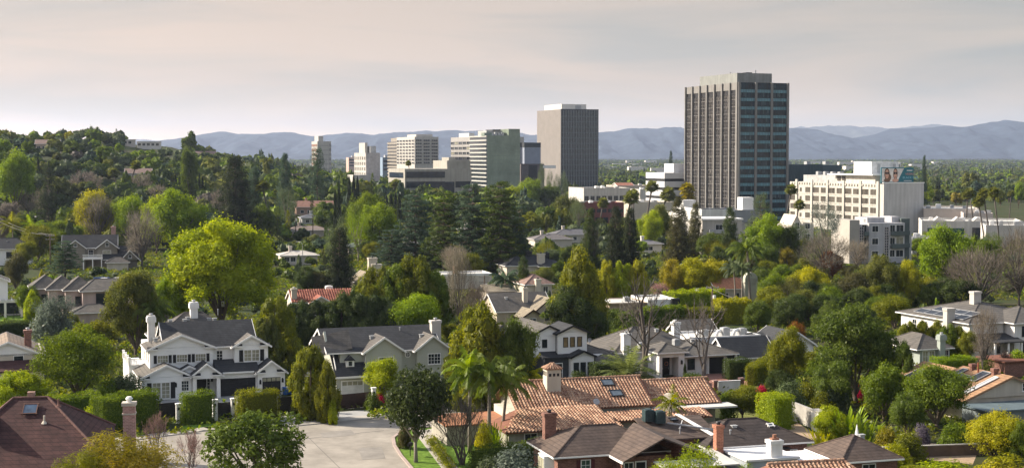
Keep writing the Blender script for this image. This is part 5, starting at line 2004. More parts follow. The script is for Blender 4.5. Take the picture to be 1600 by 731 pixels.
def strip_shops():
 """low commercial roofs along the boulevard"""
 W = mat('shop_white', (0.52, 0.50, 0.47), 0.85, 0.05, 0.2, kind='streak')
 data = [  # px left, px right, base, top, depth m, colour, label, windows
  (912, 985, 338, 294, 30, W, 'white two storey shop building with a window strip in front of the square beige tower', 'strip'),
  (985, 1052, 345, 316, 24, mat('shop_cream', (0.5, 0.45, 0.37), 0.85, 0.05, 0.3), 'long cream shop roof with parked cars in front of the striped block', 'none'),
  (905, 975, 352, 317, 14, mat('shop_maroon', (0.16, 0.06, 0.055), 0.85, 0.08, 0.3), 'low dark red shop fascia below the white two storey shop', 'strip'),
  (965, 1016, 320, 290, 26, mat('shop_tan', (0.5, 0.43, 0.36), 0.85, 0.05, 0.3), 'tan shop with a small red tiled roof behind the white two storey shop', 'none'),
  (1000, 1042, 328, 296, 22, W, 'plain white warehouse left of the striped office block', 'none'),
  (1443, 1530, 366, 326, 40, mat('shop_pink', (0.47, 0.42, 0.38), 0.85, 0.04, 0.3), 'long pinkish white flat store to the right of the grey hotel end wall', 'none'),
  (1505, 1552, 370, 333, 30, mat('shop_rose', (0.5, 0.44, 0.41), 0.85, 0.04, 0.3), 'rose coloured store block with a brick corner by the fan palms', 'none'),
  (1440, 1600, 384, 345, 28, W, 'long white shop row with a dark window band along its left end', 'band'),
  (1540, 1640, 394, 352, 22, W, 'bright white shop wall with a grey base at the right edge', 'base'),
  (1425, 1500, 400, 372, 16, mat('shop_grey', (0.36, 0.36, 0.36), 0.85, 0.05, 0.3), 'low grey shop wall beside the grey apartments', 'none'),
  (1060, 1110, 356, 333, 16, W, 'small white shop roof in front of the striped block', 'none'),
 ]
 for (x0, x1, base, top, dep, m, lab, win) in data:
  rz = R(14 if x0 < 1400 else -13)
  p, side, fr = fit(x0 - 4, x0, x1, base, rz)
  h = hgt(p, top)
  b = Bldg('shop_building', lab, 'shop', p, rz)
  b.box('wall', m, 0, 0, 0, fr, dep, h - 0.6)
  b.flat_roof(0, fr, 0, dep, h - 0.6, 0.7, None, m)
  if win == 'strip':
   for i in range(8):
    b.window('F', 0, fr * (i + 0.5) / 8, h * 0.56, fr / 8 * 0.7, h * 0.16, 2, 1, m, DARKGLASS, 0.12, False)
   for i in range(6):
    b.window('F', 0, fr * (i + 0.5) / 6, h * 0.1, fr / 6 * 0.7, h * 0.24, 2, 1, m, DARKGLASS, 0.12, False)
  elif win == 'band':
   b.obox('window_band', glass('teal_window', (0.03, 0.075, 0.07), 0.15), 2, -0.15, h * 0.45, fr * 0.42, 0.01, h * 0.72)
   b.obox('window_band', DARKGLASS, fr * 0.5, -0.15, h * 0.2, fr * 0.62, 0.01, h * 0.75)
   for i in range(3):
    b.mb('skylight', W).prism([(4 + i * 7, 4, h - 0.6), (10 + i * 7, 4, h - 0.6), (6 + i * 7, 4, h + 1.3)], (0, 10, 0))
  elif win == 'base':
   b.obox('base_band', mat('base_grey', (0.3, 0.29, 0.28), 0.8), 0, -0.15, 0, fr, 0.01, h * 0.42)
  for i in range(6):
   b.ac(fr * prng.uniform(0.08, 0.92), dep * prng.uniform(0.2, 0.8), h - 0.6, prng.uniform(1.2, 2.4), prng.uniform(0.9, 1.7), TRIM if i % 2 else None)
  if 'red tiled' in lab:
   b.gable(0, fr * .5, 0, dep * .5, h - 0.2, 2.0, 'u', m=mat('distant_red_tiles', (0.28, 0.12, 0.08), 0.9), wm=m)
  b.done()
# ------------------------------------------------------------------ houses
STUCCO_BEIGE = mat('house_beige', (0.46, 0.40, 0.31), 0.9, 0.04, 0.4, kind='streak')
CREAM = mat('house_cream', (0.55, 0.50, 0.42), 0.9, 0.04, 0.4, kind='streak')
SIDING_W = mat('white_siding', (0.82, 0.82, 0.81), 0.75, 0.02, 0.8, kind='siding')
SIDING_G = mat('sage_siding', (0.43, 0.44, 0.38), 0.8, 0.03, 0.8, kind='siding')
DARKWALL = mat('charcoal_siding', (0.06, 0.065, 0.075), 0.8, 0.06, 0.8, kind='siding')
SOLAR = mat('solar_cells', (0.02, 0.023, 0.03), 0.35, 0.2, 3.0, 0.3)
SKYG = mat('skylight_glass', (0.10, 0.13, 0.16), 0.1, 0.15, 1.0, 0.6)
WOODDK = mat('dark_brown_wood', (0.045, 0.025, 0.02), 0.7, 0.15, 1.5)

def white_house():
 b = Bldg('colonial_house', 'large white two storey house with black shutters, grey roofs and two white chimneys', 'house', G(222, 627))
 W = SIDING_W
 # ground floor
 b.box('wall', W, 0, 0, 0, 6.6, 12, 3.15)
 b.box('wall', W, 5.3, 1.2, 0, 7.4, 12, 3.4)
 b.box('wall', W, 6.6, 1.6, 0, 7.0, 12, 3.5)
 b.box('wall', W, 10.2, 0.5, 0, 15.7, 12, 3.3)
 b.box('wall', W, 15.6, -0.4, 0, 19.4, 12, 3.3)
 b.box('wall', W, 6.8, 2.4, 0, 10.4, 12, 3.3)
 # porch front above the opening, and its posts
 b.box('porch', W, 6.7, -0.6, 2.75, 10.5, 2.4, 3.35)
 for x in (6.72, 9.95):
  b.obox('column', TRIM, x, -0.6, 0, x + 0.5, -0.1, 2.75)
 b.gable(0, 6.6, 0, 9, 3.2, 1.55, 'v', 0.35, 0.3, GREYSH, W)
 b.gable(4.6, 8.4, 1.2, 5.5, 3.35, 1.0, 'v', 0.3, 0.2, CHAR, W)
 b.gable(6.7, 10.5, -0.6, 4, 3.35, 1.45, 'v', 0.4, 0.35, CHAR, W)
 b.gable(15.6, 19.4, -0.4, 5, 3.3, 1.45, 'v', 0.4, 0.35, CHAR, W)
 b.slope('roof', CHAR, (10.0, 0.0, 3.45), (16.0, 0.0, 3.45), (16.0, 3.6, 4.75), (10.0, 3.6, 4.75))
 b.box('gutter', TRIM, 10.4, -0.06, 3.2, 15.2, 0.05, 3.42)
 # upper floor
 b.box('wall', W, 1.4, 3, 3.2, 10.0, 14, 6.75)
 b.box('wall', W, 10.0, 3.6, 3.3, 12.9, 14, 6.75)
 b.box('wall', W, 12.9, 2.5, 3.3, 17.6, 14, 6.75)
 b.gable(1.4, 10.0, 3.0, 9.5, 6.7, 1.75, 'v', 0.5, 0.4, GREYSH, W)
 b.gable(12.9, 17.6, 2.5, 9.5, 6.7, 1.35, 'v', 0.45, 0.4, GREYSH, W)
 b.gable(3.6, 16.0, 3.55, 13.0, 6.75, 2.9, 'u', 0.35, 0.3, CHAR, W)
 b.hip(3, 15, 10.5, 20, 6.9, 3.4, 0.4, GREYSH)
 b.box('wall', W, 3.2, 13, 0, 14.8, 19.8, 6.8)
 # cornice returns
 for (u, v, z) in ((1.4, 3, 6.5), (9.2, 3, 6.5), (12.9, 2.5, 6.5), (16.8, 2.5, 6.5), (0, 0, 2.95), (5.8, 0, 2.95), (15.6, -0.4, 3.05), (18.6, -0.4, 3.05), (6.7, -.6, 3.1), (9.7, -.6, 3.1)):
  b.obox('cornice_return', TRIM, u - 0.35, v - 0.42, z, u + 1.05, v - 0.005, z + 0.17)
  MB().prism([(u - 0.35, v - 0.42, z + 0.17), (u + 1.05, v - 0.42, z + 0.17), (u + 1.05, v - 0.006, z + 0.42), (u - 0.35, v - 0.006, z + 0.42)], (0, 0, 0.05)).build('cornice_roof', CHAR, b.root)
 # windows
 for a in (3.15, 5.75, 8.3):
  b.window('F', 3, a, 4.75, 1.35, 0.95, 4, 2, gm=PALEGLASS)
  b.shutters('F', 3, a, 4.7, 1.35, 1.0)
 b.window('F', 3.6, 11.0, 4.6, 0.75, 1.35, 2, 3)
 b.window('F', 2.5, 14.75, 4.5, 0.95, 1.5, 2, 3, gm=PALEGLASS)
 b.window('F', 2.5, 15.85, 4.5, 0.95, 1.5, 2, 3, gm=PALEGLASS)
 b.shutters('F', 2.5, 15.3, 4.5, 2.15, 1.5, sw=0.55)
 b.window('F', 0, 1.95, 0.3, 1.0, 2.1, 2, 4, gm=PALEGLASS)
 b.window('F', 0, 3.15, 0.3, 1.0, 2.1, 2, 4, gm=PALEGLASS)
 b.shutters('F', 0, 2.55, 0.3, 2.3, 2.1, sw=0.6)
 b.window('F', 0, 5.75, 1.2, 0.9, 1.3, 3, 3)
 b.lantern('F', 0, 4.5, 1.75)
 b.lantern('F', -0.4, 15.95, 1.6)
 b.lantern('F', -0.4, 19.05, 1.7)
 b.lantern('F', 2.4, 9.7, 1.9)
 b.door('F', 2.4, 8.3, 1.3, 2.3)
 b.window('F', 2.4, 7.35, 0.4, 0.35, 1.9, 1, 4, sill=False)
 b.window('F', 2.4, 9.25, 0.4, 0.35, 1.9, 1, 4, sill=False)
 b.garage_door('F', 0.5, 13.0, 4.9, 2.45)
 b.garage_door('F', -0.4, 17.5, 2.55, 2.45, panes=4)
 for v in (4.6, 7, 9.4):
  b.window('L', 1.4, v, 4.6, 0.8, 1.5, 2, 3, gm=PALEGLASS)
 for v in (2, 4.5, 7, 9.5):
  b.window('L', 0, v, 0.9, 0.9, 1.5, 2, 3)
 # terrace with balustrade behind the left wing
 b.box('wall', W, -0.8, 9.2, 0, 1.4, 18, 3.6)
 for (x0, y0, x1, y1) in ((-0.8, 9.2, 1.3, 9.35), (-0.8, 9.35, -0.65, 18)):
  r = MB().box(x0, y0, 4.5, x1, y1, 4.62).box(x0, y0, 3.6, x1, y1, 3.75)
  n = int(max(x1 - x0, y1 - y0) / 0.22)
  for i in range(n):
   px_, py_ = x0 + (x1 - x0) * (i + .5) / n, y0 + (y1 - y0) * (i + .5) / n
   r.box(px_ - 0.035, py_ - 0.035, 3.75, px_ + 0.035, py_ + 0.035, 4.5)
  r.build('balustrade', TRIM, b.root)
 for y in (9.2, 12, 15, 17.8):
  b.obox('newel_post', TRIM, -0.9, y - .1, 3.6, -0.55, y + .25, 4.85)
 b.chimney(2.3, 9.0, 6, 10.5, 0.95, 0.9, WHITE, 'crown')
 b.chimney(9.0, 14.5, 8, 11.7, 1.05, 0.95, WHITE, 'crown')
 for (u, v, z) in ((2.5, 5.5, 7.6), (3.5, 6.5, 7.95), (4.3, 7.1, 8.3)):
  b.vent(u, v, z)
 for (u, v, z) in ((7, 9, 9.7), (11.2, 9, 9.7), (8, 13.5, 9.5), (11, 13, 9.3), (5.5, 13.5, 9.2)):
  b.vent(u, v, z)
 b.vent(2.0, 6.4, 7.3, 'pipe')
 b.vent(12.5, 14.5, 10.1, 'pipe')
 b.done()

def sage_house():
 b = Bldg('suburban_house', 'sage green two storey house with twin white edged gables and a long charcoal roof', 'house', G(532, 624))
 W = SIDING_G
 b.box('wall', W, 0.2, 1, 0, 15.2, 11, 6.4)
 b.box('wall', W, 3.6, 0, 0, 8.7, 11, 6.5)
 b.box('wall', W, 10.9, 0, 0, 15.4, 11, 6.5)
 b.gable(3.6, 8.7, 0, 7, 6.5, 1.75, 'v', 0.5, 0.4, GREYSH, W)
 b.gable(10.9, 15.4, 0, 7, 6.5, 1.7, 'v', 0.5, 0.4, GREYSH, W)
 b.gable(-1.4, 14.5, 1.0, 11.5, 6.4, 2.6, 'u', 0.3, 0.3, CHAR, W)
 # the long slope that comes down over the garage
 b.slope('roof', CHAR, (-0.9, -0.9, 3.3), (4.0, -0.9, 3.3), (4.0, 5.6, 8.75), (-0.9, 5.6, 8.75))
 b.mb('gutter', TRIM).box(-0.9, -1.0, 3.0, 3.6, -0.88, 3.25)
 b.box('wall', W, -0.6, -0.3, 0, 3.7, 1, 3.2)
 # cross gable at the left end
 b.mb('wall', W).prism([(-1.5, 1.6, 6.2), (-1.5, 5.6, 6.2), (-1.5, 3.6, 9.0)], (0.3, 0, 0))
 b.slope('roof', GREYSH, (-3.2, 1.2, 6.0), (-3.2, 3.6, 8.3), (2, 3.6, 9.1), (2, 1.2, 6.8))
 b.mb('bargeboard', TRIM).prism([(-0.6, -0.1, 4.4), (-0.6, 3.0, 7.9), (-0.6, 3.0, 7.55), (-0.6, -0.1, 4.05)], (-0.09, 0, 0))
 # small dormer
 b.box('dormer', TRIM, 0.9, 0.2, 4.4, 2.0, 1.4, 5.3)
 b.mb('dormer_roof', CHAR).prism([(0.75, 0.05, 5.25), (2.15, 0.05, 5.25), (1.45, 0.05, 5.95)], (0, 2.0, 0))
 b.window('F', 0.2, 1.45, 4.55, 0.5, 0.6, 1, 1, sill=False, fr=0.05)
 b.window('F', 0, 5.9, 4.1, 0.95, 1.4, 1, 2, gm=glass('bluish_glass', (0.09, 0.12, 0.15)))
 b.window('F', 0, 6.95, 4.1, 0.95, 1.4, 1, 2, gm=MATS['bluish_glass'])
 b.window('F', 0, 12.9, 4.3, 0.8, 1.35, 2, 3)
 b.window('F', 0, 13.8, 4.3, 0.8, 1.35, 2, 3)
 # round window
 r = MB()
 for i in range(16):
  a0, a1 = i * math.pi / 8, (i + 1) * math.pi / 8
  r.prism([(9.8 + .42 * math.cos(a0), 0.9, 5.6 + .42 * math.sin(a0)), (9.8 + .42 * math.cos(a1), 0.9, 5.6 + .42 * math.sin(a1)),
    (9.8 + .3 * math.cos(a1), 0.9, 5.6 + .3 * math.sin(a1)), (9.8 + .3 * math.cos(a0), 0.9, 5.6 + .3 * math.sin(a0))], (0, 0.12, 0))
 r.box(9.77, 0.92, 5.3, 9.83, 1.0, 5.9).box(9.5, 0.925, 5.57, 10.1, 1.0, 5.63)
 w = r.build('round_window', TRIM, b.root)
 MB().prism([(9.8 + .32 * math.cos(i * math.pi / 8), 0.96, 5.6 + .32 * math.sin(i * math.pi / 8)) for i in range(16)], (0, 0.03, 0)).build('pane', DARKGLASS, w)
 b.window('L', 3.6, 0.5, 4.3, 0.5, 1.5, 1, 2)
 b.garage_door('F', -0.3, 1.6, 2.9, 2.5, mat('garage_white', (0.62, 0.62, 0.60), 0.6), 4, 4)
 b.door('F', 0, 4.8, 1.0, 2.2, WOODDK)
 b.chimney(14.9, 4.5, 6, 9.7, 1.35, 1.1, mat('pale_chimney', (0.50, 0.47, 0.43), 0.9, 0.06), 'slab')
 for (u, v, z) in ((5.2, 3, 7.9), (12.4, 3, 7.8)):
  b.vent(u, v, z)
 b.vent(9.8, 5.0, 8.4, 'pipe')
 # brackets under the eaves
 for a in np.linspace(8.85, 10.8, 5):
  b.mb('eave_bracket', TRIM).box(a - 0.06, 0.55, 6.1, a + 0.06, 0.99, 6.3)
 b.box('wall', W, 15.4, 4, 0, 20, 10, 4.6)
 b.hip(15.4, 20, 4, 10, 4.7, 1.3, 0.4, CHAR)
 b.window('F', 4, 17.5, 2.6, 0.9, 1.3, 2, 2, fm=BLACK)
 b.done()

def farmhouse():
 b = Bldg('modern_farmhouse', 'white and charcoal modern farmhouse with black roof edges and tall dark windows', 'house', G(852, 594))
 W = SIDING_W
 b.box('wall', DARKWALL, 0, 0.4, 0, 7.4, 9, 3.3)
 b.box('bay_wall', W, 3.9, -1.0, 0, 7.4, 0.4, 3.6)
 b.gable(3.9, 7.4, -1.0, 2.2, 3.5, 0.75, 'v', 0.35, 0.3, CHAR, W, BLACK)
 b.slope('roof', CHAR, (-0.4, 0.0, 3.35), (4.2, 0.0, 3.35), (4.2, 1.9, 4.2), (-0.4, 1.9, 4.2))
 b.box('wall', W, 2.3, 0.8, 3.6, 7.0, 10, 7.0)
 b.box('wall', W, -1.4, 1.6, 3.3, 2.4, 12, 6.4)
 b.gable(2.3, 7.0, 0.8, 6, 6.9, 1.0, 'v', 0.45, 0.45, CHAR, W, BLACK)
 b.gable(-2.2, 4.6, 1.6, 13, 6.3, 1.6, 'v', 0.35, 0.3, GREYSH, W, BLACK)
 b.hip(-7.5, -0.8, 4, 13, 5.6, 1.9, 0.4, GREYSH)
 b.box('wall', W, -7.4, 4.2, 0, -1, 12.8, 5.5)
 WIN = mat('warm_glass', (0.24, 0.17, 0.09), 0.15, 0.2, 1.0, 0.5)
 for a in (3.55, 4.65, 5.8):
  b.window('F', 0.8, a, 4.75, 0.62, 1.35, 1, 1, BLACK, WIN, 0.08, False)
  b.window('F', -1.0, a + 0.98, 0.5, 0.68, 2.0, 1, 1, BLACK, DARKGLASS, 0.08, False)
 b.window('F', 1.6, 0.5, 4.7, 0.65, 1.1, 1, 1, BLACK, DARKGLASS, 0.08, False)
 b.door('F', 0.4, 2.2, 1.2, 2.3)
 b.obox('corner_post', BLACK, 7.4, -1.05, 0, 7.55, -0.9, 3.5)
 b.obox('downpipe', BLACK, 1.95, 0.72, 3.4, 2.07, 0.84, 6.6)
 b.vent(-3, 6, 7.0, 'box')
 b.vent(-4.2, 5.5, 6.6, 'pipe')
 b.done()

def beige_house():
 b = Bldg('suburban_house', 'beige stucco house with weathered shingle gables and a dark capped chimney behind the modern farmhouse', 'house', G(797, 514))
 W = STUCCO_BEIGE
 b.box('wall', W, -2, 2, 0, 9.5, 11, 3.4)
 b.gable(-2, 9.5, 2, 11.4, 3.4, 2.9, 'u', 0.4, 0.3, GREYSH, W)
 b.box('wall', W, 4.8, -1, 0, 10.8, 8, 3.5)
 b.gable(4.8, 10.8, -1, 7, 3.5, 2.3, 'v', 0.5, 0.5, WOODSH, W, WOODDK)
 b.box('wall', W, 1.6, -3, 0, 5.4, 3, 2.7)
 b.gable(1.6, 5.4, -3, 3, 2.7, 1.2, 'v', 0.5, 0.5, WOODSH, W, WOODDK)
 b.slope('roof', WOODSH, (-1, 11, 6.2), (5.5, 11, 6.2), (5.5, 15, 7.4), (-1, 15, 7.4))
 b.box('wall', W, -1, 11.2, 0, 5.5, 15, 5.9)
 b.window('F', -1, 7.2, 1.7, 0.8, 1.6, 1, 2, BLACK)
 b.window('F', -1, 8.3, 1.7, 0.8, 1.6, 1, 2, BLACK)
 b.window('F', -3, 3.5, 0.9, 1.3, 1.3, 2, 1)
 b.chimney(4.6, 4.2, 3.5, 7.4, 0.9, 0.9, CREAM, 'slab', BLACK)
 b.vent(1, 5, 5.4)
 b.done()
 c = Bldg('suburban_house', 'small pinkish roofed house with a white chimney tucked behind the beige stucco house', 'house', G(822, 474))
 c.box('wall', CREAM, 0, 0, 0, 6.2, 8, 4.3)
 c.hip(0, 6.2, 0, 8, 4.3, 2.0, 0.5, mat('rosy_shingles', (0.27, 0.18, 0.15), 0.9, 0.1, 1.0, kind='shingle'))
 c.window('F', 0, 4.7, 2.4, 1.1, 1.3, 2, 1)
 c.chimney(2.6, -0.6, 0, 5.4, 1.2, 1.0, CREAM, 'slab', BLACK)
 c.done()

def low_house():
 b = Bldg('ranch_house', 'low white house with grey hip roofs, black glazed double door and gridded garage door', 'house', G(1030, 590))
 W = mat('white_brick', (0.70, 0.69, 0.67), 0.85, 0.04, 1.2, kind='streak')
 # entry portico
 b.box('wall', W, 0, 2.2, 0, 4.2, 6, 3.8)
 b.box('portico_wall', W, 0, 0, 0, 0.5, 2.2, 3.75)
 b.box('portico_wall', W, 3.2, 0, 0, 4.2, 2.2, 3.75)
 b.box('portico_wall', W, 0.5, 0, 3.0, 3.2, 2.2, 3.75)
 b.hip(0, 4.2, 0, 6, 3.8, 1.1, 0.5, GREYSH)
 for a in (1.22, 2.18):
  b.door('F', 2.2, a, 0.9, 2.6, mat('dark_glazed_door', (0.03, 0.028, 0.026), 0.25), BLACK)
 wr = MB()
 for a in (1.22, 2.18):
  for i in range(12):
   t = i * math.pi / 6
   wr.tube([(a + .27 * math.cos(t), 2.1, 1.75 + .27 * math.sin(t)), (a + .27 * math.cos(t + .53), 2.1, 1.75 + .27 * math.sin(t + .53))], 0.06, 5)
 wr.build('door_wreath', mat('autumn_wreath', (0.30, 0.12, 0.06), 0.9, 0.3, 8), b.root)
 b.lantern('F', 0, 3.7, 1.9)
 # right part
 b.box('wall', W, 4.2, 1.2, 0, 13, 10, 3.0)
 b.hip(4.4, 13.0, 0.6, 11, 3.05, 1.7, 0.5, GREYSH)
 b.window('F', 1.2, 5.9, 0.9, 1.1, 1.5, 1, 2, BLACK, DARKGLASS, 0.07)
 b.garage_door('F', 1.2, 10.2, 2.5, 2.5, BLACK, 5, 0, cols=2)
 b.obox('column', TRIM, 13.0, 0.3, 0, 13.3, 0.6, 2.95)
 b.box('portico_wall', CREAM, 12.0, 1.3, 0, 12.9, 1.5, 2.9)
 # main body
 b.box('wall', W, -5, 5, 0, 9, 16, 3.3)
 b.hip(-5, 9, 5, 16, 3.4, 3.1, 0.5, GREYSH)
 b.box('wall', W, -14, 4.5, 0, -4, 13, 2.8)
 b.hip(-14, -4.5, 4.5, 13, 2.85, 1.7, 0.5, GREYSH)
 b.box('wall', W, -9, 0.5, 0, -3.5, 6, 2.6)
 b.hip(-9, -3.5, 0.5, 6, 2.65, 0.9, 0.45, GREYSH)
 b.mb('skylight_curb', TRIM).box(-10.5, 4.6, 3.05, -7.2, 5.0, 3.35)
 b.chimney(-3.4, 4.6, 2.5, 6.2, 1.2, 1.1, WHITE, 'slab')
 b.chimney(7.4, 9.5, 3.5, 7.0, 1.1, 1.0, WHITE, 'slab')
 b.ac(-0.6, 5.1, 3.9, 0.9, 0.8)
 b.ac(4.9, 4.3, 4.2, 0.9, 0.9)
 for (u, v, z) in ((1.5, 7.5, 5.6), (3.6, 8.5, 6.0), (-2, 8, 5.3), (8, 5, 4.6), (-11, 7, 4.2), (-6, 3, 3.4)):
  b.vent(u, v, z, 'box' if u > 2 else 'pipe')
 d = MB().cyl(-8, 8, 4.3, 4.9, 0.04, 5)
 for i in range(10):
  a = i * math.pi / 5
  d.add([(-8, 7.95, 5.1), (-8 + .35 * math.cos(a), 7.8, 5.1 + .35 * math.sin(a)), (-8 + .35 * math.cos(a + .63), 7.8, 5.1 + .35 * math.sin(a + .63))], [(0, 1, 2)])
 d.build('satellite_dish', METAL, b.root)
 b.done()

def flat_white_house():
 b = Bldg('suburban_house', 'white house with a flat roof carrying air conditioners behind a dark gabled wing', 'house', G(1136, 582))
 W = mat('white_stucco', (0.72, 0.71, 0.69), 0.85, 0.03, 0.5, kind='streak')
 b.box('wall', W, 0.2, 0, 0, 8.2, 6.5, 2.5)
 b.gable(0.2, 8.2, 0, 6.5, 2.5, 2.4, 'u', 0.5, 0.4, CHAR, W)
 b.box('wall', W, -2.5, 6.6, 0, 9.5, 15, 4.4)
 b.flat_roof(-2.5, 9.5, 6.6, 15, 4.4, 0.35, None, W)
 b.gable(0, 6, 15.2, 20, 4.6, 1.6, 'u', 0.4, 0.4, GREYSH, W)
 for (u, v, w, h) in ((0.6, 8.5, 1.1, 1.2), (4.3, 8.8, 1.2, 1.4), (7.6, 9.2, 1.2, 1.1)):
  b.ac(u, v, 4.42, w, h)
  t = MB().tube([(u - .7, v, 5.3), (u - 1.3, v, 5.2), (u - 1.6, v, 4.4)], 0.28, 8)
  t.build('duct', TRIM, b.root, True)
 b.window('F', 0, 6.2, 1.0, 1.8, 1.0, 3, 1)
 b.window('F', 0, 3.0, 1.0, 1.8, 1.0, 3, 1)
 b.window('L', 0.2, 3.2, 2.9, 0.9, 0.7, 2, 1)
 # right wing with its own gable
 b.box('wall', W, 11, 3, 0, 17, 12, 3.4)
 b.gable(11, 17, 3, 12, 3.4, 1.9, 'v', 0.5, 0.4, CHAR, W)
 b.box('wall', W, 8.2, 4.5, 0, 11, 12, 3)
 b.slope('roof', CHAR, (8.0, 4.2, 3.1), (11.2, 4.2, 3.1), (11.2, 9, 4.8), (8.0, 9, 4.8))
 b.window('F', 3, 13.0, 1.0, 1.0, 1.5, 2, 2)
 b.window('F', 3, 14.6, 1.0, 1.5, 1.5, 2, 2)
 b.door('F', 3, 16.2, 1.0, 2.1)
 b.done()

def tile_house():
 th = R(17)
 b = Bldg('spanish_house', 'long stucco house with orange barrel tile roofs, two skylights and a tiled chimney', 'house', G(790, 708), th)
 W = mat('grey_green_stucco', (0.34, 0.32, 0.27), 0.92, 0.06, 0.5, kind='streak')
 # upper range
 b.box('wall', W, 4.2, 7.3, 0, 20.3, 16, 3.45)
 u0, u1 = 3.4, 20.9
 b.slope('roof', mat('roof_underlay', (0.20, 0.09, 0.06), 0.95), (u0, 6.8, 3.35), (u1, 6.8, 3.35), (u1, 12, 6.0), (u0, 12, 6.0), 0.16)
 b.slope('roof', MATS['roof_underlay'], (u1, 17, 3.3), (u0, 17, 3.3), (u0, 12, 6.0), (u1, 12, 6.0), 0.16)
 barrel_tiles(b, CLAY, (u0, 6.7, 3.32), (u1, 6.7, 3.32), (u1, 12, 6.02), (u0, 12, 6.02))
 for s_ in (u0, u1):
  b.mb('wall', W).prism([(min(max(s_, 4.3), 20.2), 7.3, 3.4), (min(max(s_, 4.3), 20.2), 16.6, 3.4), (min(max(s_, 4.3), 20.2), 12, 5.75)], (0.2 if s_ < 10 else -0.2, 0, 0))
 rc = b.mb('ridge_tiles', CLAY)
 for i in range(38):
  x = u0 + (u1 - u0) * i / 38
  rc.tube([(x, 12, 6.10), (x + 0.5, 12, 6.13)], [0.15, 0.18], 7)
 # right range
 b.box('wall', W, 20.3, 8.4, 0, 29.4, 15.5, 3.2)
 r0, r1 = 20.9, 30.0
 b.slope('roof', MATS['roof_underlay'], (r0, 7.8, 3.05), (r1, 7.8, 3.05), (r1, 12.3, 5.35), (r0, 12.3, 5.35), 0.16)
 b.slope('roof', MATS['roof_underlay'], (r1, 16.4, 3.0), (r0, 16.4, 3.0), (r0, 12.3, 5.35), (r1, 12.3, 5.35), 0.16)
 barrel_tiles(b, CLAY, (r0, 7.7, 3.03), (r1, 7.7, 3.03), (r1, 12.3, 5.37), (r0, 12.3, 5.37))
 b.mb('wall', W).prism([(29.3, 8.4, 3.1), (29.3, 15.5, 3.1), (29.3, 12.2, 5.0)], (-0.2, 0, 0))
 for i in range(18):
  x = r0 + (r1 - r0) * i / 18
  b.mb('ridge_cap', CLAY).tube([(x, 12.3, 5.44), (x + 0.55, 12.3, 5.47)], [0.15, 0.18], 7)
 # front lean-to range with a hipped left end
 b.box('wall', W, 0.6, 0.8, 0, 13.4, 7.3, 2.35)
 b.slope('roof', MATS['roof_underlay'], (0, 0, 2.3), (14, 0, 2.3), (13.0, 6.6, 3.7), (3.6, 6.6, 3.7), 0.14)
 barrel_tiles(b, CLAY, (0, -0.1, 2.27), (14, -0.1, 2.27), (13.0, 6.6, 3.72), (3.6, 6.6, 3.72))
 b.slope('roof', MATS['roof_underlay'], (0, 7.0, 2.3), (0, 0.03, 2.3), (3.6, 6.58, 3.68), (3.5, 7.2, 3.6), 0.14)
 b.box('wall', W, 13.4, 3.4, 0, 26, 7.2, 2.3)
 b.slope('roof', MATS['roof_underlay'], (14.05, 2.6, 2.4), (26.4, 2.6, 2.4), (26.4, 5.4, 3.0), (14.05, 5.4, 3.0), 0.14)
 barrel_tiles(b, CLAY, (14.05, 2.5, 2.38), (26.4, 2.5, 2.38), (26.4, 5.4, 3.02), (14.05, 5.4, 3.02))
 # flat white roof on the right
 b.box('flat_roof', mat('pale_roof_deck', (0.52, 0.51, 0.48)), 20.6, 4.6 + 0.9, 2.75, 31.0, 8.35, 2.95)
 b.box('flat_roof', mat('pale_blue_fascia', (0.50, 0.55, 0.6), 0.8), 20.5, 8.36, 2.6, 29.0, 8.39, 3.05)
 # terracotta deck on the left
 b.box('flat_roof', mat('terracotta_deck', (0.33, 0.15, 0.08), 0.95, 0.12, 0.8), -5.4, 5.8, 2.2, 2.6, 13.5, 2.4)
 b.box('wall', W, -5.2, 6.0, 0, 2.4, 13.3, 2.2)
 b.box('parapet', CREAM, 2.6, 7.3, 0, 4.2, 13.5, 3.3)
 # chimney with tiled hat
 c = b.chimney(9.0, 10.6, 4, 7.7, 1.75, 1.6, CREAM, None, pot=False)
 hat = MB()
 for k in range(4):
  a, e = [(-1.05, -0.97), (1.05, -0.97), (1.05, 0.97), (-1.05, 0.97)][k], [(-1.05, -0.97), (1.05, -0.97), (1.05, 0.97), (-1.05, 0.97)][(k + 1) % 4]
  hat.add([(9 + a[0], 10.6 + a[1], 7.7), (9 + e[0], 10.6 + e[1], 7.7), (9, 10.6, 8.4)], [(0, 1, 2)])
  for j in range(6):
   f0 = (j + 0.5) / 6
   p = Vector((9 + a[0] + (e[0] - a[0]) * f0, 10.6 + a[1] + (e[1] - a[1]) * f0, 7.73))
   hat.tube([p, p.lerp(Vector((9, 10.6, 8.43)), 1 - abs(f0 - 0.5) * 1.7)], 0.13, 6)
 hat.build('chimney_hat', CLAY, c)
 for x in (8.5, 9.0, 9.5):
  MB().box(x - 0.15, 9.77, 6.85, x + 0.15, 9.81, 7.2).build('smoke_opening', BLACK, c)
 for y in (10.2, 10.7, 11.2):
  MB().box(8.1, y - 0.14, 6.9, 8.128, y + 0.14, 7.4).build('smoke_opening', BLACK, c)
 sl = math.atan2(2.65, 5.2)
 dv = (0, math.cos(sl), math.sin(sl))
 for (u, t) in ((16.2, 0.80), (16.6, 0.42)):
  b.slope_panel('skylight', SKYG, (u, 6.8 + 5.2 * t, 3.35 + 2.65 * t), (1, 0, 0), dv, 1.5, 1.25, 0.1, 0.14, BLACK)
 # tapered chimney with a dish
 t = MB().tube([(21.8, 5.0, 0), (21.8, 5.0, 3.4), (21.8, 5.0, 4.9)], [1.15, 1.0, 0.62], 4)
 t.build('tapered_chimney', CREAM, b.root)
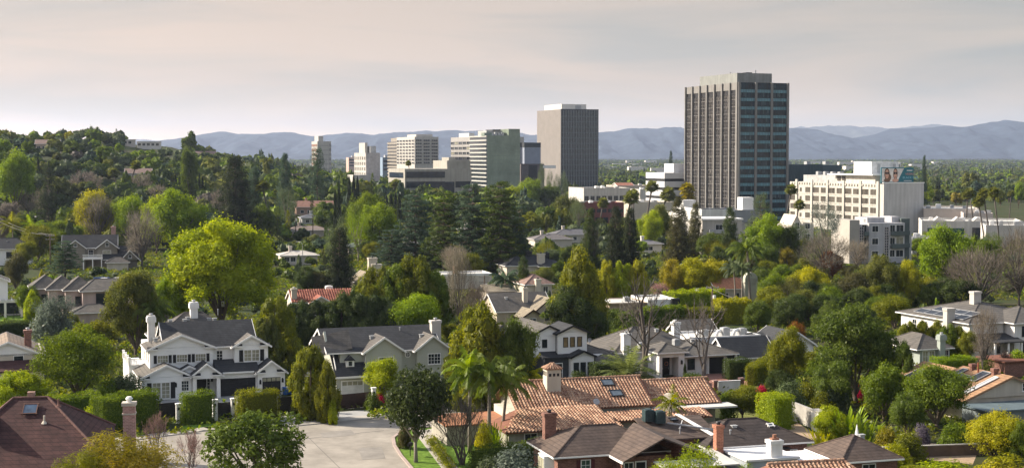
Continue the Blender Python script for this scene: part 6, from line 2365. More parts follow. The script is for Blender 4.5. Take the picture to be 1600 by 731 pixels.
 d = MB().tube([(22.1, 4.2, 4.1), (22.15, 4.02, 4.15)], [0.1, 0.46], 14)
 d.build('satellite_dish', TRIM, b.root)
 d = MB().tube([(13.2, 6.9, 3.4), (13.2, 6.9, 4.0)], 0.04, 6).tube([(13.2, 6.8, 4.0), (13.2, 6.55, 4.15)], [0.1, 0.4], 12)
 d.build('satellite_dish', METAL, b.root)
 b.window('F', 0.8, 3.2, 0.7, 1.4, 1.2, 2, 1)
 b.window('F', 7.3, 16.4, 1.6, 1.2, 0.9, 2, 1)
 b.done()

def brick_house():
 th = R(17)
 b = Bldg('brick_house', 'brick house with a brown shingle hip roof, white bay window and rooftop air conditioners', 'house', G(868, 757), th)
 W = BRICK
 b.box('wall', W, 0.4, 0.5, 0, 6.6, 8.4, 2.75)
 b.hip(0.3, 12, 0.5, 8.4, 2.8, 2.2, 0.5, BROWNSH)
 b.box('wall', W, 6.6, -1.5, 0, 12, 8.4, 2.7)
 # projecting right wing, its left slope catches the sun
 b.slope('roof', BROWNSH, (5.8, -3.8, 2.75), (10.2, -3.8, 4.9), (10.2, 4.4, 5.06), (5.8, 1.2, 2.88), 0.16)
 b.slope('roof', BROWNSH, (10.2, -3.8, 4.9), (15.5, -3.8, 2.7), (15.5, 4.4, 2.86), (10.2, 4.4, 5.06), 0.16)
 b.mb('gutter', TRIM).box(5.7, -3.85, 2.5, 5.82, 1.0, 2.72)
 b.window('F', 0.5, 3.4, 0.7, 0.9, 1.5, 2, 3, gm=glass('greenish_glass', (0.06, 0.10, 0.085)))
 b.shutters('F', 0.5, 3.4, 0.7, 0.9, 1.5, mat('maroon_paint', (0.09, 0.02, 0.025), 0.6), 0.4)
 # bay window on the left end
 bay = MB().prism([(0.42, 1.6, 0.6), (-0.5, 2.2, 0.6), (-0.5, 4.2, 0.6), (0.42, 4.8, 0.6)], (0, 0, 1.9))
 o = bay.build('bay_window', TRIM, b.root)
 for (y0, y1) in ((2.3, 2.9), (3.0, 3.5), (3.6, 4.1)):
  MB().box(-0.53, y0, 0.9, -0.49, y1, 2.25).build('pane', PALEGLASS, o)
 MB().prism([(0.36, 1.78, 0.9), (-0.40, 2.26, 0.9), (-0.40, 2.26, 2.25), (0.36, 1.78, 2.25)], (-0.02, -0.04, 0)).build('pane', DARKGLASS, o)
 b.chimney(1.6, 6.8, 2, 6.0, 1.25, 0.9, BRICK, 'slab', BLACK)
 b.door('F', -1.5, 8.6, 1.0, 2.1, BLACK)
 b.window('F', -1.5, 7.3, 0.9, 0.9, 1.2, 2, 2)
 # rear roof running right
 b.slope('roof', BROWNSH, (11.9, 3.0, 3.3), (19.6, 3.0, 3.3), (19.6, 8.6, 4.7), (11.9, 8.6, 4.7), 0.16)
 b.box('wall', W, 12, 3.4, 0, 19.4, 9, 3.1)
 b.mb('valley_flashing', TRIM).prism([(18.3, 2.6, 3.5), (18.8, 2.6, 3.55), (17.2, 8.6, 4.86), (16.7, 8.6, 4.86)], (0, 0, 0.05))
 g = mat('green_unit', (0.03, 0.055, 0.06), 0.5, 0.2, 2.0)
 b.ac(13.0, 7.3, 4.55, 1.0, 1.25, g)
 b.ac(14.1, 6.7, 4.4, 1.0, 1.25, g)
 MB().tube([(14.8, 6.2, 4.4), (16.6, 5.4, 4.2), (19, 3.6, 3.9)], 0.11, 7).build('conduit', METAL, b.root, True)
 MB().tube([(15.8, 5.2, 4.0), (16.8, 6.8, 4.5)], 0.05, 5).build('conduit', TRIM, b.root)
 b.slope_panel('skylight', SKYG, (16.0, 7.4, 4.44), (1, 0, 0), (0, 0.97, 0.24), 0.8, 0.6, 0.08, 0.1, BLACK)
 b.vent(15.4, 4.2, 3.65, 'pipe')
 b.slope('porch_roof', mat('pale_roof_deck', (0.52, 0.51, 0.48)), (9.0, -7.0, 2.5), (13.6, -7.0, 2.5), (13.6, -3.9, 2.62), (9.0, -3.9, 2.62), 0.12)
 b.slope('porch_roof', MATS['pale_roof_deck'], (13.7, -6.0, 2.3), (17.5, -6.0, 2.3), (17.5, 0.5, 2.62), (13.7, 0.5, 2.62), 0.12)
 b.done()
 # dark roofed brick house to the right
 b = Bldg('brick_house', 'brick house with wide black brown hip roof and slim brick chimney beside white flat roofs', 'house', G(1140, 737), th)
 b.box('wall', W, -2, 0.5, 0, 9.3, 8.5, 2.65)
 b.hip(-2.2, 9.3, 0.5, 8.5, 2.7, 2.0, 0.5, mat('dark_brown_shingles', (0.062, 0.05, 0.047), 0.92, 0.14, 1.2, kind='shingle', bump=0.4))
 b.window('F', 0.5, 7.7, 1.0, 0.7, 0.8, 2, 2)
 b.obox('awning', BLACK, 6.0, -0.3, 2.1, 7.0, 0.49, 2.2)
 b.chimney(-1.6, -0.6, 0, 5.1, 0.8, 0.8, mat('orange_brick', (0.30, 0.13, 0.085), 0.9, 0.12, 2, kind='brick'), 'slab', BLACK)
 b.slope_panel('skylight', SKYG, (6.2, 3.0, 4.0), (1, 0, 0), (0, 0.9, 0.44), 0.7, 0.5, 0.08, 0.1, TRIM)
 b.vent(2, 3.2, 4.0)
 b.vent(1.0, 2, 3.5, 'pipe')
 # white flat roofs in front
 wr = mat('white_membrane', (0.66, 0.66, 0.66), 0.8, 0.05, 0.3)
 b.box('flat_roof', wr, -1.0, -6.0, 2.3, 5.0, 0.2, 2.5)
 b.box('flat_roof', wr, 5.0, -6.0, 1.9, 12.5, -1.2, 2.1)
 b.box('wall', mat('blue_grey_stucco', (0.33, 0.37, 0.40), 0.85), -0.8, -5.8, 0, 4.8, 0.0, 2.3)
 b.box('wall', MATS['blue_grey_stucco'], 4.9, -5.8, 0, 12.2, -1.4, 1.9)
 ch = b.chimney(2.6, -5.0, 1.5, 4.1, 1.3, 1.1, WHITE, 'slab', pot=False)
 MB().box(2.2, -5.3, 4.2, 3.0, -4.7, 4.4).cyl(2.6, -5, 4.4, 4.75, 0.22, 8).build('chimney_pot', mat('terracotta_pot', (0.3, 0.15, 0.1), 0.9), ch)
 b.done()
 # pyramid roof
 q = G(1316, 757)
 b = Bldg('pool_house', 'small square building under a brown pyramid roof among banana plants', 'house', q, th)
 b.box('wall', W, 0, 0, 0, 6.3, 6.6, 2.35)
 b.hip(0, 6.3, 0, 6.6, 2.4, 1.9, 0.45, BROWNSH)
 b.vent(3.9, 3.0, 4.1)
 b.window('F', 0, 3, 0.8, 1.4, 1.1, 2, 1)
 b.done()
 o = G(1338, 738)
 ob = empty('garden_obelisk', o)
 tag(ob, 'white pointed garden obelisk behind the brown pyramid roof', 'obelisk')
 MB().tube([(0, 0, 0), (0, 0, 3.2), (0, 0, 5.1)], [0.42, 0.36, 0.03], 4).build('shaft', TRIM, ob)
 MB().box(-0.5, -0.5, 0, 0.5, 0.5, 0.5).build('plinth', CONC, ob)
 # clay roof at the bottom edge
 b = Bldg('spanish_house', 'clay tile roof with a tiled ridge at the bottom edge below the brown pyramid roof', 'house', G(1205, 840), R(14))
 b.box('wall', CREAM, 0, 0, 0, 11, 9, 3)
 b.slope('roof', MATS['roof_underlay'], (-0.6, -0.6, 2.9), (11.5, -0.6, 2.9), (9.0, 4.5, 5.4), (1.6, 4.5, 5.4), 0.16)
 barrel_tiles(b, CLAY, (-0.6, -0.7, 2.88), (11.5, -0.7, 2.88), (9.0, 4.5, 5.42), (1.6, 4.5, 5.42))
 b.slope('roof', MATS['roof_underlay'], (11.5, 9.6, 2.9), (-0.6, 9.6, 2.9), (1.6, 4.5, 5.4), (9.0, 4.5, 5.4), 0.16)
 b.slope('roof', MATS['roof_underlay'], (11.5, -0.6, 2.9), (11.5, 9.6, 2.9), (9.0, 4.5, 5.4), (8.99, 4.4, 5.4), 0.16)
 b.slope('roof', MATS['roof_underlay'], (-0.6, 9.6, 2.9), (-0.6, -0.6, 2.9), (1.6, 4.4, 5.4), (1.6, 4.5, 5.4), 0.16)
 rc = b.mb('ridge_tiles', CLAY)
 for i in range(18):
  x = 1.6 + 7.4 * i / 18
  rc.tube([(x, 4.5, 5.48), (x + 0.48, 4.5, 5.51)], [0.16, 0.19], 7)
 for i in range(14):
  a = Vector((11.5, -0.6, 2.95)).lerp(Vector((9.0, 4.5, 5.45)), i / 14)
  e = Vector((11.5, -0.6, 2.95)).lerp(Vector((9.0, 4.5, 5.45)), (i + 1.15) / 14)
  b.mb('hip_tiles', CLAY).tube([a, e], [0.19, 0.15], 7)
 b.done()

def maroon_house():
 b = Bldg('suburban_house', 'house under a large maroon shingle hip roof with a dark skylight, lower left corner', 'house', (-57.5, 148.0, 0), R(8))
 M_ = mat('maroon_shingles', (0.07, 0.033, 0.031), 0.92, 0.16, 1.0, kind='shingle', bump=0.4, p=1.5)
 b.box('wall', CREAM, 0.5, 0.5, 0, 14.5, 13.5, 2.6)
 zr = 7.3
 vs = [(-1.6, -2.7, 1.35), (17.2, -2.7, 1.35), (15, 14, 2.95), (0, 14, 2.95), (5.4, 7.3, zr), (8.9, 7.3, zr)]
 b.mb('roof', M_).add(vs + [(-1.6, -2.7, 1.15), (17.2, -2.7, 1.15), (15, 14, 2.75), (0, 14, 2.75)], [(0, 1, 5, 4), (1, 2, 5), (2, 3, 4, 5), (3, 0, 4), (6, 9, 8, 7), (6, 7, 1, 0), (7, 8, 2, 1), (8, 9, 3, 2), (9, 6, 0, 3)])
 cap = b.mb('ridge_cap', mat('maroon_caps', (0.13, 0.07, 0.06), 0.9, 0.15, 2))
 def run(a, e, n):
  a, e = Vector(a), Vector(e)
  for i in range(n):
   cap.tube([a.lerp(e, i / n) + Vector((0, 0, .06)), a.lerp(e, (i + 1.1) / n) + Vector((0, 0, .03))], [0.13, 0.16], 6)
 run(vs[4], vs[5], 9)
 run(vs[5], vs[1], 26)
 run(vs[5], vs[2], 24)
 run(vs[4], vs[0], 24)
 run(vs[4], vs[3], 24)
 sl = math.atan2(zr - 2.95, 7.3)
 dv = (0, math.cos(sl), math.sin(sl))
 def on(u, t):
  return (u, 7.3 * t, 2.95 + (zr - 2.95) * t)
 b.slope_panel('skylight', mat('blue_skylight', (0.06, 0.10, 0.16), 0.08, 0.3, 0.7, 0.7), on(7.4, 0.76), (1, 0, 0), dv, 1.5, 1.6, 0.1, 0.12, mat('brown_curb', (0.14, 0.07, 0.05), 0.7))
 b.chimney(7.1, 7.9, 6.5, 7.75, 0.55, 0.5, mat('dusty_brick', (0.30, 0.19, 0.15), 0.9, 0.1, 2, kind='brick'), 'slab', pot=False)
 for (u, t, m) in ((10.2, 0.83, BRICK), (9.1, 0.52, CREAM)):
  c = on(u, t)
  k = MB().cyl(c[0], c[1], c[2] - 0.1, c[2] + 0.75, 0.1, 8).cyl(c[0], c[1], c[2] - 0.1, c[2] + 0.2, 0.34, 8, 0.1)
  k.build('roof_vent', m, b.root)
 # dormer on the left
 b.box('dormer', TRIM, 2.2, 2.2, 4.0, 4.4, 4.4, 5.6)
 b.mb('dormer_roof', M_).prism([(2.0, 2.0, 5.5), (4.6, 2.0, 5.5), (3.3, 2.0, 6.5)], (0, 3.5, 0))
 b.window('F', 2.2, 3.5, 4.5, 1.0, 0.9, 2, 2)
 ch = b.chimney(17.3, 8.0, 0, 6.2, 1.25, 1.1, mat('rosy_brick', (0.36, 0.22, 0.19), 0.9, 0.1, 2, kind='brick'), None, pot=False)
 MB().box(16.55, 7.3, 6.15, 18.05, 8.7, 6.5).box(16.6, 7.35, 5.2, 18.0, 8.65, 5.35).build('chimney_cap', CREAM, ch)
 MB().cyl(17.3, 8, 6.5, 6.85, 0.28, 10).cyl(17.3, 8, 6.85, 7.1, 0.42, 10, 0.25).build('chimney_pot', TRIM, ch)
 b.done()

def left_houses():
 # brown gable with brick chimney
 b = Bldg('suburban_house', 'cream gabled house with brown roofs and a red brick chimney above the lime oleander', 'house', G(-18, 602), R(20))
 b.box('wall', CREAM, 0, 0, 0, 7.6, 12, 4.4)
 b.gable(-2, 7.6, 0, 12, 4.2, 2.0, 'v', 0.5, 0.4, mat('tan_shingles', (0.24, 0.19, 0.15), 0.92, 0.12, 1.2, kind='shingle'), SIDING_W)
 b.box('wall', CREAM, -2, -3.2, 0, 7.6, 0, 2.5)
 b.slope('roof', mat('plum_shingles', (0.075, 0.035, 0.035), 0.92, 0.14, 1.2, kind='shingle'), (-3, -3.6, 2.4), (8.0, -3.6, 2.4), (8.0, -0.02, 3.5), (-3, -0.02, 3.5))
 b.window('F', 0, 4.2, 3.4, 1.3, 0.7, 1, 1)
 b.chimney(5.6, 3.0, 3.5, 7.4, 1.0, 1.0, BRICK, 'slab')
 b.done()
 # white house and pergola
 b = Bldg('white_house', 'white house with a flat roofed pergola porch beside a small bright lawn', 'house', G(-14, 495), R(20))
 W = SIDING_W
 b.box('wall', W, -4, 2.5, 0, 3.4, 10, 7.2)
 b.gable(-4, 3.4, 2.5, 10, 7.2, 1.7, 'v', 0.5, 0.4, GREYSH, W)
 b.window('F', 2.5, 1.2, 4.6, 0.9, 1.5, 2, 2)
 b.window('R', 3.4, 6.2, 4.6, 0.9, 1.5, 2, 2)
 k = MB()
 for i in range(9):
  k.box(-4 + i * 1.15, -2.2, 3.3, -3.82 + i * 1.15, 3.0, 3.5)
 k.box(-4.2, -2.0, 3.05, 6.4, -1.75, 3.3).box(-4.2, 2.1, 3.05, 6.4, 2.35, 3.3)
 k.build('pergola_beam', TRIM, b.root)
 for x in (-0.2, 2.8, 6.0):
  b.obox('column', TRIM, x - 0.25, -2.1, 0, x + 0.2, -1.65, 3.05)
 b.obox('back_wall', W, -4, 2.4, 0, 6.2, 2.49, 3.0)
 b.obox('dark_opening', DARKGLASS, -1, 2.3, 0.3, 5.5, 2.39, 2.6)
 b.done()
 sheet('lawn', [G(-30, 505), G(46, 503), G(44, 493), G(-30, 494)], 0.012, GRASS, 'small bright lawn by the white pergola house')
 # serrated condominium
 p0 = G(130, 505)
 b = Bldg('condominium', 'pinkish stepped condominium with a saw-toothed row of grey hip roofs and one large dark window', 'condominium', p0, R(20))
 P_ = mat('pink_stucco', (0.44, 0.355, 0.325), 0.9, 0.04, 0.4, kind='streak')
 b.box('wall', P_, 0, 0, 0, 10, 9, 6.4)
 b.hip(0, 10, 0, 9, 6.45, 2.0, 0.6, GREYSH, inset=3.2)
 b.window('F', 0, 4.3, 2.9, 3.4, 2.9, 2, 1, BLACK, DARKGLASS, 0.1, False)
 for i in range(1, 4):
  du, dv = -3.1 * i, 3.6 * i
  b.box('wall', P_, du, dv, 0, du + 6, dv + 8, 6.3 - 0.02 * i)
  b.hip(du, du + 5.6, dv, dv + 8, 6.4 - 0.03 * i, 2.4, 0.5, GREYSH)
  b.window('F', dv, du + 2.4, 3.2, 0.9, 1.8, 1, 2, BLACK)
  b.window('L', du, dv + 1.8, 3.4, 0.8, 1.6, 1, 2, BLACK)
  b.box('wall', P_, du - 0.6, dv - 1.6, 0, du + 3.5, dv + 0.2, 3.0)
  b.slope('roof', GREYSH, (du - 0.9, dv - 2.0, 2.95), (du + 3.8, dv - 2.0, 2.95), (du + 3.8, dv - 0.01, 3.7), (du - 0.9, dv - 0.01, 3.7))
 b.box('wall', P_, -2.2, -6, 0, 5.5, 0, 2.7)
 b.hip(-2.2, 5.5, -6, -0.7, 2.75, 1.3, 0.5, GREYSH)
 b.flat_roof(3, 14, 9, 17, 6.5, 0.5, None, WHITE)
 b.box('wall', P_, 3, 9, 0, 14, 17, 6.4)
 b.obox('blue_tarp', mat('blue_tarp', (0.012, 0.07, 0.27), 0.6, 0.1, 1), 3.4, 17.2, 6.4, 6.6, 17.5, 7.7)
 for i in range(3):
  b.ac(5 + i * 2.6, 10.2, 6.55, 1.6, 1.5, TRIM)
 b.done()
 # craftsman
 b = Bldg('craftsman_house', 'grey shingled house with white trimmed twin gables, a balcony porch and a pinkish chimney', 'house', G(99, 421), R(14))
 W = mat('taupe_shingle_wall', (0.22, 0.20, 0.165), 0.9, 0.06, 0.8, kind='siding')
 b.box('wall', W, 0, 1.5, 0, 15, 10, 6.5)
 b.gable(0, 15, 1.5, 10.5, 6.5, 3.2, 'u', 0.5, 0.5, CHAR, W)
 b.box('wall', W, 9.6, -0.6, 0, 15.4, 5, 6.3)
 b.gable(9.6, 15.4, -0.6, 5, 6.4, 2.2, 'v', 0.5, 0.5, CHAR, W)
 b.gable(0.8, 6.2, 0.4, 5, 6.4, 2.1, 'v', 0.5, 0.5, CHAR, W)
 b.box('wall', W, 0.8, 0.4, 0, 6.2, 3, 6.3)
 b.window('F', -0.6, 12.4, 3.8, 2.2, 1.6, 2, 2, gm=PALEGLASS)
 b.window('F', -0.6, 12.5, 6.7, 0.9, 0.9, 1, 2)
 b.window('F', 0.4, 3.5, 6.7, 0.8, 0.8, 1, 2)
 b.window('F', 1.5, 7.8, 3.7, 1.2, 1.9, 2, 2)
 b.box('balcony', TRIM, 5.6, -3.2, 3.0, 11.2, 1.4, 3.5)
 for (x, y) in ((5.8, -3.0), (8.4, -3.0), (10.9, -3.0)):
  b.obox('column', TRIM, x - 0.15, y - 0.15, 0, x + 0.15, y + 0.15, 3.0)
 r = MB().box(5.6, -3.2, 4.3, 11.2, -3.08, 4.45)
 for i in range(24):
  r.box(5.7 + i * 0.235, -3.17, 3.5, 5.78 + i * 0.235, -3.1, 4.3)
 r.build('balustrade', TRIM, b.root)
 b.box('wall', W, 13, -2, 0, 21, 6, 3.0)
 b.gable(11.5, 21, -2, 6.5, 3.2, 3.3, 'u', 0.5, 0.5, CHAR, W)
 b.gable(16.5, 21.5, -3.5, 2, 3.0, 2.5, 'v', 0.6, 0.5, GREYSH, W)
 b.window('F', -3.5, 19, 3.3, 0.8, 0.9, 1, 2)
 b.chimney(14.2, 7.0, 7, 12.0, 1.4, 1.1, mat('rosy_brick', (0.36, 0.22, 0.19)), 'slab')
 b.hip(12.5, 18.5, -8.5, -4, 2.4, 1.5, 0.5, GREYSH)
 b.box('wall', CREAM, 12.5, -8.5, 0, 18.5, -4, 2.4)
 b.done()
 b = Bldg('suburban_house', 'white house with a dark hip roof and two black windows at the left edge', 'house', G(-22, 415), R(14))
 b.box('wall', SIDING_W, 0, 0, 0, 13, 9, 5)
 b.hip(-3, 13, 0, 9, 5.05, 3.0, 0.6, CHAR)
 for a in (7.0, 10.4):
  b.window('F', 0, a, 2.2, 2.0, 1.8, 1, 1, BLACK, DARKGLASS, 0.1, False)
 b.vent(6, 3, 7.0)
 b.done()

def mid_houses():
 # red tile roof
 b = Bldg('spanish_house', 'red tiled roof with white parapet edges behind the dark hedge trees', 'house', G(458, 502), R(16))
 b.box('wall', CREAM, 0, 0, 0, 12.6, 9, 3.9)
 b.gable(0, 12.6, 0, 9, 3.9, 1.9, 'u', 0.4, 0.3, MATS['roof_underlay'], CREAM)
 barrel_tiles(b, CLAY_RED, (-0.3, -0.45, 3.85), (12.9, -0.45, 3.85), (12.9, 4.5, 5.95), (-0.3, 4.5, 5.95), 0.5, 0.7, 0.1)
 b.gable(3.2, 7.4, -2.4, 3, 3.9, 1.2, 'v', 0.3, 0.3, CLAY_RED, CREAM)
 b.box('wall', CREAM, 3.2, -2.4, 0, 7.4, 0, 3.9)
 b.chimney(0.4, 1.2, 3, 6.4, 1.1, 1.0, CREAM, 'slab')
 b.ac(8.6, 8.6, 5.0, 1.4, 1.2, TRIM)
 b.done()
 b = Bldg('suburban_house', 'pale roofed house with two plain white chimneys beside the lime flame shaped trees', 'house', G(560, 462), R(20))
 b.box('wall', CREAM, 0, 0, 0, 5.4, 8, 3.4)
 b.gable(0, 5.4, 0, 8, 3.4, 2.0, 'v', 0.4, 0.4, WOODSH, CREAM)
 b.chimney(4.5, 4, 3, 8.6, 2.1, 1.3, CREAM, 'slab', BLACK)
 b.chimney(4.3, -0.7, 0, 7.4, 2.2, 1.1, CREAM, 'slab', BLACK)
 b.done()
 b = Bldg('flat_house', 'flat white roof with a small brick chimney behind the leafless brown tree', 'house', G(690, 452), R(16))
 b.box('wall', CREAM, 0, 0, 0, 13, 9, 3.4)
 b.flat_roof(0, 13, 0, 9, 3.4, 0.4)
 b.chimney(3.8, 1.2, 3, 5.6, 0.9, 0.8, BRICK, 'slab')
 b.done()
 b = Bldg('suburban_house', 'charcoal roofed house with a white chimney and black pots below the cedars', 'house', G(792, 436), R(16))
 b.box('wall', CREAM, 0, 0, 0, 15, 9, 3.6)
 b.hip(0, 15, 0, 9, 3.6, 2.4, 0.6, CHAR)
 b.hip(9, 17, -2, 6, 3.4, 1.6, 0.6, CHAR)
 b.chimney(9.8, 0.6, 2, 6.6, 2.0, 1.2, CREAM, 'slab', BLACK)
 b.chimney(12.5, 4, 3, 6.6, 1.2, 1.0, BLACK, 'slab', BLACK)
 b.chimney(7.5, 4.5, 4, 7.0, 1.5, 1.0, BLACK, 'slab', BLACK)
 b.done()
 b = Bldg('flat_house', 'flat roofed house with brown fascia and white right half behind the big bare tree', 'house', G(952, 500), R(14))
 b.box('wall', mat('tan_fascia', (0.36, 0.28, 0.21), 0.9, 0.06), 0, 0, 0, 8, 10, 3.3)
 b.box('wall', WHITE, 8, -0.6, 0, 14.5, 10, 3.6)
 b.flat_roof(-0.4, 8, -0.4, 10, 3.3, 0.2, None, MATS['tan_fascia'])
 b.flat_roof(8, 14.5, -0.6, 10, 3.6, 0.4)
 b.obox('dark_unit', BLACK, 12.9, -1.5, 2.2, 14.6, -0.65, 4.2)
 b.ac(5, 4, 3.35, 1.2, 0.9)
 b.done()
 b = Bldg('spanish_house', 'clay roofed white house with a massive round topped chimney among palms', 'house', G(1118, 474), R(12))
 b.box('wall', CREAM, 0, 0, 0, 7, 8, 3.4)
 b.gable(0, 7, 0, 8, 3.4, 2.0, 'u', 0.4, 0.3, mat('clay_roof_far', (0.36, 0.16, 0.09), 0.9, 0.2, 2.5), CREAM)
 b.box('wall', WHITE, -4, -2, 0, 0, 3, 3.0)
 b.flat_roof(-4, 0, -2, 3, 3.0, 0.3)
 b.window('F', 0, 2.4, 0.9, 1.2, 1.4, 2, 1)
 b.window('F', 0, 5.0, 0.9, 1.2, 1.4, 2, 1)
 c = MB().box(6.4, -1.6, 0, 9.4, -0.2, 5.6)
 c.tube([(7.9, -1.6, 5.5), (7.9, -0.2, 5.5)], 1.5, 16)
 c.box(6.2, -1.75, 4.6, 9.6, -0.05, 4.85)
 c.build('chimney', mat('sage_stucco', (0.40, 0.40, 0.34), 0.9, 0.04), b.root)
 b.done()
 # right side
 b = Bldg('white_house', 'white two storey house with grey hip roof, rows of solar panels and pale chimneys', 'house', G(1514, 559), R(20))
 W = mat('white_stucco', (0.72, 0.71, 0.69))
 b.box('wall', W, 0, 0, 0, 17, 19, 5.7)
 b.hip(0, 17, 0, 19, 5.75, 2.5, 0.7, GREYSH)
 b.box('wall', W, 7, -2.5, 0, 17, 0.5, 5.75)
 b.hip(7, 17, -2.5, 8, 5.8, 2.0, 0.6, GREYSH)
 b.window('F', -2.5, 9.2, 3.6, 1.3, 1.5, 1, 1, BLACK, DARKGLASS, 0.1)
 b.window('F', -2.5, 9.6, 0.6, 1.8, 2.0, 1, 1, BLACK, DARKGLASS, 0.1)
 b.window('F', -2.5, 13, 3.6, 1.3, 1.5, 1, 1, BLACK, DARKGLASS, 0.1)
 for v in (3, 6, 9, 12, 15):
  b.window('L', 0, v, 3.4, 1.1, 1.4, 2, 2)
  b.window('L', 0, v, 0.6, 1.1, 1.6, 2, 2)
 b.slope('porch_roof', CHAR, (1.5, -4.5, 3.0), (7.6, -4.5, 3.0), (7.6, 0, 3.9), (1.5, 0, 3.9))
 for x in (1.9, 4.5, 7.1):
  b.obox('column', TRIM, x - 0.15, -4.3, 0, x + 0.15, -4.0, 2.9)
 b.door('F', 0, 3.2, 1.1, 2.2, METAL)
 b.window('F', 0, 5.6, 0.7, 1.0, 1.6, 1, 1, BLACK)
 b.obox('downpipe', METAL, 6.7, -0.2, 3.5, 6.85, -0.03, 5.6)
 sl = math.atan2(2.5, 9.2)
 dv = (math.cos(sl), 0, math.sin(sl))
 for row, (n, t0) in enumerate(((5, 0.18), (5, 0.38))):
  for i in range(n):
   if row == 1 and i == 4:
    continue
   v = 3.2 + i * 2.75
   b.slope_panel('solar_panel', SOLAR, (-0.7 + 9.2 * t0 + 0.1, v, 5.75 + 2.5 * t0), (0, 1, 0), dv, 2.6, 1.7, 0.06, 0.12, METAL)
 b.chimney(-0.7, 4.5, 0, 7.7, 1.6, 1.1, mat('pale_chimney', (0.50, 0.47, 0.43)), 'slab', pot=False)
 b.chimney(7.6, 8.5, 6, 9.9, 1.5, 1.2, MATS['pale_chimney'], 'slab', pot=False)
 b.done()
 b = Bldg('cottage', 'small sage green cottage with white sash windows and a slim tall chimney', 'house', G(1437, 574), R(20))
 W = mat('sage_cottage', (0.30, 0.34, 0.31), 0.85, 0.04, 0.6, kind='siding')
 b.box('wall', W, 0, 0, 0, 5.6, 7, 2.9)
 b.hip(-0.4, 5.6, 0, 9, 2.95, 1.9, 0.5, GREYSH)
 b.window('F', 0, 1.0, 0.9, 0.9, 1.6, 2, 2, gm=PALEGLASS)
 b.window('F', 0, 2.2, 0.9, 0.9, 1.6, 2, 2, gm=PALEGLASS)
 b.window('F', 0, 4.9, 0.9, 0.8, 1.6, 2, 2)
 b.chimney(3.6, -0.5, 0, 5.0, 1.0, 0.8, W, 'crown')
 b.done()
 # tan roofed house
 b = Bldg('suburban_house', 'house with tan roofs, dark solar panels and skylights beyond the round trees', 'house', G(1506, 658), R(20))
 TAN = mat('tan_shingle', (0.36, 0.215, 0.125), 0.92, 0.1, 1.2, kind='shingle', bump=0.3)
 b.box('wall', CREAM, 0.4, 0.3, 0, 13.5, 9, 2.8)
 b.gable(0.2, 13.8, 0, 9, 2.8, 2.5, 'v', 0.5, 0.5, TAN, CREAM, TAN)
 b.box('wall', CREAM, 0.8, 9, 0, 12.4, 17, 2.6)
 b.gable(0.8, 12.4, 9.3, 17, 2.6, 2.3, 'v', 0.5, 0.5, TAN, CREAM, TAN)
 b.slope('roof', mat('red_brown_shingle', (0.17, 0.07, 0.045), 0.92, 0.12, 1.2), (-2.4, 1.5, 2.3), (0.0, 1.5, 2.72), (0.0, 7.5, 2.72), (-2.4, 7.5, 2.3))
 k = 2.5 / 6.8
 sl = math.atan(k)
 dv = (math.cos(sl), 0, math.sin(sl))
 def on(u, v, base=2.8, u0=0.2):
  return (u, v, base + (u - u0) * k + 0.1)
 for (u, v, w, l) in ((3.4, 6.4, 2.6, 3.0), (5.2, 3.9, 1.5, 2.6), (5.4, 7.9, 0.9, 1.6)):
  b.slope_panel('solar_panel', SOLAR, on(u, v), (0, 1, 0), dv, w, l, 0.06, 0.1, METAL)
 b.slope_panel('pale_panel', METAL, on(3.4, 1.3), (0, 1, 0), dv, 0.7, 5.2, 0.06, 0.08, TRIM)
 for v in (5.2, 6.4):
  b.slope_panel('skylight', mat('pale_skylight', (0.40, 0.45, 0.47), 0.15), (-1.0, v, 2.6), (0, 1, 0), (0.98, 0, 0.17), 0.75, 1.3, 0.1, 0.12, TRIM)
 for v in (10.4, 12.6, 14.8):
  b.slope_panel('solar_panel', SOLAR, on(3.0, v, 2.6, 0.8), (0, 1, 0), dv, 2.0, 3.4, 0.06, 0.1, METAL)
 b.window('F', 0, 9.2, 3.4, 0.7, 0.9, 1, 2)
 for (u, v) in ((6.6, 7.0), (6.6, 2.6)):
  b.chimney(u, v, 4.5, 5.9, 0.7, 0.5, BRICK, 'slab', pot=False)
 b.own('stove_pipe', mat('rust_metal', (0.25, 0.08, 0.04), 0.8), MB().cyl(6.2, 5.4, 4.6, 6.4, 0.12, 8))
 b.obox('shed_roof', mat('slate_blue_roof', (0.10, 0.135, 0.15), 0.7, 0.1, 0.6), -1.5, -6.5, 2.2, 14, -0.9, 2.4)
 b.obox('shed_wall', mat('slate_blue_wall', (0.16, 0.19, 0.20), 0.8, 0.1, 0.6), -1.2, -6.2, 0, 14, -1.2, 2.2)
 b.done()
 q = G(1570, 590)
 b = Bldg('garage', 'low reddish brown flat roof behind the tan solar roof at the right edge', 'garage', q, R(20))
 b.box('wall', BRICK, 0, 0, 0, 9, 6, 2.3)
 b.obox('roof', mat('red_brown_shingle', (0.17, 0.07, 0.045)), -0.4, -0.4, 2.3, 9.4, 6.4, 2.5)
 b.done()

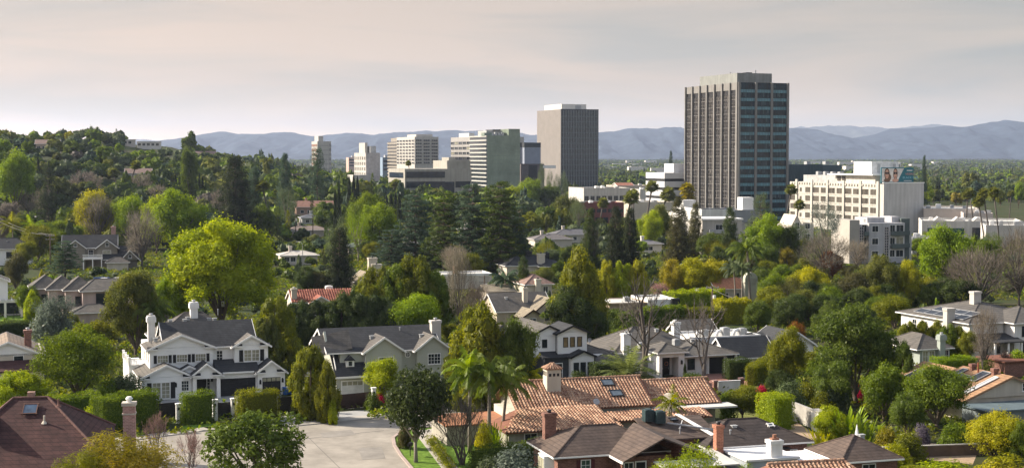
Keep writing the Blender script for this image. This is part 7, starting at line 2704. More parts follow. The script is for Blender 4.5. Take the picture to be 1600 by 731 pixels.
def far_houses():
 data = [  # px, base, width m, depth m, eave, rise, wall, roof, label
  (463, 337, 19, 12, 4.0, 2.6, (0.42, 0.28, 0.22), (0.22, 0.12, 0.09), 'pink house with a low brown tile roof among the palms left of the cypresses', 1),
  (472, 352, 16, 9, 3.2, 1.6, (0.4, 0.4, 0.4), (0.12, 0.13, 0.15), 'grey roofed bungalow below the pink house', 0),
  (440, 414, 11, 8, 2.9, 1.2, (0.5, 0.45, 0.4), (0.45, 0.42, 0.38), 'pale flat roof beside the great lime tree', 0),
  (452, 372, 16, 9, 3.0, 1.6, (0.44, 0.38, 0.32), (0.2, 0.16, 0.14), 'tan roofed bungalow behind the wooden utility poles', 0),
  (836, 388, 14, 9, 3.2, 1.6, (0.5, 0.46, 0.4), (0.13, 0.12, 0.12), 'grey hip roofed house between the cedars and the dark conifers', 0),
  (868, 380, 16, 9, 3.2, 1.8, (0.5, 0.46, 0.4), (0.11, 0.11, 0.12), 'dark hip roofed house right of the cedars', 0),
  (1000, 396, 8, 7, 3.2, 1.2, (0.6, 0.57, 0.52), (0.14, 0.14, 0.15), 'white house with a slate grey roof between two dark conifers', 0),
  (722, 372, 9, 7, 3.4, 1.2, (0.6, 0.57, 0.52), (0.3, 0.28, 0.26), 'pale house glimpsed between the cedar trunks', 0),
  (1485, 402, 12, 8, 3.2, 1.2, (0.5, 0.45, 0.4), (0.4, 0.36, 0.32), 'pale low roof behind the tall eucalyptus', 0),
  (0, 352, 14, 7, 3.0, 0.8, (0.5, 0.48, 0.44), (0.42, 0.4, 0.38), 'pale flat roof half hidden by palms at the left edge', 0),
  (620, 400, 18, 9, 3.0, 1.4, (0.5, 0.46, 0.42), (0.3, 0.28, 0.26), 'low grey roofed house under the spreading cedars', 0),
  (545, 400, 15, 8, 3.0, 1.4, (0.5, 0.46, 0.42), (0.13, 0.16, 0.17), 'slate blue roofed bungalow below the bright green tree', 0),
 ]
 for i, (px, base, w, d, ze, ri, wc, rc_, lab, gable) in enumerate(data):
  b = Bldg('bungalow', lab, 'house', G(px, base), R(16))
  W = mat('bungalow_wall_' + 'abcdefghijklmn'[i], wc, 0.9, 0.05, 0.4)
  Rf = mat('bungalow_roof_' + 'abcdefghijklmn'[i], rc_, 0.92, 0.12, 0.9)
  b.box('wall', W, 0, 0, 0, w, d, ze)
  if gable:
   b.gable(0, w, 0, d, ze, ri, 'u', 0.5, 0.5, Rf, W)
   b.gable(w * 0.55, w * 0.95, -3, d * 0.5, ze, ri * 0.7, 'v', 0.5, 0.4, Rf, W)
   b.box('wall', W, w * 0.55, -3, 0, w * 0.95, 0, ze)
  else:
   b.hip(0, w, 0, d, ze, ri, 0.6, Rf)
  for k in range(3):
   b.window('F', 0, w * (0.15 + 0.17 * k), 1.0, 1.4, 1.3, 2, 1, sill=False)
  b.chimney(w * 0.3, d * 0.6, ze, ze + ri + 1.2, 1.0, 0.9, W, 'slab', pot=False)
  b.done()
 # on the hillside
 hill = [
  (214, 230, 232, (0.62, 0.60, 0.57), 16, 3.6, 'white modern hilltop house on the open green slope', 1),
  (238, 225, 0, (0.6, 0.58, 0.55), 12, 5.5, 'second white block of the hilltop behind the modern house', 1),
  (192, 227, 0, (0.55, 0.5, 0.46), 8, 3.5, 'little pale hilltop house left of the white modern house', 1),
  (56, 236, 0, (0.42, 0.33, 0.27), 13, 4.2, 'pinkish hillside house with a low gable among dark trees', 0),
  (196, 284, 0, (0.40, 0.40, 0.40), 13, 4.6, 'grey house half way down the hill among palms', 0),
  (306, 250, 0, (0.5, 0.47, 0.43), 14, 4.0, 'pale house at the right foot of the hill', 0),
 ]
 for i, (px, base, _, c, w, ze, lab, flat) in enumerate(hill):
  p = G(px, base)
  b = Bldg('hillside_house', lab, 'house', (p.x, p.y, p.z - 1.5), R(12))
  W = mat('hill_wall_' + 'abcdef'[i], c, 0.9, 0.04, 0.3)
  b.box('wall', W, 0, 0, 0, w, 9, ze + 1.5)
  if flat:
   b.flat_roof(-0.4, w + 0.4, -0.4, 9.4, ze + 1.5, 0.4)
  else:
   b.gable(0, w, 0, 9, ze + 1.5, 2.2, 'u', 0.6, 0.6, mat('hill_roof_' + 'abcdef'[i], (0.2, 0.14, 0.12), 0.9), W)
  for k in range(int(w / 3)):
   b.window('F', 0, 1.6 + 3 * k, 2.4, 1.9, 1.7, 2, 1, sill=False)
  b.done()

GRASS = mat('lawn_grass', (0.085, 0.16, 0.02), 1.0, 0.2, 1.5, 0.1, col2=(0.12, 0.2, 0.03))
# ------------------------------------------------------------------ street, gates, walls
def g2(px, py):
 p = G(px, py)
 return (p.x, p.y)

def street():
 ROAD = mat('road_concrete', (0.29, 0.265, 0.23), 0.95, 0.15, 0.22, 0.15, bump=0.15)
 DRIVE = mat('driveway_paving', (0.33, 0.33, 0.325), 0.9, 0.06, 0.7, 0.2)
 WALK = mat('pavement_concrete', (0.38, 0.355, 0.32), 0.95, 0.07, 0.8, 0.15)
 KERB = mat('kerb_stone', (0.36, 0.29, 0.26), 0.95, 0.08, 1.0)
 far_edge = [(60, 706), (240, 684), (330, 672), (440, 668), (520, 660), (590, 653), (680, 645), (780, 636), (830, 632)]
 near_edge = [(830, 648), (760, 657), (700, 665), (655, 668), (625, 674), (612, 684), (614, 696), (624, 712), (640, 731), (668, 770), (690, 810)]
 pts = [g2(*p) for p in far_edge + near_edge] + [g2(150, 860), g2(20, 800), g2(40, 720)]
 sheet('road', pts, 0.02, ROAD, 'pale concrete street turning past the corner lawn')
 # pavement along the far side with a kerb
 strip = MB()
 for (a, e) in zip(far_edge[:-1], far_edge[1:]):
  p, q = Vector((*g2(*a), 0)), Vector((*g2(*e), 0))
  n = Vector((-(q - p).y, (q - p).x, 0)).normalized()
  strip.prism([p, q, q + n * 2.2, p + n * 2.2], (0, 0, 0.13))
 tag(strip.build('pavement', WALK), 'pavement along the gates', kind='structure')
 kb = MB()
 for (a, e) in zip(near_edge[:-1], near_edge[1:]):
  p, q = Vector((*g2(*a), 0)), Vector((*g2(*e), 0))
  n = Vector((-(q - p).y, (q - p).x, 0)).normalized()
  kb.prism([p, q, q + n * 0.35, p + n * 0.35], (0, 0, 0.15))
 tag(kb.build('kerb', KERB), 'rounded kerb of the corner lawn', kind='structure')
 lawn = [g2(*p) for p in near_edge[1:-1]] + [g2(720, 790), g2(830, 740), g2(800, 690), g2(790, 664)]
 sheet('lawn', lawn, 0.03, GRASS, 'bright lawn on the street corner')
 walk = MB()
 wl_ = [(652, 672), (655, 685), (668, 702), (690, 731), (720, 780)]
 for (a, e) in zip(wl_[:-1], wl_[1:]):
  p, q = Vector((*g2(*a), 0.035)), Vector((*g2(*e), 0.035))
  n = Vector((1, 0, 0))
  walk.prism([p, q, q + n * 1.7, p + n * 1.7], (0, 0, 0.04))
 p, q = Vector((*g2(668, 671), 0.035)), Vector((*g2(800, 655), 0.035))
 walk.prism([p, q, q + Vector((0.3, -1.6, 0)), p + Vector((0.3, -1.6, 0))], (0, 0, 0.035))
 tag(walk.build('footpath', WALK), 'narrow footpath crossing the corner lawn', kind='structure')
 joints = MB()
 for i in range(9):
  f = i / 9
  a = Vector((*g2(655 + 40 * f, 680 + 60 * f), 0.08))
  joints.box(a.x, a.y, 0.07, a.x + 2.0, a.y + 0.05, 0.082)
 # driveways and forecourts behind the gates
 for i, q in enumerate(([(442, 668), (505, 662), (500, 646), (436, 650)], [(523, 660), (583, 654), (575, 640), (520, 644)],
      [(250, 640), (440, 628), (440, 612), (250, 622)], [(525, 640), (575, 636), (565, 618), (535, 620)])):
  sheet('driveway', [g2(*p) for p in q], 0.026 + 0.004 * i, DRIVE)
 TARM = mat('road_tar', (0.14, 0.13, 0.12), 0.95)
 PATCH = mat('road_patch', (0.235, 0.218, 0.195), 0.95, 0.12, 0.5)
 for i, q in enumerate((((500, 676), (548, 671), (556, 679), (504, 684)), ((560, 700), (596, 698), (602, 716), (566, 718)), ((330, 690), (372, 686), (368, 692), (322, 697)))):
  sheet('road_patch', [g2(*p) for p in q], 0.0345 + 0.004 * i, PATCH)
 for i, (px_, py_, dx_, dy_) in enumerate(((340, 708, 70, -6),)):
  a_ = Vector((*g2(px_, py_), 0)); e_ = Vector((*g2(px_ + dx_, py_ + dy_), 0))
  cm_ = MB()
  pts_ = [a_.lerp(e_, t / 9) + Vector((prng.uniform(-.5, .5), prng.uniform(-.5, .5), 0.047 + 0.004 * i)) for t in range(10)]
  for u_, w_ in zip(pts_[:-1], pts_[1:]):
   n_ = Vector((-(w_ - u_).y, (w_ - u_).x, 0)).normalized() * 0.022
   cm_.add([u_ - n_, w_ - n_, w_ + n_, u_ + n_], [(0, 1, 2, 3)])
  tag(cm_.build('road_crack', TARM), 'tarred crack in the street', kind='structure')
 sheet('road_joint', [g2(*p) for p in ((330, 700), (600, 672), (600, 672.6), (330, 700.9))], 0.0265, mat('road_tar', (0.14, 0.13, 0.12), 0.95))
 sheet('road_joint', [g2(*p) for p in ((470, 672), (560, 760), (561.5, 760), (471, 672))], 0.0305, MATS['road_tar'])
 # gates: boards between posts
 def gate(a, e, h, m, label, boards=9):
  p, q = Vector((*g2(*a), 0)), Vector((*g2(*e), 0))
  L = (q - p).length
  o = empty('gate', p, math.atan2((q - p).y, (q - p).x))
  tag(o, label, 'gate')
  mb = MB().box(0.05, -0.04, 0.06, L - 0.05, 0.04, h)
  for i in range(boards):
   z = 0.12 + (h - 0.2) * i / boards
   mb.box(0.1, -0.065, z, L - 0.1, -0.035, z + (h - 0.2) / boards * 0.82)
  mb.build('boards', m, o)
  MB().box(0, -0.08, 0, 0.12, 0.08, h + 0.05).box(L - 0.12, -0.08, 0, L, 0.08, h + 0.05).build('frame', m, o)
 def post(px, py, h, label, w=0.6):
  o = empty('gate_post', G(px, py), R(20))
  tag(o, label, 'gate post')
  MB().box(-w / 2, -w / 2, 0, w / 2, w / 2, h).build('shaft', WHITE, o)
  MB().box(-w / 2 - 0.07, -w / 2 - 0.07, h, w / 2 + 0.07, w / 2 + 0.07, h + 0.14).build('cap', TRIM, o)
  MB().box(-0.11, -w / 2 - 0.12, h * 0.72, 0.11, -w / 2, h * 0.72 + 0.35).build('lamp', BLACK, o)
 blk = mat('gate_black', (0.02, 0.019, 0.02), 0.55, 0.1, 1)
 gate((242, 655), (276, 652), 2.0, blk, 'short black board gate between the dark hedge and the left clipped hedge')
 gate((340, 655), (362, 653), 2.1, blk, 'black pedestrian gate between the two clipped hedges')
 gate((434, 648), (493, 643), 2.3, blk, 'wide black board gate right of the clipped hedges')
 gate((530, 640), (580, 635), 2.0, WOODDK, 'dark brown wooden driveway gate in front of the sage green house', 6)
 post(279, 660, 2.3, 'white gate post at the left end of the left clipped hedge')
 post(336, 656, 2.5, 'white gate post on the left of the black pedestrian gate')
 post(365, 654, 2.5, 'white gate post on the right of the black pedestrian gate')
 post(497, 644, 2.4, 'white gate post at the right end of the wide black gate')
 post(584, 637, 2.6, 'white gate post beside the dark brown driveway gate', 0.5)
 # bins by the white house
 BIN = mat('bin_blue', (0.02, 0.09, 0.30), 0.5, 0.08, 1)
 def bin_(px, py, m, label):
  o = empty('wheelie_bin', G(px, py), R(20 + prng.uniform(-8, 8)))
  tag(o, label, 'bin')
  MB().prism([(-0.26, -0.26, 0.12), (0.26, -0.26, 0.12), (0.32, -0.32, 1.0), (-0.32, -0.32, 1.0)], (0, 0.62, 0)).build('body', m, o)
  MB().prism([(-0.34, -0.36, 1.0), (0.34, -0.36, 1.0), (0.34, 0.36, 1.06), (-0.34, 0.36, 1.06)], (0, 0, 0.09)).build('lid', m, o)
  for s in (-0.22, 0.22):
   MB().tube([(s - 0.03, 0.34, 0.13), (s + 0.03, 0.34, 0.13)], 0.13, 10).build('wheel', BLACK, o)
  MB().tube([(-0.28, 0.40, 1.02), (0.28, 0.40, 1.02)], 0.03, 6).build('handle', BLACK, o)
 bin_(446, 617, BIN, 'blue wheelie bin beside the white house garage, nearer the wall')
 bin_(453, 616, BIN, 'blue wheelie bin beside the white house garage, farther from the wall')
 bin_(1174, 595, BIN, 'blue wheelie bin by the brick gate pillars, left of the pair')
 bin_(1181, 597, BIN, 'blue wheelie bin by the brick gate pillars, right of the pair')
 bin_(1166, 594, mat('bin_green', (0.015, 0.045, 0.03), 0.5, 0.08, 1), 'dark green wheelie bin left of the two blue bins')
 # front court of the low white house: paving, garden wall and pillars
 sheet('forecourt', [g2(*p) for p in ((1030, 612), (1160, 612), (1200, 600), (1150, 582), (1060, 586), (1030, 592))], 0.016, mat('brick_paving', (0.26, 0.13, 0.10), 0.95, 0.12, 1.2))
 w = G(1122, 614)
 o = empty('garden_wall', w, R(17))
 tag(o, 'short white garden wall between two brick pillars', 'wall')
 MB().box(0, 0, 0, 3.4, 0.25, 1.6).build('panel', WHITE, o)
 MB().box(-0.08, -0.06, 1.6, 3.48, 0.31, 1.7).build('coping', TRIM, o)
 for (px, py, lab) in ((1117, 615, 'red brick pillar at the left end of the short white garden wall'), (1158, 611, 'red brick pillar at the right end of the short white garden wall'), (1094, 616, 'red brick pillar at the foot of the smaller bare tree')):
  o = empty('brick_pillar', G(px, py), R(17))
  tag(o, lab, 'pillar')
  MB().box(-0.3, -0.3, 0, 0.3, 0.3, 1.75).build('shaft', BRICK, o)
  MB().box(-0.36, -0.36, 1.75, 0.36, 0.36, 1.95).build('cap', mat('rosy_brick', (0.36, 0.22, 0.19)), o)
 c = make_car('grey')
 p = G(1034, 606)
 c.location = p
 c.rotation_euler.z = R(20)
 tag(c, 'grey car parked in front of the black double door', 'car')
 # long concrete wall on the right and its end pier
 a, e = Vector((*g2(1236, 655), 0)), Vector((*g2(1272, 670), 0))
 o = empty('boundary_wall', a, math.atan2((e - a).y, (e - a).x))
 tag(o, 'plain concrete boundary wall behind the clipped lime hedge', 'wall')
 L = (e - a).length
 MB().box(0, 0, 0, L, 0.3, 2.2).build('panel', CONC, o)
 MB().box(-0.05, -0.05, 2.2, L + 0.05, 0.35, 2.3).build('coping', CONC, o)
 MB().box(L, -0.4, 0, L + 2.2, 0.6, 2.3).build('pier', WHITE, o)
 MB().box(L - 0.1, -0.5, 2.3, L + 2.3, 0.7, 2.5).build('pier_cap', CONC, o)
 sheet('lawn', [g2(*p) for p in ((1140, 660), (1200, 668), (1240, 665), (1210, 645), (1140, 644))], 0.012, mat('dry_lawn', (0.15, 0.16, 0.05), 1.0, 0.2, 1.2, 0.1), 'dry lawn behind the clay tiled house')
 sheet('patio', [g2(*p) for p in ((1228, 668), (1262, 690), (1285, 684), (1246, 660))], 0.017, mat('patio_paving', (0.34, 0.25, 0.17), 0.95, 0.1, 1.0))
 sheet('patio', [g2(*p) for p in ((1420, 715), (1520, 725), (1530, 700), (1440, 690))], 0.014, MATS['patio_paving'])
 w = G(1380, 716)
 o = empty('garden_wall', w, R(10))
 tag(o, 'low dark garden wall behind the bottom right shrubs', 'wall')
 MB().box(0, 0, 0, 15, 0.3, 1.2).build('panel', mat('umber_wall', (0.12, 0.085, 0.065), 0.9, 0.1, 1), o)
 MB().box(-0.05, -0.05, 1.2, 15.05, 0.35, 1.3).build('coping', CONC, o)
 # mailbox and a small street sign on the corner
 o = empty('mailbox', G(641, 712), R(-20))
 tag(o, 'black mailbox on a post at the corner kerb', 'mailbox')
 MB().cyl(0, 0, 0, 1.15, 0.05, 6).build('post', BLACK, o)
 m_ = MB().box(-0.2, -0.32, 1.15, 0.2, 0.32, 1.35)
 m_.tube([(0, -0.32, 1.35), (0, 0.32, 1.35)], 0.2, 10)
 m_.build('box', BLACK, o)
 o = empty('sign_post', G(649, 716), R(0))
 tag(o, 'slim post with a small round white disc beside the magnolia trunk', 'sign')
 MB().cyl(0, 0, 0, 2.6, 0.035, 6).build('post', METAL, o)
 MB().tube([(0, -0.06, 2.75), (0, -0.03, 2.75)], 0.3, 16).build('disc', TRIM, o)

def hoop(px, py):
 o = empty('basketball_hoop', G(px, py), R(20))
 tag(o, 'white basketball backboard on a post by the wide black gate', 'basketball hoop')
 MB().cyl(0, 0.6, 0, 2.9, 0.07, 8).tube([(0, 0.6, 2.7), (0, 0.05, 3.0)], 0.05, 6).build('post', BLACK, o)
 MB().box(-0.9, 0, 2.6, 0.9, 0.05, 3.7).build('backboard', METAL, o)
 r = MB()
 for i in range(10):
  t = i * math.pi / 5
  r.tube([(0.23 * math.cos(t), -0.3 + .23 * math.sin(t), 2.85), (0.23 * math.cos(t + .63), -0.3 + .23 * math.sin(t + .63), 2.85)], 0.015, 4)
 r.build('rim', mat('rim_orange', (0.5, 0.12, 0.03), 0.5), o)

POLES = []
def utility_pole(px, base, top, label, arms=1, box_=False, rz=0):
 p = G(px, base)
 h = (base - top) * p.y / FPX
 o = empty('utility_pole', p, R(rz))
 tag(o, label, 'utility pole')
 WOOD = mat('pole_wood', (0.12, 0.085, 0.06), 0.95, 0.2, 2)
 MB().tube([(0, 0, -0.1), (0, 0, h)], [0.2, 0.13], 8).build('pole', WOOD, o, True)
 for i in range(arms):
  z = h - 0.5 - 1.1 * i
  a = MB().box(-1.3, -0.08, z, 1.3, 0.08, z + 0.18)
  a.build('crossarm', mat('arm_wood', (0.30, 0.27, 0.23), 0.9, 0.1, 2), o)
  k = MB()
  for x in (-1.15, -0.4, 0.4, 1.15):
   k.cyl(x, 0, z + 0.18, z + 0.42, 0.06, 6)
  k.build('insulator', METAL, o)
 if box_:
  MB().cyl(0.35, -0.25, h - 2.9, h - 1.9, 0.32, 10).build('transformer', TRIM, o)
 POLES.append((o, h))
 return (p, h, R(rz))

def wires(a, e, label, sag=0.9, n=2):
 (p, h, r), (q, k, s) = a, e
 mb = MB()
 for i in range(n):
  x = -1.1 + 2.2 * i / max(1, n - 1)
  A = p + Vector((x * math.cos(r), x * math.sin(r), h - 0.1))
  B = q + Vector((x * math.cos(s), x * math.sin(s), k - 0.1))
  pts = [A.lerp(B, t / 12) - Vector((0, 0, sag * 4 * (t / 12) * (1 - t / 12))) for t in range(13)]
  mb.tube(pts, 0.035, 4)
 tag(mb.build('overhead_wire', mat('wire_grey', (0.22, 0.21, 0.2), 0.7)), label, 'wire')

def poles():
 a = utility_pole(346, 520, 454, 'wooden utility pole with a white transformer rising behind the large white house', 1, True)
 b = utility_pole(79, 418, 366, 'utility pole with a street lamp arm left of the grey shingled craftsman', 2, False, 15)
 c = utility_pole(462, 372, 334, 'utility pole left of the pair behind the great lime tree', 1, True)
 d = utility_pole(489, 374, 336, 'utility pole right of the pair behind the great lime tree', 1)
 utility_pole(562, 406, 362, 'plain utility pole among the small trees left of the spreading cedar', 0)
 e = utility_pole(1415, 468, 418, 'utility pole with a grey transformer among the trees below the grey apartments', 1, True)
 f = utility_pole(1113, 498, 446, 'utility pole with white fixtures above the lime hedge', 1, True)
 g = utility_pole(757, 470, 430, 'utility pole with crossarms above the leafless brown tree', 2, True)
 far = G(0, 400)
 wires(b, ((far + Vector((-14, 30, 0))), 13, 0), 'pair of overhead wires running to the left from the craftsman pole', 1.5)
 wires(c, d, 'overhead wires between the pair of poles', 0.8)
 q = G(1172, 505)
 wires(f, (q, 4.5, 0), 'single service wire dropping to the flat white roof', 0.3, 1)
 # street lamp
 o = empty('street_lamp', G(473, 420), R(160))
 tag(o, 'pale street lamp with a curved arm beyond the great lime tree', 'street lamp')
 MB().tube([(0, 0, 0), (0, 0, 7), (0.4, 0, 7.8), (1.6, 0, 8.0)], [0.12, 0.08, 0.06, 0.05], 8).build('post', METAL, o, True)
 MB().box(1.5, -0.14, 7.9, 2.2, 0.14, 8.05).build('lamp_head', METAL, o)
 o = empty('street_lamp', G(22, 502), R(20))
 tag(o, 'black lamp post with two floodlights on the small bright lawn', 'lamp post')
 MB().cyl(0, 0, 0, 2.9, 0.05, 6).box(-0.5, -0.04, 2.7, 0.5, 0.04, 2.8).build('post', BLACK, o)
 for x in (-0.45, 0.45):
  MB().box(x - 0.22, -0.3, 2.8, x + 0.22, 0.1, 3.15).build('lamp_head', BLACK, o)

# ------------------------------------------------------------------ planting
def planting():
 H = hedge
 # near, bottom edge
 tree('rubber', 405, 626, 782, 172, 'mid', 'dark glossy large leaved tree rising from the bottom edge in front of the street')
 tree('fine_shrub', 190, 662, 775, 205, 'gold', 'broad golden green bush at the bottom edge beside the maroon roof', v=0)
 tree('fine_shrub', 130, 690, 780, 120, 'moss', 'lower moss green bush overlapping the maroon roof at the bottom edge', v=0)
 tree('bare_stems', 246, 638, 728, 46, 'pinktwig', 'small leafless pinkish tree beside the rosy brick chimney')
 tree('bare_stems', 296, 668, 750, 60, 'pinktwig', 'leafless pinkish shrub between the golden bush and the large leaved tree')
 tree('fine_shrub', 1090, 690, 800, 150, 'lime', 'feathery lime bush at the bottom edge in front of the dark brick house', v=0)
 tree('fine_shrub', 1040, 706, 800, 90, 'lime', 'smaller feathery lime bush at the bottom edge by the white porch roof', v=0)
 tree('fine_shrub', 1165, 715, 810, 70, 'bright', 'low feathery green bush at the bottom edge by the white chimney', v=0)
 tree('magnolia', 650, 556, 722, 122, (0.042, 0.058, 0.018), 'magnolia with dark glossy leaves on the corner lawn')
 tree('shrub', 632, 655, 700, 26, 'browngreen', 'small dark shrub against the corner kerb')
 tree('bare_stems', 722, 612, 726, 104, 'twig', 'leafless grey tree with forked trunks on the corner lawn')
 tree('shrub', 800, 696, 775, 108, 'silver', 'silvery grey shrub at the bottom edge before the hedge')
 tree('shrub', 760, 712, 775, 60, 'dusty', 'dull green low shrub left of the silvery shrub')
 H(g2(738, 733), g2(850, 718), 2.2, 2.3, 'mid', 'dark clipped hedge in front of the clay tiled house')
 H(g2(672, 690), g2(704, 735), 1.1, 0.9, 'moss', 'low loose hedge between the footpath and the corner lawn', dens=60)
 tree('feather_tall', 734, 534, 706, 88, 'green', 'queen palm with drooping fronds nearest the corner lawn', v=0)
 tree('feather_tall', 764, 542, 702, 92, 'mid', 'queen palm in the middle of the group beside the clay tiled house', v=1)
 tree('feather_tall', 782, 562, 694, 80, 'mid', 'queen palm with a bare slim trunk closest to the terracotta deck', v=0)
 tree('shrub', 757, 655, 712, 30, 'yellow', 'yellow green shrub among the queen palm trunks')
 tree('paddle', 772, 656, 705, 34, 'bright', 'bright green spiky plant by the terracotta deck')
 tree('column', 748, 454, 640, 112, 'moss', 'tall yellow green flame shaped tree behind the queen palms', v=0)
 tree('column', 722, 500, 640, 60, 'moss', 'shorter yellow green flame shaped tree left of the tall one behind the queen palms', v=1)
 tree('lobed', 808, 488, 640, 72, 'mid', 'dense dark green tree in front of the white and charcoal farmhouse')
 tree('feather', 818, 556, 640, 64, 'yellow', 'low yellow green palm behind the tiled chimney')
 tree('feather', 800, 568, 645, 50, 'bright', 'small palm left of the tiled chimney', v=1)
 tree('broad', 596, 556, 632, 62, 'lime', 'bright lime bushy tree in front of the sage green house')
 tree('shrub', 584, 612, 640, 32, 'mid', 'dark shrub below the bright lime tree by the gate post')
 tree('shrub', 594, 614, 634, 20, 'red', 'pink flowering bush beside the dark brown gate')
 tree('column', 486, 524, 655, 76, 'moss', 'leaning lime and dark column of foliage by the wide black gate', v=1)
 tree('column', 512, 560, 660, 46, 'moss', 'dark upright shrub column against the dark brown gate', v=2)
 tree('shrub', 520, 622, 663, 18, 'lime', 'small bright lime shrub at the foot of the leaning foliage column')
 tree('ball', 120, 509, 632, 138, 'green', 'big dense rounded tree left of the large white house', v=0)
 tree('lobed', 36, 573, 640, 92, 'lime', 'bright lime oleander in front of the cream gabled house')
 tree('shrub', 8, 600, 650, 40, 'lime', 'lime shrub at the left edge above the maroon roof')
 tree('shrub', 150, 632, 672, 46, 'lime', 'bright lime shrub in front of the dark clipped hedge')
 tree('shrub', 195, 582, 634, 74, 'dusty', 'grey green shrub between the rounded tree and the large white house')
 tree('shrub', 168, 590, 640, 44, 'green', 'green shrub at the foot of the rounded tree')
 H(g2(150, 676), g2(240, 660), 2.6, 4.3, 'green', 'tall dark clipped hedge left of the short black gate')
 H(g2(75, 660), g2(152, 650), 2.4, 3.2, 'green', 'lime topped clipped hedge behind the maroon roof')
 H(g2(284, 664), g2(333, 659), 1.9, 4.0, 'green', 'left clipped block hedge at the pavement before the white house')
 H(g2(371, 660), g2(433, 653), 2.0, 3.9, 'moss', 'right clipped block hedge at the pavement before the white house')
 sheet('verge', [g2(*p) for p in ((284, 672), (334, 667), (333, 663), (284, 666))], 0.14, GRASS)
 tree('airy', 84, 458, 546, 84, 'silver', 'silvery blue green bushy tree below the pinkish condominium', v=0)
 tree('shrub', 84, 466, 546, 76, 'silver', 'silvery low foliage at the foot of the blue green bushy tree')
 tree('oak', 212, 408, 560, 104, 'olive', 'big olive green oak between the condominium and the white house', v=0)
 tree('feather_tall', 248, 455, 560, 66, 'mid', 'dark palm half hidden by the olive green oak', v=0)
 tree('great', 345, 333, 520, 192, 'lime', 'great bright lime green shade tree behind the large white house')
 tree('lobed', 272, 420, 520, 60, 'bright', 'lower green tree under the left side of the great lime tree')
 tree('flames', 430, 456, 580, 84, 'moss', 'yellow green upright tree at the right end of the white house', v=0)
 tree('flames', 418, 480, 585, 50, 'olive', 'olive upright tree behind the right gable of the white house', v=1)
 for i, (x, t, w) in enumerate(((466, 462, 66), (500, 460, 74), (534, 454, 74), (566, 450, 74), (592, 450, 66))):
  tree('column', x, t, 540, w, 'dark', 'dark green column tree, %s from the left in the row behind the sage green house' % ('first', 'second', 'third', 'fourth', 'fifth')[i], 'tall dark hedge trees', v=i)
 tree('broad', 645, 452, 540, 92, 'bright', 'bright green rounded tree behind the twin gables')
 tree('broad', 612, 470, 540, 46, 'dusty', 'dull green tree left of the bright rounded tree behind the twin gables')
 for i, (x, t, w, c) in enumerate(((590, 410, 78, 'moss'), (620, 400, 84, 'green'), (648, 391, 88, 'moss'), (676, 412, 80, 'green'), (562, 440, 66, 'mid'))):
  tree('flames', x, t, 520, w * 1.1, c, ('shorter lime tipped', 'second tallest lime tipped', 'tallest lime tipped', 'broad right hand lime tipped', 'low dark left hand')[i] + ' spire of the flame shaped clump behind the sage green house', 'flame shaped tree clump', v=i)
 tree('twiggy', 720, 400, 540, 44, 'twig', 'leafless brown tree with upright twigs before the white flat roof', v=0)
 tree('twiggy', 746, 440, 540, 44, 'paletwig', 'paler leafless tree right of the upright brown one')
 tree('redwood', 818, 401, 470, 42, 'dark', 'small dark pyramid conifer behind the beige house', v=0)
 tree('feather_tall', 791, 412, 500, 46, 'bluegreen', 'slim palm in front of the beige house roof', v=1)
 tree('feather_tall', 866, 458, 520, 26, 'mid', 'little palm in front of the beige gable window', v=0)
 tree('feather_tall', 851, 484, 524, 16, 'mid', 'tiny palm below the beige gable', v=1)
 tree('broad', 846, 414, 456, 44, 'olive', 'olive round tree beside the small pyramid conifer')
 tree('column', 905, 384, 540, 92, 'moss', 'massive dense tree with yellow tips right of the beige house', v=2)
 tree('lobed', 892, 440, 545, 84, 'dark', 'dark lower half of foliage under the massive dense tree')
 tree('lobed', 928, 470, 545, 62, 'dark', 'dark green tree left of the low flat roofed house')
 for i, (x, t, w, c) in enumerate(((948, 402, 36, 'yellow'), (972, 400, 38, 'lime'), (996, 402, 36, 'yellow'))):
  tree('flames', x, t, 476, w * 1.15, c, ('left', 'middle', 'right')[i] + ' lime tree of the bright row above the flat roofed house', 'bright lime row', v=i)
 tree('broad', 1052, 400, 470, 48, 'gold', 'tan gold rounded tree left of the bright yellow pair')
 tree('lobed', 1080, 398, 470, 70, 'yellow', 'bright yellow green rounded tree, left one of the yellow pair', v=0)
 tree('lobed', 1114, 401, 470, 64, 'yellow', 'bright yellow green rounded tree, right one of the yellow pair', v=1)
 tree('twig_shrub', 1034, 440, 470, 40, (0.3, 0.18, 0.17), 'pinkish blossoming bare tree below the tan gold tree')
 H(g2(1044, 490), g2(1124, 484), 4, 4.6, 'lime', 'long lime hedge stepping down left of the utility pole', dens=40, leaf=0.3, round_=0.4)
 H(g2(1118, 506), g2(1168, 504), 4, 4.8, 'yellow', 'lime hedge right of the utility pole', dens=40, leaf=0.3, round_=0.4)
 H(g2(1000, 517), g2(1066, 512), 3, 4.4, 'green', 'dark green hedge behind the low white house', dens=40, leaf=0.3, round_=0.3)
 H(g2(1064, 512), g2(1130, 514), 3, 4.0, 'moss', 'mossy hedge in front of the lime hedge', dens=40, leaf=0.3, round_=0.3)
 H(g2(935, 512), g2(1002, 518), 3, 3.6, 'mid', 'dark hedge below the brown fascia of the flat roofed house', dens=40, leaf=0.3, round_=0.3)
 tree('lobed', 1182, 466, 530, 54, 'mid', 'dark green bushy tree beside the flat white roof')
 tree('feather_tall', 1150, 398, 478, 38, 'dusty', 'palm left of the massive round topped chimney', v=0)
 tree('feather_tall', 1160, 404, 480, 34, 'dusty', 'second palm against the massive round topped chimney', v=1)
 tree('feather_tall', 1173, 358, 478, 56, 'mid', 'tall palm rising above the massive round topped chimney', v=0)
 tree('feather', 1217, 416, 478, 44, 'bright', 'bushy palm right of the massive chimney', v=0)
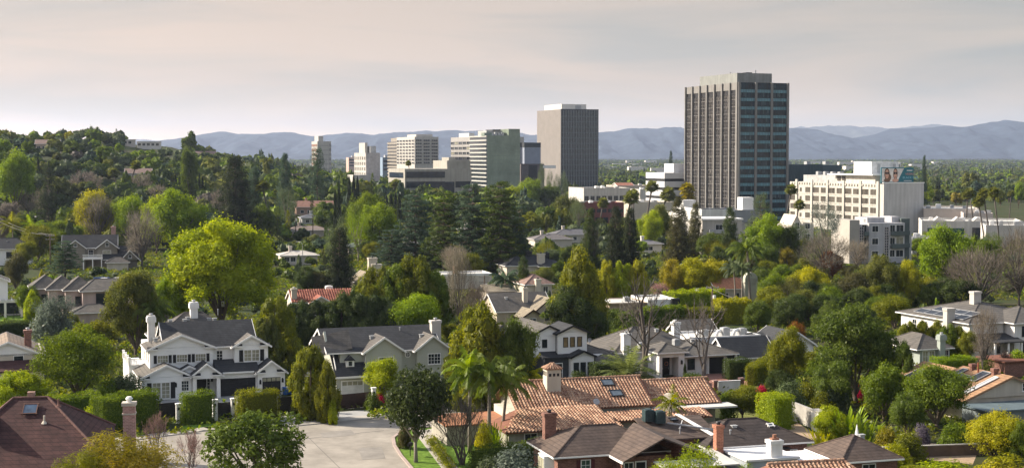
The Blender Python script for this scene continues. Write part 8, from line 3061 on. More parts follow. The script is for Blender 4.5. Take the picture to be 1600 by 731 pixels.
 tree('feather_tall', 1245, 428, 482, 34, 'dark', 'small dark palm in front of the yellow tree', v=1)
 tree('lobed', 1268, 412, 484, 70, 'yellow', 'yellow green tree in the middle of the right hand woods')
 tree('broad', 1204, 436, 484, 40, 'gold', 'golden shrubby tree left of the bushy palm')
 tree('bare', 1004, 426, 604, 150, 'twig', 'big bare grey tree in front of the low white house', v=0)
 tree('bare', 1098, 456, 606, 96, 'twig', 'smaller bare grey tree with two upright limbs in front of the garage', v=1)
 tree('date', 978, 528, 612, 116, (0.13, 0.16, 0.05), 'full pygmy date palm below the big bare tree')
 tree('feather', 1049, 588, 700, 52, 'moss', 'small palm behind the tapered chimney on the clay tiled house', v=1)
 tree('cypress', 1070, 566, 592, 6, 'dark', 'tiny potted cypress under the dark window of the low white house')
 tree('shrub', 1082, 582, 600, 50, 'mid', 'dark shrubs under the dark window of the low white house')
 tree('shrub', 905, 578, 600, 36, 'dark', 'dark shrub beside the farmhouse bay')
 H(g2(925, 600), g2(968, 596), 2.0, 3.2, 'dark', 'dark hedge right of the farmhouse bay')
 H(g2(1133, 592), g2(1170, 590), 2.2, 3.0, 'dark', 'dark hedge behind the green and blue bins')
 H(g2(1172, 604), g2(1200, 588), 1.6, 3.1, 'moss', 'olive hedge beside the blue bins')
 tree('lobed', 1226, 503, 618, 76, 'moss', 'moss green tree in front of the flat white house')
 tree('broad', 1242, 500, 560, 34, 'orange', 'orange tipped crown behind the moss green tree')
 tree('oak', 1338, 466, 632, 146, 'mid', 'large dark oak in the middle right', v=1)
 tree('broad', 1300, 560, 650, 70, 'mid', 'lower dark foliage left of the large dark oak trunk')
 tree('lobed', 1380, 560, 660, 76, 'green', 'green shrubby tree right of the large dark oak trunk')
 tree('column', 1410, 522, 620, 46, 'mid', 'dark upright tree right of the large dark oak', v=1)
 tree('lobed', 1465, 562, 672, 116, 'green', 'round green tree in front of the tan solar roof', v=2)
 tree('lobed', 1420, 610, 690, 70, 'mid', 'dark bushy tree left of the round green tree')
 tree('broad', 1556, 638, 726, 104, 'yellow', 'bright yellow green tree at the lower right')
 tree('paddle', 1322, 630, 700, 64, 'bright', 'tall banana clump with upright leaves behind the pyramid roof', v=0)
 tree('paddle', 1352, 642, 706, 54, 'green', 'second banana clump right of the tall one', v=1)
 tree('lobed', 1300, 630, 700, 70, 'lime', 'lime bushy tree behind the pyramid roof')
 tree('paddle', 1282, 664, 702, 44, 'yellow', 'drooping yellow green plant left of the pyramid roof', v=1)
 tree('shrub', 1190, 600, 630, 24, 'red', 'crimson flowering bush beside the clipped lime hedge')
 tree('shrub', 1342, 598, 628, 16, 'red', 'crimson flowering bush under the large dark oak')
 H(g2(1196, 664), g2(1226, 672), 3.2, 4.2, 'lime', 'clipped bright lime block hedge beside the dry lawn')
 tree('broad', 1160, 596, 655, 62, 'moss', 'moss green shrubby tree right of the clay tiled house')
 tree('shrub', 1138, 608, 655, 34, 'green', 'green shrub at the right end of the clay tiled house')
 tree('shrub', 1232, 592, 650, 66, 'dusty', 'dull green shrub behind the clipped lime block')
 tree('shrub', 1285, 608, 655, 44, 'moss', 'moss green shrub behind the concrete boundary wall')
 tree('paddle', 1078, 694, 712, 12, 'bright', 'tiny green plant on the white flat roof')
 tree('shrub', 1420, 672, 722, 56, 'moss', 'moss green shrub on the dirt at lower right')
 tree('shrub', 1440, 660, 708, 34, (0.12, 0.10, 0.13), 'purplish grey bush on the dirt at lower right')
 tree('shrub', 1400, 690, 735, 66, 'yellow', 'yellow green shrub at the lower right of the pyramid roof')
 tree('shrub', 1385, 664, 712, 40, 'gold', 'golden shrub right of the banana clumps')
 tree('shrub', 1490, 656, 706, 50, 'green', 'green shrub beside the slate blue shed')
 tree('shrub', 1480, 716, 768, 120, 'lime', 'lime shrub along the bottom edge at lower right')
 tree('shrub', 1565, 708, 768, 110, 'yellow', 'yellow lime shrub in the bottom right corner')
 tree('shrub', 1430, 722, 770, 80, 'moss', 'moss green shrub along the bottom edge right of the clay tiles')
 tree('lobed', 1590, 650, 735, 50, 'green', 'green tree at the right edge above the corner')
 tree('twiggy', 1538, 488, 588, 44, 'paletwig', 'pale leafless tree in front of the white solar house', v=0)
 tree('bare', 1536, 500, 600, 26, 'paletwig', 'thick pale pollarded trunk in front of the white solar house', v=1)
 for i, (x, t) in enumerate(((1418, 500), (1440, 498), (1462, 502), (1480, 504), (1496, 506))):
  tree('column', x, t - 4, 556 if i < 3 else 560, 40, 'moss' if i != 3 else 'green', 'clipped column shrub, %s from the left along the white solar house' % ('first', 'second', 'third', 'fourth', 'fifth')[i], 'column shrubs along the white wall', v=i)
 tree('broad', 1514, 514, 566, 34, 'moss', 'moss green bush at the corner of the white solar house')
 H(g2(1458, 582), g2(1520, 578), 2.5, 2.3, 'bright', 'low bright hedge between the cottage and the tan solar roof')
 tree('shrub', 1570, 548, 584, 30, (0.06, 0.04, 0.035), 'dark reddish shrub before the white solar house')
 tree('shrub', 1592, 544, 584, 40, 'bright', 'bright green shrub at the right edge before the white solar house')
 tree('shrub', 1540, 560, 590, 40, 'olive', 'olive shrub at the foot of the pale leafless tree')
 # left middle
 H(g2(-20, 530), g2(46, 524), 3, 3.0, 'dark', 'dark clipped hedge under the small bright lawn')
 tree('column', 66, 416, 470, 16, 'yellow', 'narrow yellow lime column left of the condominium', v=0)
 tree('column', 52, 452, 505, 34, 'lime', 'lime bush between the pergola and the condominium', v=2)
 tree('broad', 44, 440, 500, 40, 'green', 'green bush behind the pergola')
 tree('broad', 26, 392, 458, 44, 'browngreen', 'brown green tree behind the white pergola house')
 tree('cedar', 102, 374, 436, 62, 'bluegreen', 'blue green layered conifer in front of the craftsman porch', v=0)
 tree('twiggy', 222, 330, 420, 66, 'twig', 'large leafless brown tree right of the craftsman chimney', v=1)
 tree('broad', 40, 376, 420, 40, 'moss', 'moss green tree between the dark roofed white house and the craftsman')
 tree('shrub', 158, 498, 532, 60, 'moss', 'moss green shrub below the condominium garage')
 tree('broad', 480, 412, 462, 44, 'dark', 'dark round tree behind the red tiled roof')
 tree('redwood', 531, 356, 462, 76, 'deep', 'dark drooping conifer left of the pale roofed chimney house', v=1)
 tree('broad', 500, 420, 462, 40, 'browngreen', 'brownish dark tree under the drooping conifer')
 tree('airy', 528, 330, 448, 50, 'dusty', 'thin grey green eucalyptus above the red tiled roof', v=1)
 # the middle band, left to right
 tree('lobed', 284, 291, 402, 104, 'bright', 'tall bright green tree left of the big dark conifer', v=0)
 tree('lobed', 244, 300, 398, 56, 'lime', 'lime tree between the two tall bright trees', v=1)
 tree('lobed', 204, 302, 392, 64, 'bright', 'broad bright green tree behind the craftsman', v=2)
 tree('broad', 150, 291, 388, 72, 'yellow', 'yellow olive rounded tree above the craftsman roof')
 tree('twiggy', 152, 312, 390, 60, 'twig', 'leafless brown veil in front of the yellow olive tree', v=0)
 tree('pine', 76, 264, 372, 40, 'deep', 'near black pine at the left, in front of the hillside', v=0)
 tree('lobed', 24, 230, 338, 62, 'bright', 'tall bright green tree at the left edge', v=1)
 tree('broad', 20, 312, 388, 60, 'twig', 'brown leafed tree at the left edge below the tall bright tree')
 tree('feather', 22, 322, 396, 44, 'moss', 'palm with golden fronds at the left edge', v=0)
 tree('feather', 52, 330, 396, 40, 'bright', 'bright palm right of the golden one at the left edge', v=1)
 tree('broad', 100, 342, 392, 72, 'green', 'green domed tree behind the craftsman, left of its ridge')
 tree('broad', 60, 350, 410, 60, 'moss', 'moss domed tree left of the craftsman')
 tree('redwood', 369, 244, 378, 92, 'deep', 'big dark conifer in the middle left', v=0)
 tree('redwood', 398, 262, 372, 44, 'bluegreen', 'bluish conifer right of the big dark one', v=1)
 tree('redwood', 446, 240, 340, 40, 'bluegreen', 'tall blue green conifer behind the palms', v=0)
 tree('pine', 496, 233, 330, 34, 'bluegreen', 'tall pine under the small white tower', v=1)
 tree('fan', 423, 280, 372, 32, 'olive', 'stout palm with an orange brown crown beside the big dark conifer', v=0)
 tree('airy', 452, 292, 372, 40, 'dusty', 'dusty eucalyptus below the tall blue green conifer')
 tree('lobed', 412, 316, 376, 44, 'mid', 'mid green tree below the stout palm')
 tree('broad', 296, 230, 320, 30, 'mid', 'green tree at the shoulder of the hill')
 for i, (x, t, bs) in enumerate(((275, 272, 314), (281, 270, 314), (300, 272, 318), (306, 268, 318), (312, 270, 318), (317, 274, 318))):
  tree('cypress', x, t, bs, 5, 'deep', 'slim dark cypress, %s from the left of the cluster at the foot of the hill' % ('first', 'second', 'third', 'fourth', 'fifth', 'sixth')[i], 'cypresses at the foot of the hill', v=i)
 for i, (x, t, bs) in enumerate(((60, 244, 288), (77, 252, 292), (128, 262, 300), (133, 262, 300), (148, 270, 306))):
  tree('cypress', x, t, bs, 5, 'deep', 'slim dark cypress, %s from the left across the lower hillside' % ('first', 'second', 'third', 'fourth', 'fifth')[i], 'cypresses on the hillside', v=i)
 for i, (x, t, bs) in enumerate(((524, 296, 376), (530, 288, 372), (546, 276, 350), (553, 272, 350), (559, 275, 350), (604, 304, 348), (611, 300, 350), (618, 300, 350), (624, 302, 352))):
  tree('cypress', x, t, bs, 8, 'deep', 'tall dark cypress, %s from the left in the central groups' % ('first', 'second', 'third', 'fourth', 'fifth', 'sixth', 'seventh', 'eighth', 'ninth')[i], 'cypresses in the middle', v=i)
 for i, (x, t, bs) in enumerate(((666, 270, 312), (684, 268, 314), (692, 266, 314), (700, 270, 314))):
  tree('cypress', x, t, bs, 10, 'bluegreen', 'blue green cypress, %s from the left before the low beige office' % ('first', 'second', 'third', 'fourth')[i], 'cypresses before the beige office', v=i)
 tree('broad', 568, 294, 400, 56, 'green', 'broad mid green tree right of the tall cypresses')
 tree('lobed', 590, 312, 406, 70, 'bright', 'bright green tree left of the spreading cedar', v=1)
 tree('airy', 560, 330, 408, 50, 'bright', 'loose bright green tree in front of the slate blue roof', v=0)
 tree('cedar', 650, 300, 424, 86, 'bluegreen', 'spreading blue green cedar, leftmost of the great cedars', v=0)
 tree('cedar', 612, 356, 424, 74, 'bluegreen', 'low layered cedar beneath the leftmost great cedar', v=1)
 tree('cedar', 694, 296, 428, 78, 'dark', 'open branched cedar with a visible trunk, second of the great cedars', v=1)
 tree('cedar', 738, 284, 430, 88, 'bluegreen', 'dense dark cedar in the middle of the great cedars', v=2)
 tree('cedar', 782, 279, 432, 90, 'dark', 'tallest dark cedar of the great cedars', v=0)
 tree('cedar', 812, 318, 430, 46, 'bluegreen', 'short cedar at the right end of the great cedars', v=1)
 tree('shrub', 716, 384, 420, 44, 'lime', 'sunlit lime shrub between the cedar trunks')
 tree('twiggy', 712, 388, 440, 50, 'paletwig', 'pale leafless tree under the great cedars', v=0)
 tree('lobed', 828, 276, 330, 48, 'bright', 'bright green tree at the foot of the beige tower')
 tree('lobed', 802, 288, 330, 34, 'lime', 'lime tree left of the bright one at the foot of the beige tower')
 tree('broad', 858, 288, 330, 36, 'mid', 'mid green tree under the beige tower')
 tree('airy', 846, 250, 320, 16, 'dusty', 'thin tree against the left corner of the beige tower')
 for i, (x, t, w) in enumerate(((858, 266, 12), (870, 268, 14), (880, 264, 16))):
  tree('airy', x, t, 322, w * 1.2, 'dusty', 'thin grey green tree, %s before the beige tower' % ('first', 'second', 'third')[i], 'thin trees before the beige tower')
 tree('broad', 886, 302, 360, 50, 'olive', 'olive round tree below the dark ribbed tower face')
 tree('airy', 904, 312, 366, 36, 'dusty', 'dusty tree right of the olive round one below the ribbed tower face')
 tree('redwood', 922, 326, 420, 44, 'dark', 'dark conifer with dry tips left of the big conifer pair', v=1)
 tree('twiggy', 926, 352, 420, 28, 'twig', 'brown dead tree in front of the dark dry tipped conifer')
 tree('redwood', 962, 322, 432, 52, 'deep', 'big dark conifer, left of the pair behind the bright lime row', v=0)
 tree('redwood', 984, 326, 430, 50, 'deep', 'big dark conifer, right of the pair behind the bright lime row', v=1)
 tree('lobed', 1016, 326, 390, 52, 'lime', 'bright lime tree in front of the cream shop roof', v=0)
 tree('broad', 1034, 314, 386, 36, 'olive', 'olive tree right of the bright lime tree by the shops')
 tree('redwood', 1060, 308, 412, 58, 'browngreen', 'tall brownish conifer in front of the striped office block', v=0)
 tree('redwood', 1086, 318, 404, 40, 'browngreen', 'second brownish conifer beside the parking deck', v=1)
 tree('redwood', 1140, 324, 412, 46, 'dark', 'dark conifer in front of the parking deck', v=0)
 tree('pine', 1188, 308, 396, 44, 'dusty', 'dusty pine at the foot of the dark tower', v=0)
 tree('lobed', 1196, 330, 420, 72, 'bright', 'bright green tree right of the dusty pine')
 tree('broad', 1228, 350, 420, 44, 'mid', 'mid green tree left of the cream gabled building')
 tree('airy', 1292, 312, 414, 62, 'silver', 'large pale grey green eucalyptus in front of the hotel', v=0)
 tree('airy', 1250, 346, 420, 42, 'dusty', 'dusty eucalyptus left of the pale one')
 tree('twiggy', 1290, 366, 440, 84, 'twig', 'leafless grey thicket below the pale eucalyptus', v=1)
 tree('broad', 1300, 388, 440, 40, 'rust', 'rust coloured leafless crown among the grey thicket')
 tree('lobed', 1376, 394, 484, 76, 'olive', 'olive green domed tree below the grey apartments', v=0)
 tree('lobed', 1418, 402, 484, 50, 'yellow', 'yellow green tree by the transformer pole')
 tree('lobed', 1475, 346, 476, 92, 'bright', 'tall bright green tree in front of the white shop row', v=2)
 tree('broad', 1544, 368, 440, 50, 'green', 'green tree right of the tall bright one by the shops')
 tree('twiggy', 1530, 396, 486, 110, 'twig', 'broad brown leafless thicket behind the white solar house', v=0)
 tree('twiggy', 1592, 360, 484, 74, 'twig', 'brown leafless tree at the right edge', v=1)
 tree('broad', 1500, 432, 488, 66, 'dark', 'dark tree at the foot of the tall bright green one')
 tree('broad', 1332, 420, 490, 56, 'browngreen', 'brown green tree between the yellow tree and the olive dome')
 tree('twiggy', 1340, 376, 426, 50, 'paletwig', 'pale leafless bush in front of the grey apartments', v=1)
 # fan palms
 fans = [(1226, 288, 372, 16, 'tall fan palm at the left end of the hotel'), (1238, 312, 374, 15, 'shorter fan palm at the left end of the hotel'),
   (1333, 296, 352, 12, 'fan palm in front of the hotel windows, left of the three'), (1345, 298, 350, 12, 'fan palm in front of the hotel windows, middle of the three'), (1358, 290, 352, 16, 'fan palm in front of the hotel windows, right of the three'),
   (1376, 287, 352, 11, 'leftmost fan palm before the grey hotel end wall'), (1387, 280, 356, 17, 'tallest fan palm before the grey hotel end wall'), (1400, 303, 352, 14, 'leaning low fan palm before the grey hotel end wall'),
   (1509, 296, 376, 15, 'fan palm of the shop row, first from the left'), (1522, 294, 376, 14, 'fan palm of the shop row, second from the left'), (1538, 307, 392, 16, 'fan palm of the shop row, third from the left'),
   (1546, 294, 392, 16, 'fan palm of the shop row, fourth from the left'), (1561, 292, 396, 16, 'fan palm of the shop row, fifth from the left'), (1577, 298, 350, 10, 'small fan palm at the right end of the shop row'),
   (978, 297, 364, 20, 'bushy fan palm before the cream shop roof, left of the pair'), (990, 296, 356, 16, 'bushy fan palm before the cream shop roof, right of the pair'),
   (1011, 282, 352, 18, 'tall shaggy fan palm left of the striped block'), (1028, 292, 350, 20, 'dark shaggy fan palm beside the striped block'),
   (1078, 286, 360, 20, 'golden fan palm in front of the dark tower, taller one'), (1068, 300, 360, 18, 'golden fan palm in front of the dark tower, shorter one'),
   (937, 309, 360, 15, 'lone fan palm below the white two storey shop'),
   (612, 282, 318, 12, 'fan palm before the low beige office, first from the left'), (627, 280, 318, 13, 'fan palm before the low beige office, second from the left'), (644, 252, 318, 8, 'very tall thin fan palm before the low beige office'),
   (722, 268, 312, 10, 'fan palm left of the green glass block base'), (730, 266, 312, 10, 'fan palm at the base of the green glass block'),
   (201, 252, 306, 14, 'fan palm on the hill, nearest the grey hillside house'), (186, 264, 312, 12, 'fan palm on the hill, lower left of the grey hillside house')]
 for (x, t, bs, w, lab) in fans:
  p = G(x, bs)
  k = w / (bs - t)
  tree('fan' if w > 11 or bs - t > 55 else 'fan_bare', x, t - 2, bs, w * 1.7, (0.12, 0.135, 0.03) if 'golden' not in lab else 'gold', lab)
 for i, (x, t) in enumerate(((58, 191), (62, 190), (73, 189), (76, 192), (79, 190), (91, 192), (101, 194))):
  tree('fan_bare', x, t - 7, 206 + (i % 3), 8, 'dusty', 'tiny fan palm on the ridge skyline, %s from the left' % ('first', 'second', 'third', 'fourth', 'fifth', 'sixth', 'seventh')[i], 'skyline palms')
 tree('far_conifer', 125, 189, 214, 8, 'bluegreen', 'thin conifer on the ridge skyline, left of the pair')
 tree('far_conifer', 129, 188, 214, 9, 'bluegreen', 'thin conifer on the ridge skyline, right of the pair')
 tree('far_broad', 110, 190, 216, 12, 'bluegreen', 'round dark tree on the skyline left of the thin conifers')
 tree('far_lobed', 192, 202, 222, 16, 'dark', 'flat topped dark tree on the skyline left of the hilltop houses')
 tree('far_conifer', 182, 202, 222, 8, 'bluegreen', 'small conifer on the skyline beside the flat topped tree')
 tree('far_broad', 233, 202, 224, 22, 'dark', 'round dark tree behind the white modern hilltop house, left one')
 tree('far_lobed', 252, 201, 224, 24, 'dark', 'round dark tree behind the white modern hilltop house, right one')
 tree('far_lobed', 297, 206, 246, 30, 'mid', 'big tree at the right end of the ridge against the mountains')
 tree('far_broad', 109, 203, 226, 16, 'yellow', 'single yellow green tree high on the hillside')
 tree('far_lobed', 80, 210, 230, 44, 'dark', 'wide dark tree clump below the ridge skyline')
 tree('redwood', 1048, 236, 290, 14, 'bluegreen', 'lone tall conifer beyond the striped office block', v=0)
 tree('redwood', 1443, 244, 320, 16, 'bluegreen', 'lone tall dark conifer beyond the billboard', v=1)
 tree('column', 1465, 282, 314, 12, 'deep', 'dark clipped tree between the lime bush and the yellow shrub beyond the shops', v=0)
 tree('far_lobed', 1452, 292, 320, 22, 'lime', 'lime bush right of the grey hotel end wall')
 tree('far_lobed', 1494, 298, 324, 22, 'gold', 'golden shrub beyond the pinkish white store')
 tree('far_broad', 1515, 266, 310, 34, 'olive', 'rounded olive tree beyond the pinkish white store')
 tree('far_broad', 1524, 280, 312, 24, 'bluegreen', 'blue green domed tree beyond the pinkish white store')
 tree('lobed', 1591, 284, 326, 18, 'bright', 'bright tree at the right edge beyond the shops')

ZONES = [  # name, polygon in photograph pixels (feet of the trees), how many, height range m, kinds, colours, phrase, avoid list
 ('hillside', [(-10, 206), (110, 208), (200, 226), (300, 246), (340, 262), (330, 300), (250, 312), (120, 304), (-10, 310)], 58, (7, 13),
 ['far_broad', 'far_lobed', 'far_broad', 'far_airy', 'far_broad', 'far_lobed'], ['mid', 'dusty', 'olive', 'dusty', 'bluegreen', 'green', 'mid', 'moss', 'bright', 'dusty'], 'on the wooded hillside'),
 ('foot of the hill', [(-10, 312), (130, 306), (260, 314), (340, 268), (430, 268), (430, 330), (330, 372), (150, 384), (-10, 396)], 38, (8, 14),
 ['far_broad', 'far_lobed', 'far_airy', 'far_twiggy', 'far_broad'], ['olive', 'mid', 'moss', 'green', 'twig', 'dusty', 'dark'], 'at the foot of the hill'),
 ('middle left', [(430, 270), (520, 276), (600, 300), (640, 330), (640, 360), (560, 380), (430, 380), (380, 380)], 42, (7, 13),
 ['far_broad', 'far_lobed', 'far_airy', 'far_conifer'], ['green', 'mid', 'moss', 'olive', 'dark', 'bright'], 'before the distant white offices'),
 ('behind cedars', [(620, 320), (830, 322), (900, 350), (900, 372), (640, 380)], 20, (8, 13),
 ['far_broad', 'far_lobed', 'far_airy'], ['mid', 'dark', 'green', 'moss', 'olive'], 'behind the great cedars'),
 ('below cedars', [(430, 395), (560, 408), (700, 440), (900, 440), (930, 430), (920, 402), (640, 405), (440, 390)], 32, (4, 8),
 ['broad', 'lobed', 'airy', 'shrub'], ['mid', 'dark', 'green', 'moss', 'olive', 'dusty'], 'among the roofs below the cedars'),
 ('right woods', [(1010, 440), (1100, 420), (1200, 430), (1400, 440), (1500, 480), (1400, 500), (1250, 505), (1200, 500), (1180, 452), (1020, 440)], 40, (5, 9),
 ['broad', 'lobed', 'airy', 'broad'], ['mid', 'dark', 'green', 'moss', 'browngreen', 'olive', 'dark'], 'in the right hand woods'),
 ('shop front', [(1430, 404), (1600, 410), (1600, 392), (1450, 392)], 9, (5, 8), ['lobed', 'broad', 'airy'], ['green', 'mid', 'moss', 'olive'], 'in front of the white shop row'),
 ('oak back', [(1180, 488), (1290, 480), (1420, 500), (1405, 545), (1290, 545), (1205, 520)], 18, (4.5, 7.5), ['lobed', 'broad', 'lobed'], ['mid', 'dark', 'green', 'moss', 'dark'], 'in the dark belt behind the large oak'),
 ('tower foot', [(1100, 404), (1230, 408), (1320, 420), (1300, 436), (1100, 424)], 20, (6, 10),
 ['broad', 'lobed', 'airy'], ['mid', 'dark', 'green', 'moss', 'gold'], 'below the dark tower'),
 ('beyond tower left', [(940, 292), (1030, 292), (1060, 276), (940, 276)], 20, (9, 14),
 ['far_broad', 'far_lobed', 'far_conifer'], ['mid', 'dark', 'green', 'bright', 'olive', 'moss'], 'between the beige and the dark tower'),
 ('beyond shops', [(1445, 320), (1600, 326), (1620, 300), (1440, 290)], 24, (9, 15),
 ['far_broad', 'far_lobed', 'far_airy', 'far_conifer'], ['mid', 'dark', 'green', 'olive', 'dusty', 'moss'], 'beyond the white shop row'),
 ('left gardens', [(40, 520), (60, 560), (180, 560), (260, 540), (240, 500), (200, 470)], 10, (3, 5),
 ['lobed', 'broad', 'shrub'], ['green', 'mid', 'moss'], 'in the gardens behind the rounded tree'),
 ('centre gardens', [(690, 520), (790, 540), (850, 530), (930, 545), (930, 560), (840, 560), (700, 560)], 14, (3, 5),
 ['lobed', 'broad', 'shrub'], ['green', 'mid', 'dark', 'moss'], 'in the gardens behind the farmhouse'),
 ('right gardens', [(1190, 560), (1300, 570), (1430, 610), (1420, 660), (1300, 660), (1220, 630)], 24, (2.5, 5),
 ['lobed', 'broad', 'shrub', 'shrub'], ['green', 'mid', 'dark', 'moss', 'dusty'], 'in the gardens around the large dark oak'),
]
def inside(p, poly):
 x, y = p
 c = False
 for i in range(len(poly)):
  (x0, y0), (x1, y1) = poly[i], poly[i - 1]
  if (y0 > y) != (y1 > y) and x < (x1 - x0) * (y - y0) / (y1 - y0) + x0:
   c = not c
 return c

def woods_fill():
 words = {'mid': 'mid green', 'dark': 'dark green', 'olive': 'olive', 'dusty': 'dusty grey green', 'bluegreen': 'blue green', 'green': 'fresh green', 'moss': 'mossy green',
   'twig': 'brown leafless', 'bright': 'bright green', 'browngreen': 'brownish green', 'gold': 'golden'}
 kindw = {'broad': 'rounded tree', 'lobed': 'bushy tree', 'airy': 'loose tree', 'conifer': 'conifer', 'twiggy': 'bare tree', 'shrub': 'shrub'}
 # keep plants out of the buildings
 boxes = []
 bpy.context.view_layer.update()
 for o in SC.objects:
  if o.type == 'MESH' and o.parent and o.name.split('.')[0] in ('wall', 'glass_face', 'floor_slab'):
   bb = [o.matrix_world @ Vector(c) for c in o.bound_box]
   inv = o.matrix_world.inverted()
   xs = [c[0] for c in o.bound_box]
   ys = [c[1] for c in o.bound_box]
   boxes.append((inv, min(xs), max(xs), min(ys), max(ys)))
 def blocked(x, y, r):
  for inv, a, c, d, e in boxes:
   q = inv @ Vector((x, y, 0))
   if a - r < q.x < c + r and d - r < q.y < e + r:
    return True
  return False
 for (nm, poly, n, (h0, h1), kinds, cols, phrase) in ZONES:
  k = 0
  tries = 0
  placed = []
  x0, x1 = min(p[0] for p in poly), max(p[0] for p in poly)
  y0, y1 = min(p[1] for p in poly), max(p[1] for p in poly)
  while k < n and tries < n * 30:
   tries += 1
   px, py = prng.uniform(x0, x1), prng.uniform(y0, y1)
   if not inside((px, py), poly) or (196 < px < 290 and 220 < py < 252):
    continue
   p = G(px, py)
   h = prng.uniform(h0, h1)
   w = h * prng.uniform(0.75, 1.15)
   kind = prng.choice(kinds)
   if 'conifer' in kind:
    w = h * 0.45
    h *= 1.25
   if blocked(p.x, p.y, w * 0.3):
    continue
   if any((p.x - q[0]) ** 2 + (p.y - q[1]) ** 2 < (w * 0.36 + q[2] * 0.3) ** 2 for q in placed):
    continue
   placed.append((p.x, p.y, w))
   col = prng.choice(cols)
   if col == 'twig':
    kind = 'far_twiggy' if 'far' in kind else 'twiggy'
   elif 'twiggy' in kind:
    col = 'twig'
   lab = '%s %s %s' % (words[col], kindw[kind.replace('far_', '')], phrase)
   if col == 'twig':
    lab = 'brown leafless tree ' + phrase
   plant(kind, (p.x, p.y, p.z - 0.1), w, h, col, lab, 'trees ' + phrase)
   k += 1

def footprints(names, grow):
 out = []
 bpy.context.view_layer.update()
 for o in SC.objects:
  if o.type == 'MESH' and o.parent and o.name.split('.')[0] in names:
   xs = [c[0] for c in o.bound_box]
   ys = [c[1] for c in o.bound_box]
   out.append((np.array(o.matrix_world.inverted()), min(xs) - grow, max(xs) + grow, min(ys) - grow, max(ys) + grow))
 return out

def clear_of(x, y, boxes):
 keep = np.ones(len(x), bool)
 for inv, a, c, d, e in boxes:
  qx = inv[0, 0] * x + inv[0, 1] * y + inv[0, 3]
  qy = inv[1, 0] * x + inv[1, 1] * y + inv[1, 3]
  keep &= ~((qx > a) & (qx < c) & (qy > d) & (qy < e))
 return keep

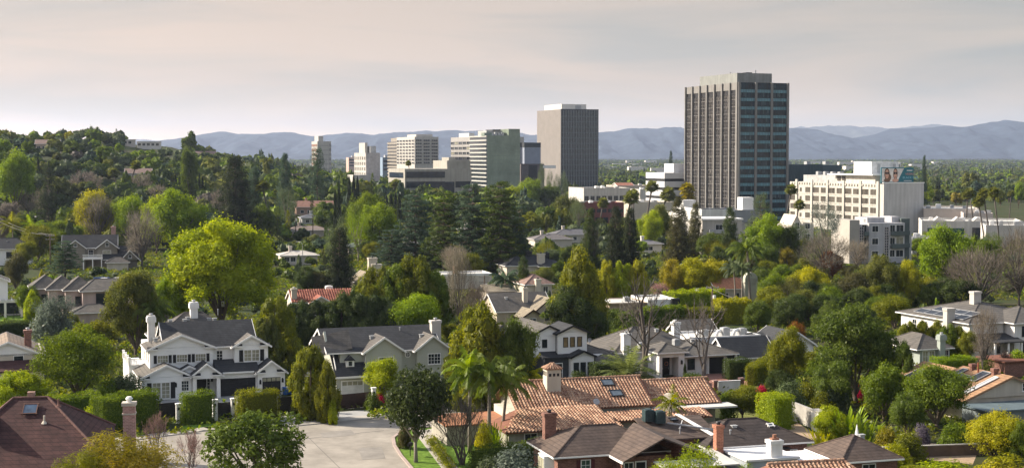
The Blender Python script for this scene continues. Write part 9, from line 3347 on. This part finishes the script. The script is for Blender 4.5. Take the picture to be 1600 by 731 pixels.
def far_woods():
 """the woods that cover the hillside and the valley floor, each band one mass"""
 rng = np.random.default_rng(77)
 boxes = footprints(('wall', 'glass_face', 'floor_slab', 'glass_bay', 'podium'), 4.0)
 # small crowns: a few leafy lumps each with a lumpy heart and loose leaves round it
 def mini(seed, lumps, nl, leaf, nu, nv, tall=False):
  r = np.random.default_rng(seed)
  if tall:
   C = np.array([(0.1 * r.normal(), 0.1 * r.normal(), 0.12 + 0.8 * i / lumps) for i in range(lumps)])
   rad = np.array([0.5 * (1 - 0.85 * i / lumps) for i in range(lumps)])
  else:
   d = unit(r.normal(size=(lumps, 3)))
   d[:, 2] = np.abs(d[:, 2]) - 0.15
   C = d * np.array([0.27, 0.27, 0.3]) + np.array([0, 0, 0.48])
   rad = 0.2 + 0.09 * r.random(lumps)
  q1, _ = cores(C, rad, 0.88, (1, 1, 0.9), r, nu, nv)
  q2, _ = clumps(C, rad, nl, leaf, r, 0.8, (1, 1, 0.9), shell=0.8)
  return np.concatenate([q1, q2])
 sets = {'fine': [mini(1, 9, 40, 0.085, 6, 4), mini(2, 8, 40, 0.085, 6, 4), mini(3, 11, 36, 0.08, 6, 4), mini(4, 7, 30, 0.1, 6, 4, True)],
   'rough': [mini(5, 5, 9, 0.16, 5, 3), mini(6, 6, 8, 0.16, 5, 3), mini(7, 4, 10, 0.18, 5, 3), mini(8, 4, 7, 0.2, 5, 3, True)],
   'tiny': [mini(9, 3, 3, 0.3, 4, 3), mini(10, 2, 4, 0.3, 4, 3), mini(11, 3, 3, 0.3, 4, 3), mini(12, 3, 2, 0.3, 4, 3, True)]}
 # y range, how many, heights, leaves each, leaf growth, share of pixel columns kept
 bands = [('hill', 480, 1300, 700, 6.5, 11, 'fine'), ('garden', 290, 480, 420, 2.2, 4.2, 'fine'), ('flat', 470, 1000, 620, 3.5, 7, 'fine'), ('toe', 700, 960, 460, 9, 15, 'fine'), ('near', 1000, 1500, 2200, 7, 12, 'rough'),
   ('mid', 1500, 2800, 5200, 8, 14, 'rough'), ('far', 2800, 8000, 9000, 9, 15, 'tiny')]
 out = {}
 names = ['mid', 'dark', 'olive', 'bright', 'dusty', 'bluegreen', 'twig']
 for (zone, y0, y1, n, h0, h1, st) in bands:
  ys = np.sqrt(y0 * y0 + (y1 * y1 - y0 * y0) * rng.random(n * 3))
  xs = (rng.random(n * 3) - 0.5) * 0.9 * ys
  px = 800 + xs / ys * FPX
  keep = clear_of(xs, ys, boxes)
  if zone == 'hill':
   keep &= (xs < -100) & (px < 440)
   tz = np.array([T(a, b) for a, b in zip(xs, ys)])
   prow = 245 + (CAM_H - tz) / ys * FPX
   keep &= ~((px > 196) & (px < 292) & (prow > 222) & (prow < 250))
  elif zone == 'flat':
   keep &= (px > 330) & ~((px > 890) & (px < 1100) & (ys > 700)) & ~((px > 1060) & (ys > 560))
  elif zone == 'toe':
   keep &= (xs > -190) & (xs < 10)
  elif zone == 'near':
   keep &= (px > 400) & ~((px > 900) & (px < 1060) & (ys < 1100)) & ~((px > 1060) & (px < 1600) & (ys < 1060))
  xs, ys = xs[keep][:n], ys[keep][:n]
  for x, y in zip(xs, ys):
   h = h0 + (h1 - h0) * rng.random()
   k = 3 if rng.random() < (0.02 if zone == 'hill' else 0.12) else int(rng.integers(0, 3))
   w = h * (1.15 if k < 3 else 0.5)
   if k == 3: h *= 1.5
   q = sets[st][k]
   a = rng.random() * 6.28
   ca, sa = math.cos(a), math.sin(a)
   z0 = T(x, y)
   P = np.stack([(q[..., 0] * ca - q[..., 1] * sa) * w + x, (q[..., 0] * sa + q[..., 1] * ca) * w + y, q[..., 2] * h + z0 - h * 0.12], -1)
   P[..., 2] = np.maximum(P[..., 2], z0 + 0.1)
   nm = names[int(rng.choice(7, p=[0.31, 0.14, 0.17, 0.1, 0.16, 0.11, 0.01]))]
   out.setdefault((zone, nm), []).append(P)
 words = {'garden': 'bushes filling the gardens between the houses', 'hill': 'low woods covering the hillside', 'flat': 'low trees and bushes filling in between the houses and offices', 'toe': 'woods on the low rise before the offices', 'near': 'woods behind the office buildings',
   'mid': 'woods across the valley floor', 'far': 'hazy far woods at the foot of the mountains'}
 for (zone, nm), lst in out.items():
  Pq = np.concatenate(lst)
  o = link('far_woods', quads('far_woods', Pq, LEAF, rng.random(len(Pq))))
  o.color = (*LEAFC[nm], 1)
  tag(o, words[zone], kind='stuff')
 specks = mat('pale_far_wall', (0.6, 0.57, 0.53), 0.8)
 for i in range(50):
  y = 2200 + 3600 * rng.random()
  x = (rng.random() - 0.35) * 0.75 * y
  w = 14 + 30 * rng.random()
  o = MB().box(-w / 2, -8, 0, w / 2, 8, 9 + 6 * rng.random()).mesh('far_building', specks)
  o = link('far_building', o)
  o.location = (x, y, T(x, y))
  o.rotation_euler.z = R(20) * rng.random()
  tag(o, 'tiny pale building among the distant woods', 'building', 'specks of buildings in the distance')

def undergrowth():
 """ground cover between the houses, one mass"""
 rng = np.random.default_rng(5)
 boxes = []
 bpy.context.view_layer.update()
 for o in SC.objects:
  if o.type == 'MESH' and o.parent and o.name.split('.')[0] in ('wall', 'glass_face', 'floor_slab', 'flat_roof'):
   xs = [c[0] for c in o.bound_box]
   ys = [c[1] for c in o.bound_box]
   boxes.append((np.array(o.matrix_world.inverted()), min(xs) - .6, max(xs) + .6, min(ys) - .6, max(ys) + .6))
 polys = []
 for o in SC.objects:
  if o.name.split('.')[0] in ('road', 'driveway', 'lawn', 'forecourt', 'patio', 'verge') and o.type == 'MESH':
   polys.append([(v.co.x, v.co.y) for v in o.data.vertices])
 n = 26000
 y = 120 + 620 * rng.random(n * 2) ** 0.8
 x = (rng.random(n * 2) - 0.5) * 0.84 * y
 keep = np.ones(len(x), bool)
 for inv, a, c, d, e in boxes:
  qx = inv[0, 0] * x + inv[0, 1] * y + inv[0, 3]
  qy = inv[1, 0] * x + inv[1, 1] * y + inv[1, 3]
  keep &= ~((qx > a) & (qx < c) & (qy > d) & (qy < e))
 for poly in polys:
  ins = np.zeros(len(x), bool)
  for i in range(len(poly)):
   (xa, ya), (xb, yb) = poly[i], poly[i - 1]
   t = ((ya > y) != (yb > y))
   with np.errstate(divide='ignore', invalid='ignore'):
    ins ^= t & (x < (xb - xa) * (y - ya) / (yb - ya) + xa)
  keep &= ~ins
 # keep street and pavement strips free
 x, y = x[keep], y[keep]
 nse = np.sin(x * 0.21) * np.cos(y * 0.17) + np.sin(x * 0.07 + y * 0.05)
 m = nse > -0.75
 x, y = x[m], y[m]
 names = ['mid', 'green', 'moss', 'olive']
 pick = rng.integers(0, 4, len(x))
 for k, nm in enumerate(names):
  Qs = []
  xs, ys = x[pick == k], y[pick == k]
  P = []
  for (a, b) in zip(xs, ys):
   r = 0.5 + 0.7 * rng.random()
   mq = 16
   d = unit(rng.normal(size=(mq, 3)))
   d[:, 2] = np.abs(d[:, 2])
   P.append(np.array([a, b, T(a, b)]) + d * r * np.array([1, 1, 0.9]))
  P = np.concatenate(P)
  N = rng.normal(size=P.shape) + np.array([0, 0, 0.8])
  Q = rhombi(P, N, 0.55, 0.36, rng)
  o = link('undergrowth', quads('undergrowth', Q, LEAF, rng.random(len(Q))))
  o.color = (*LEAFC[nm], 1)
  tag(o, 'low undergrowth between the gardens', kind='stuff')
# ------------------------------------------------------------------ build everything
build_ground()
mountains()
haze()
tower_dark()
tower_mid()
tower_green()
office_white()
office_grey()
office_low()
small_offices()
striped_block()
dark_box()
hotel()
apartments()
parking_deck()
strip_shops()
white_house()
sage_house()
farmhouse()
beige_house()
low_house()
flat_white_house()
tile_house()
brick_house()
maroon_house()
left_houses()
mid_houses()
far_houses()
street()
hoop(477, 617)
poles()
protos()
planting()
woods_fill()
far_woods()
undergrowth()
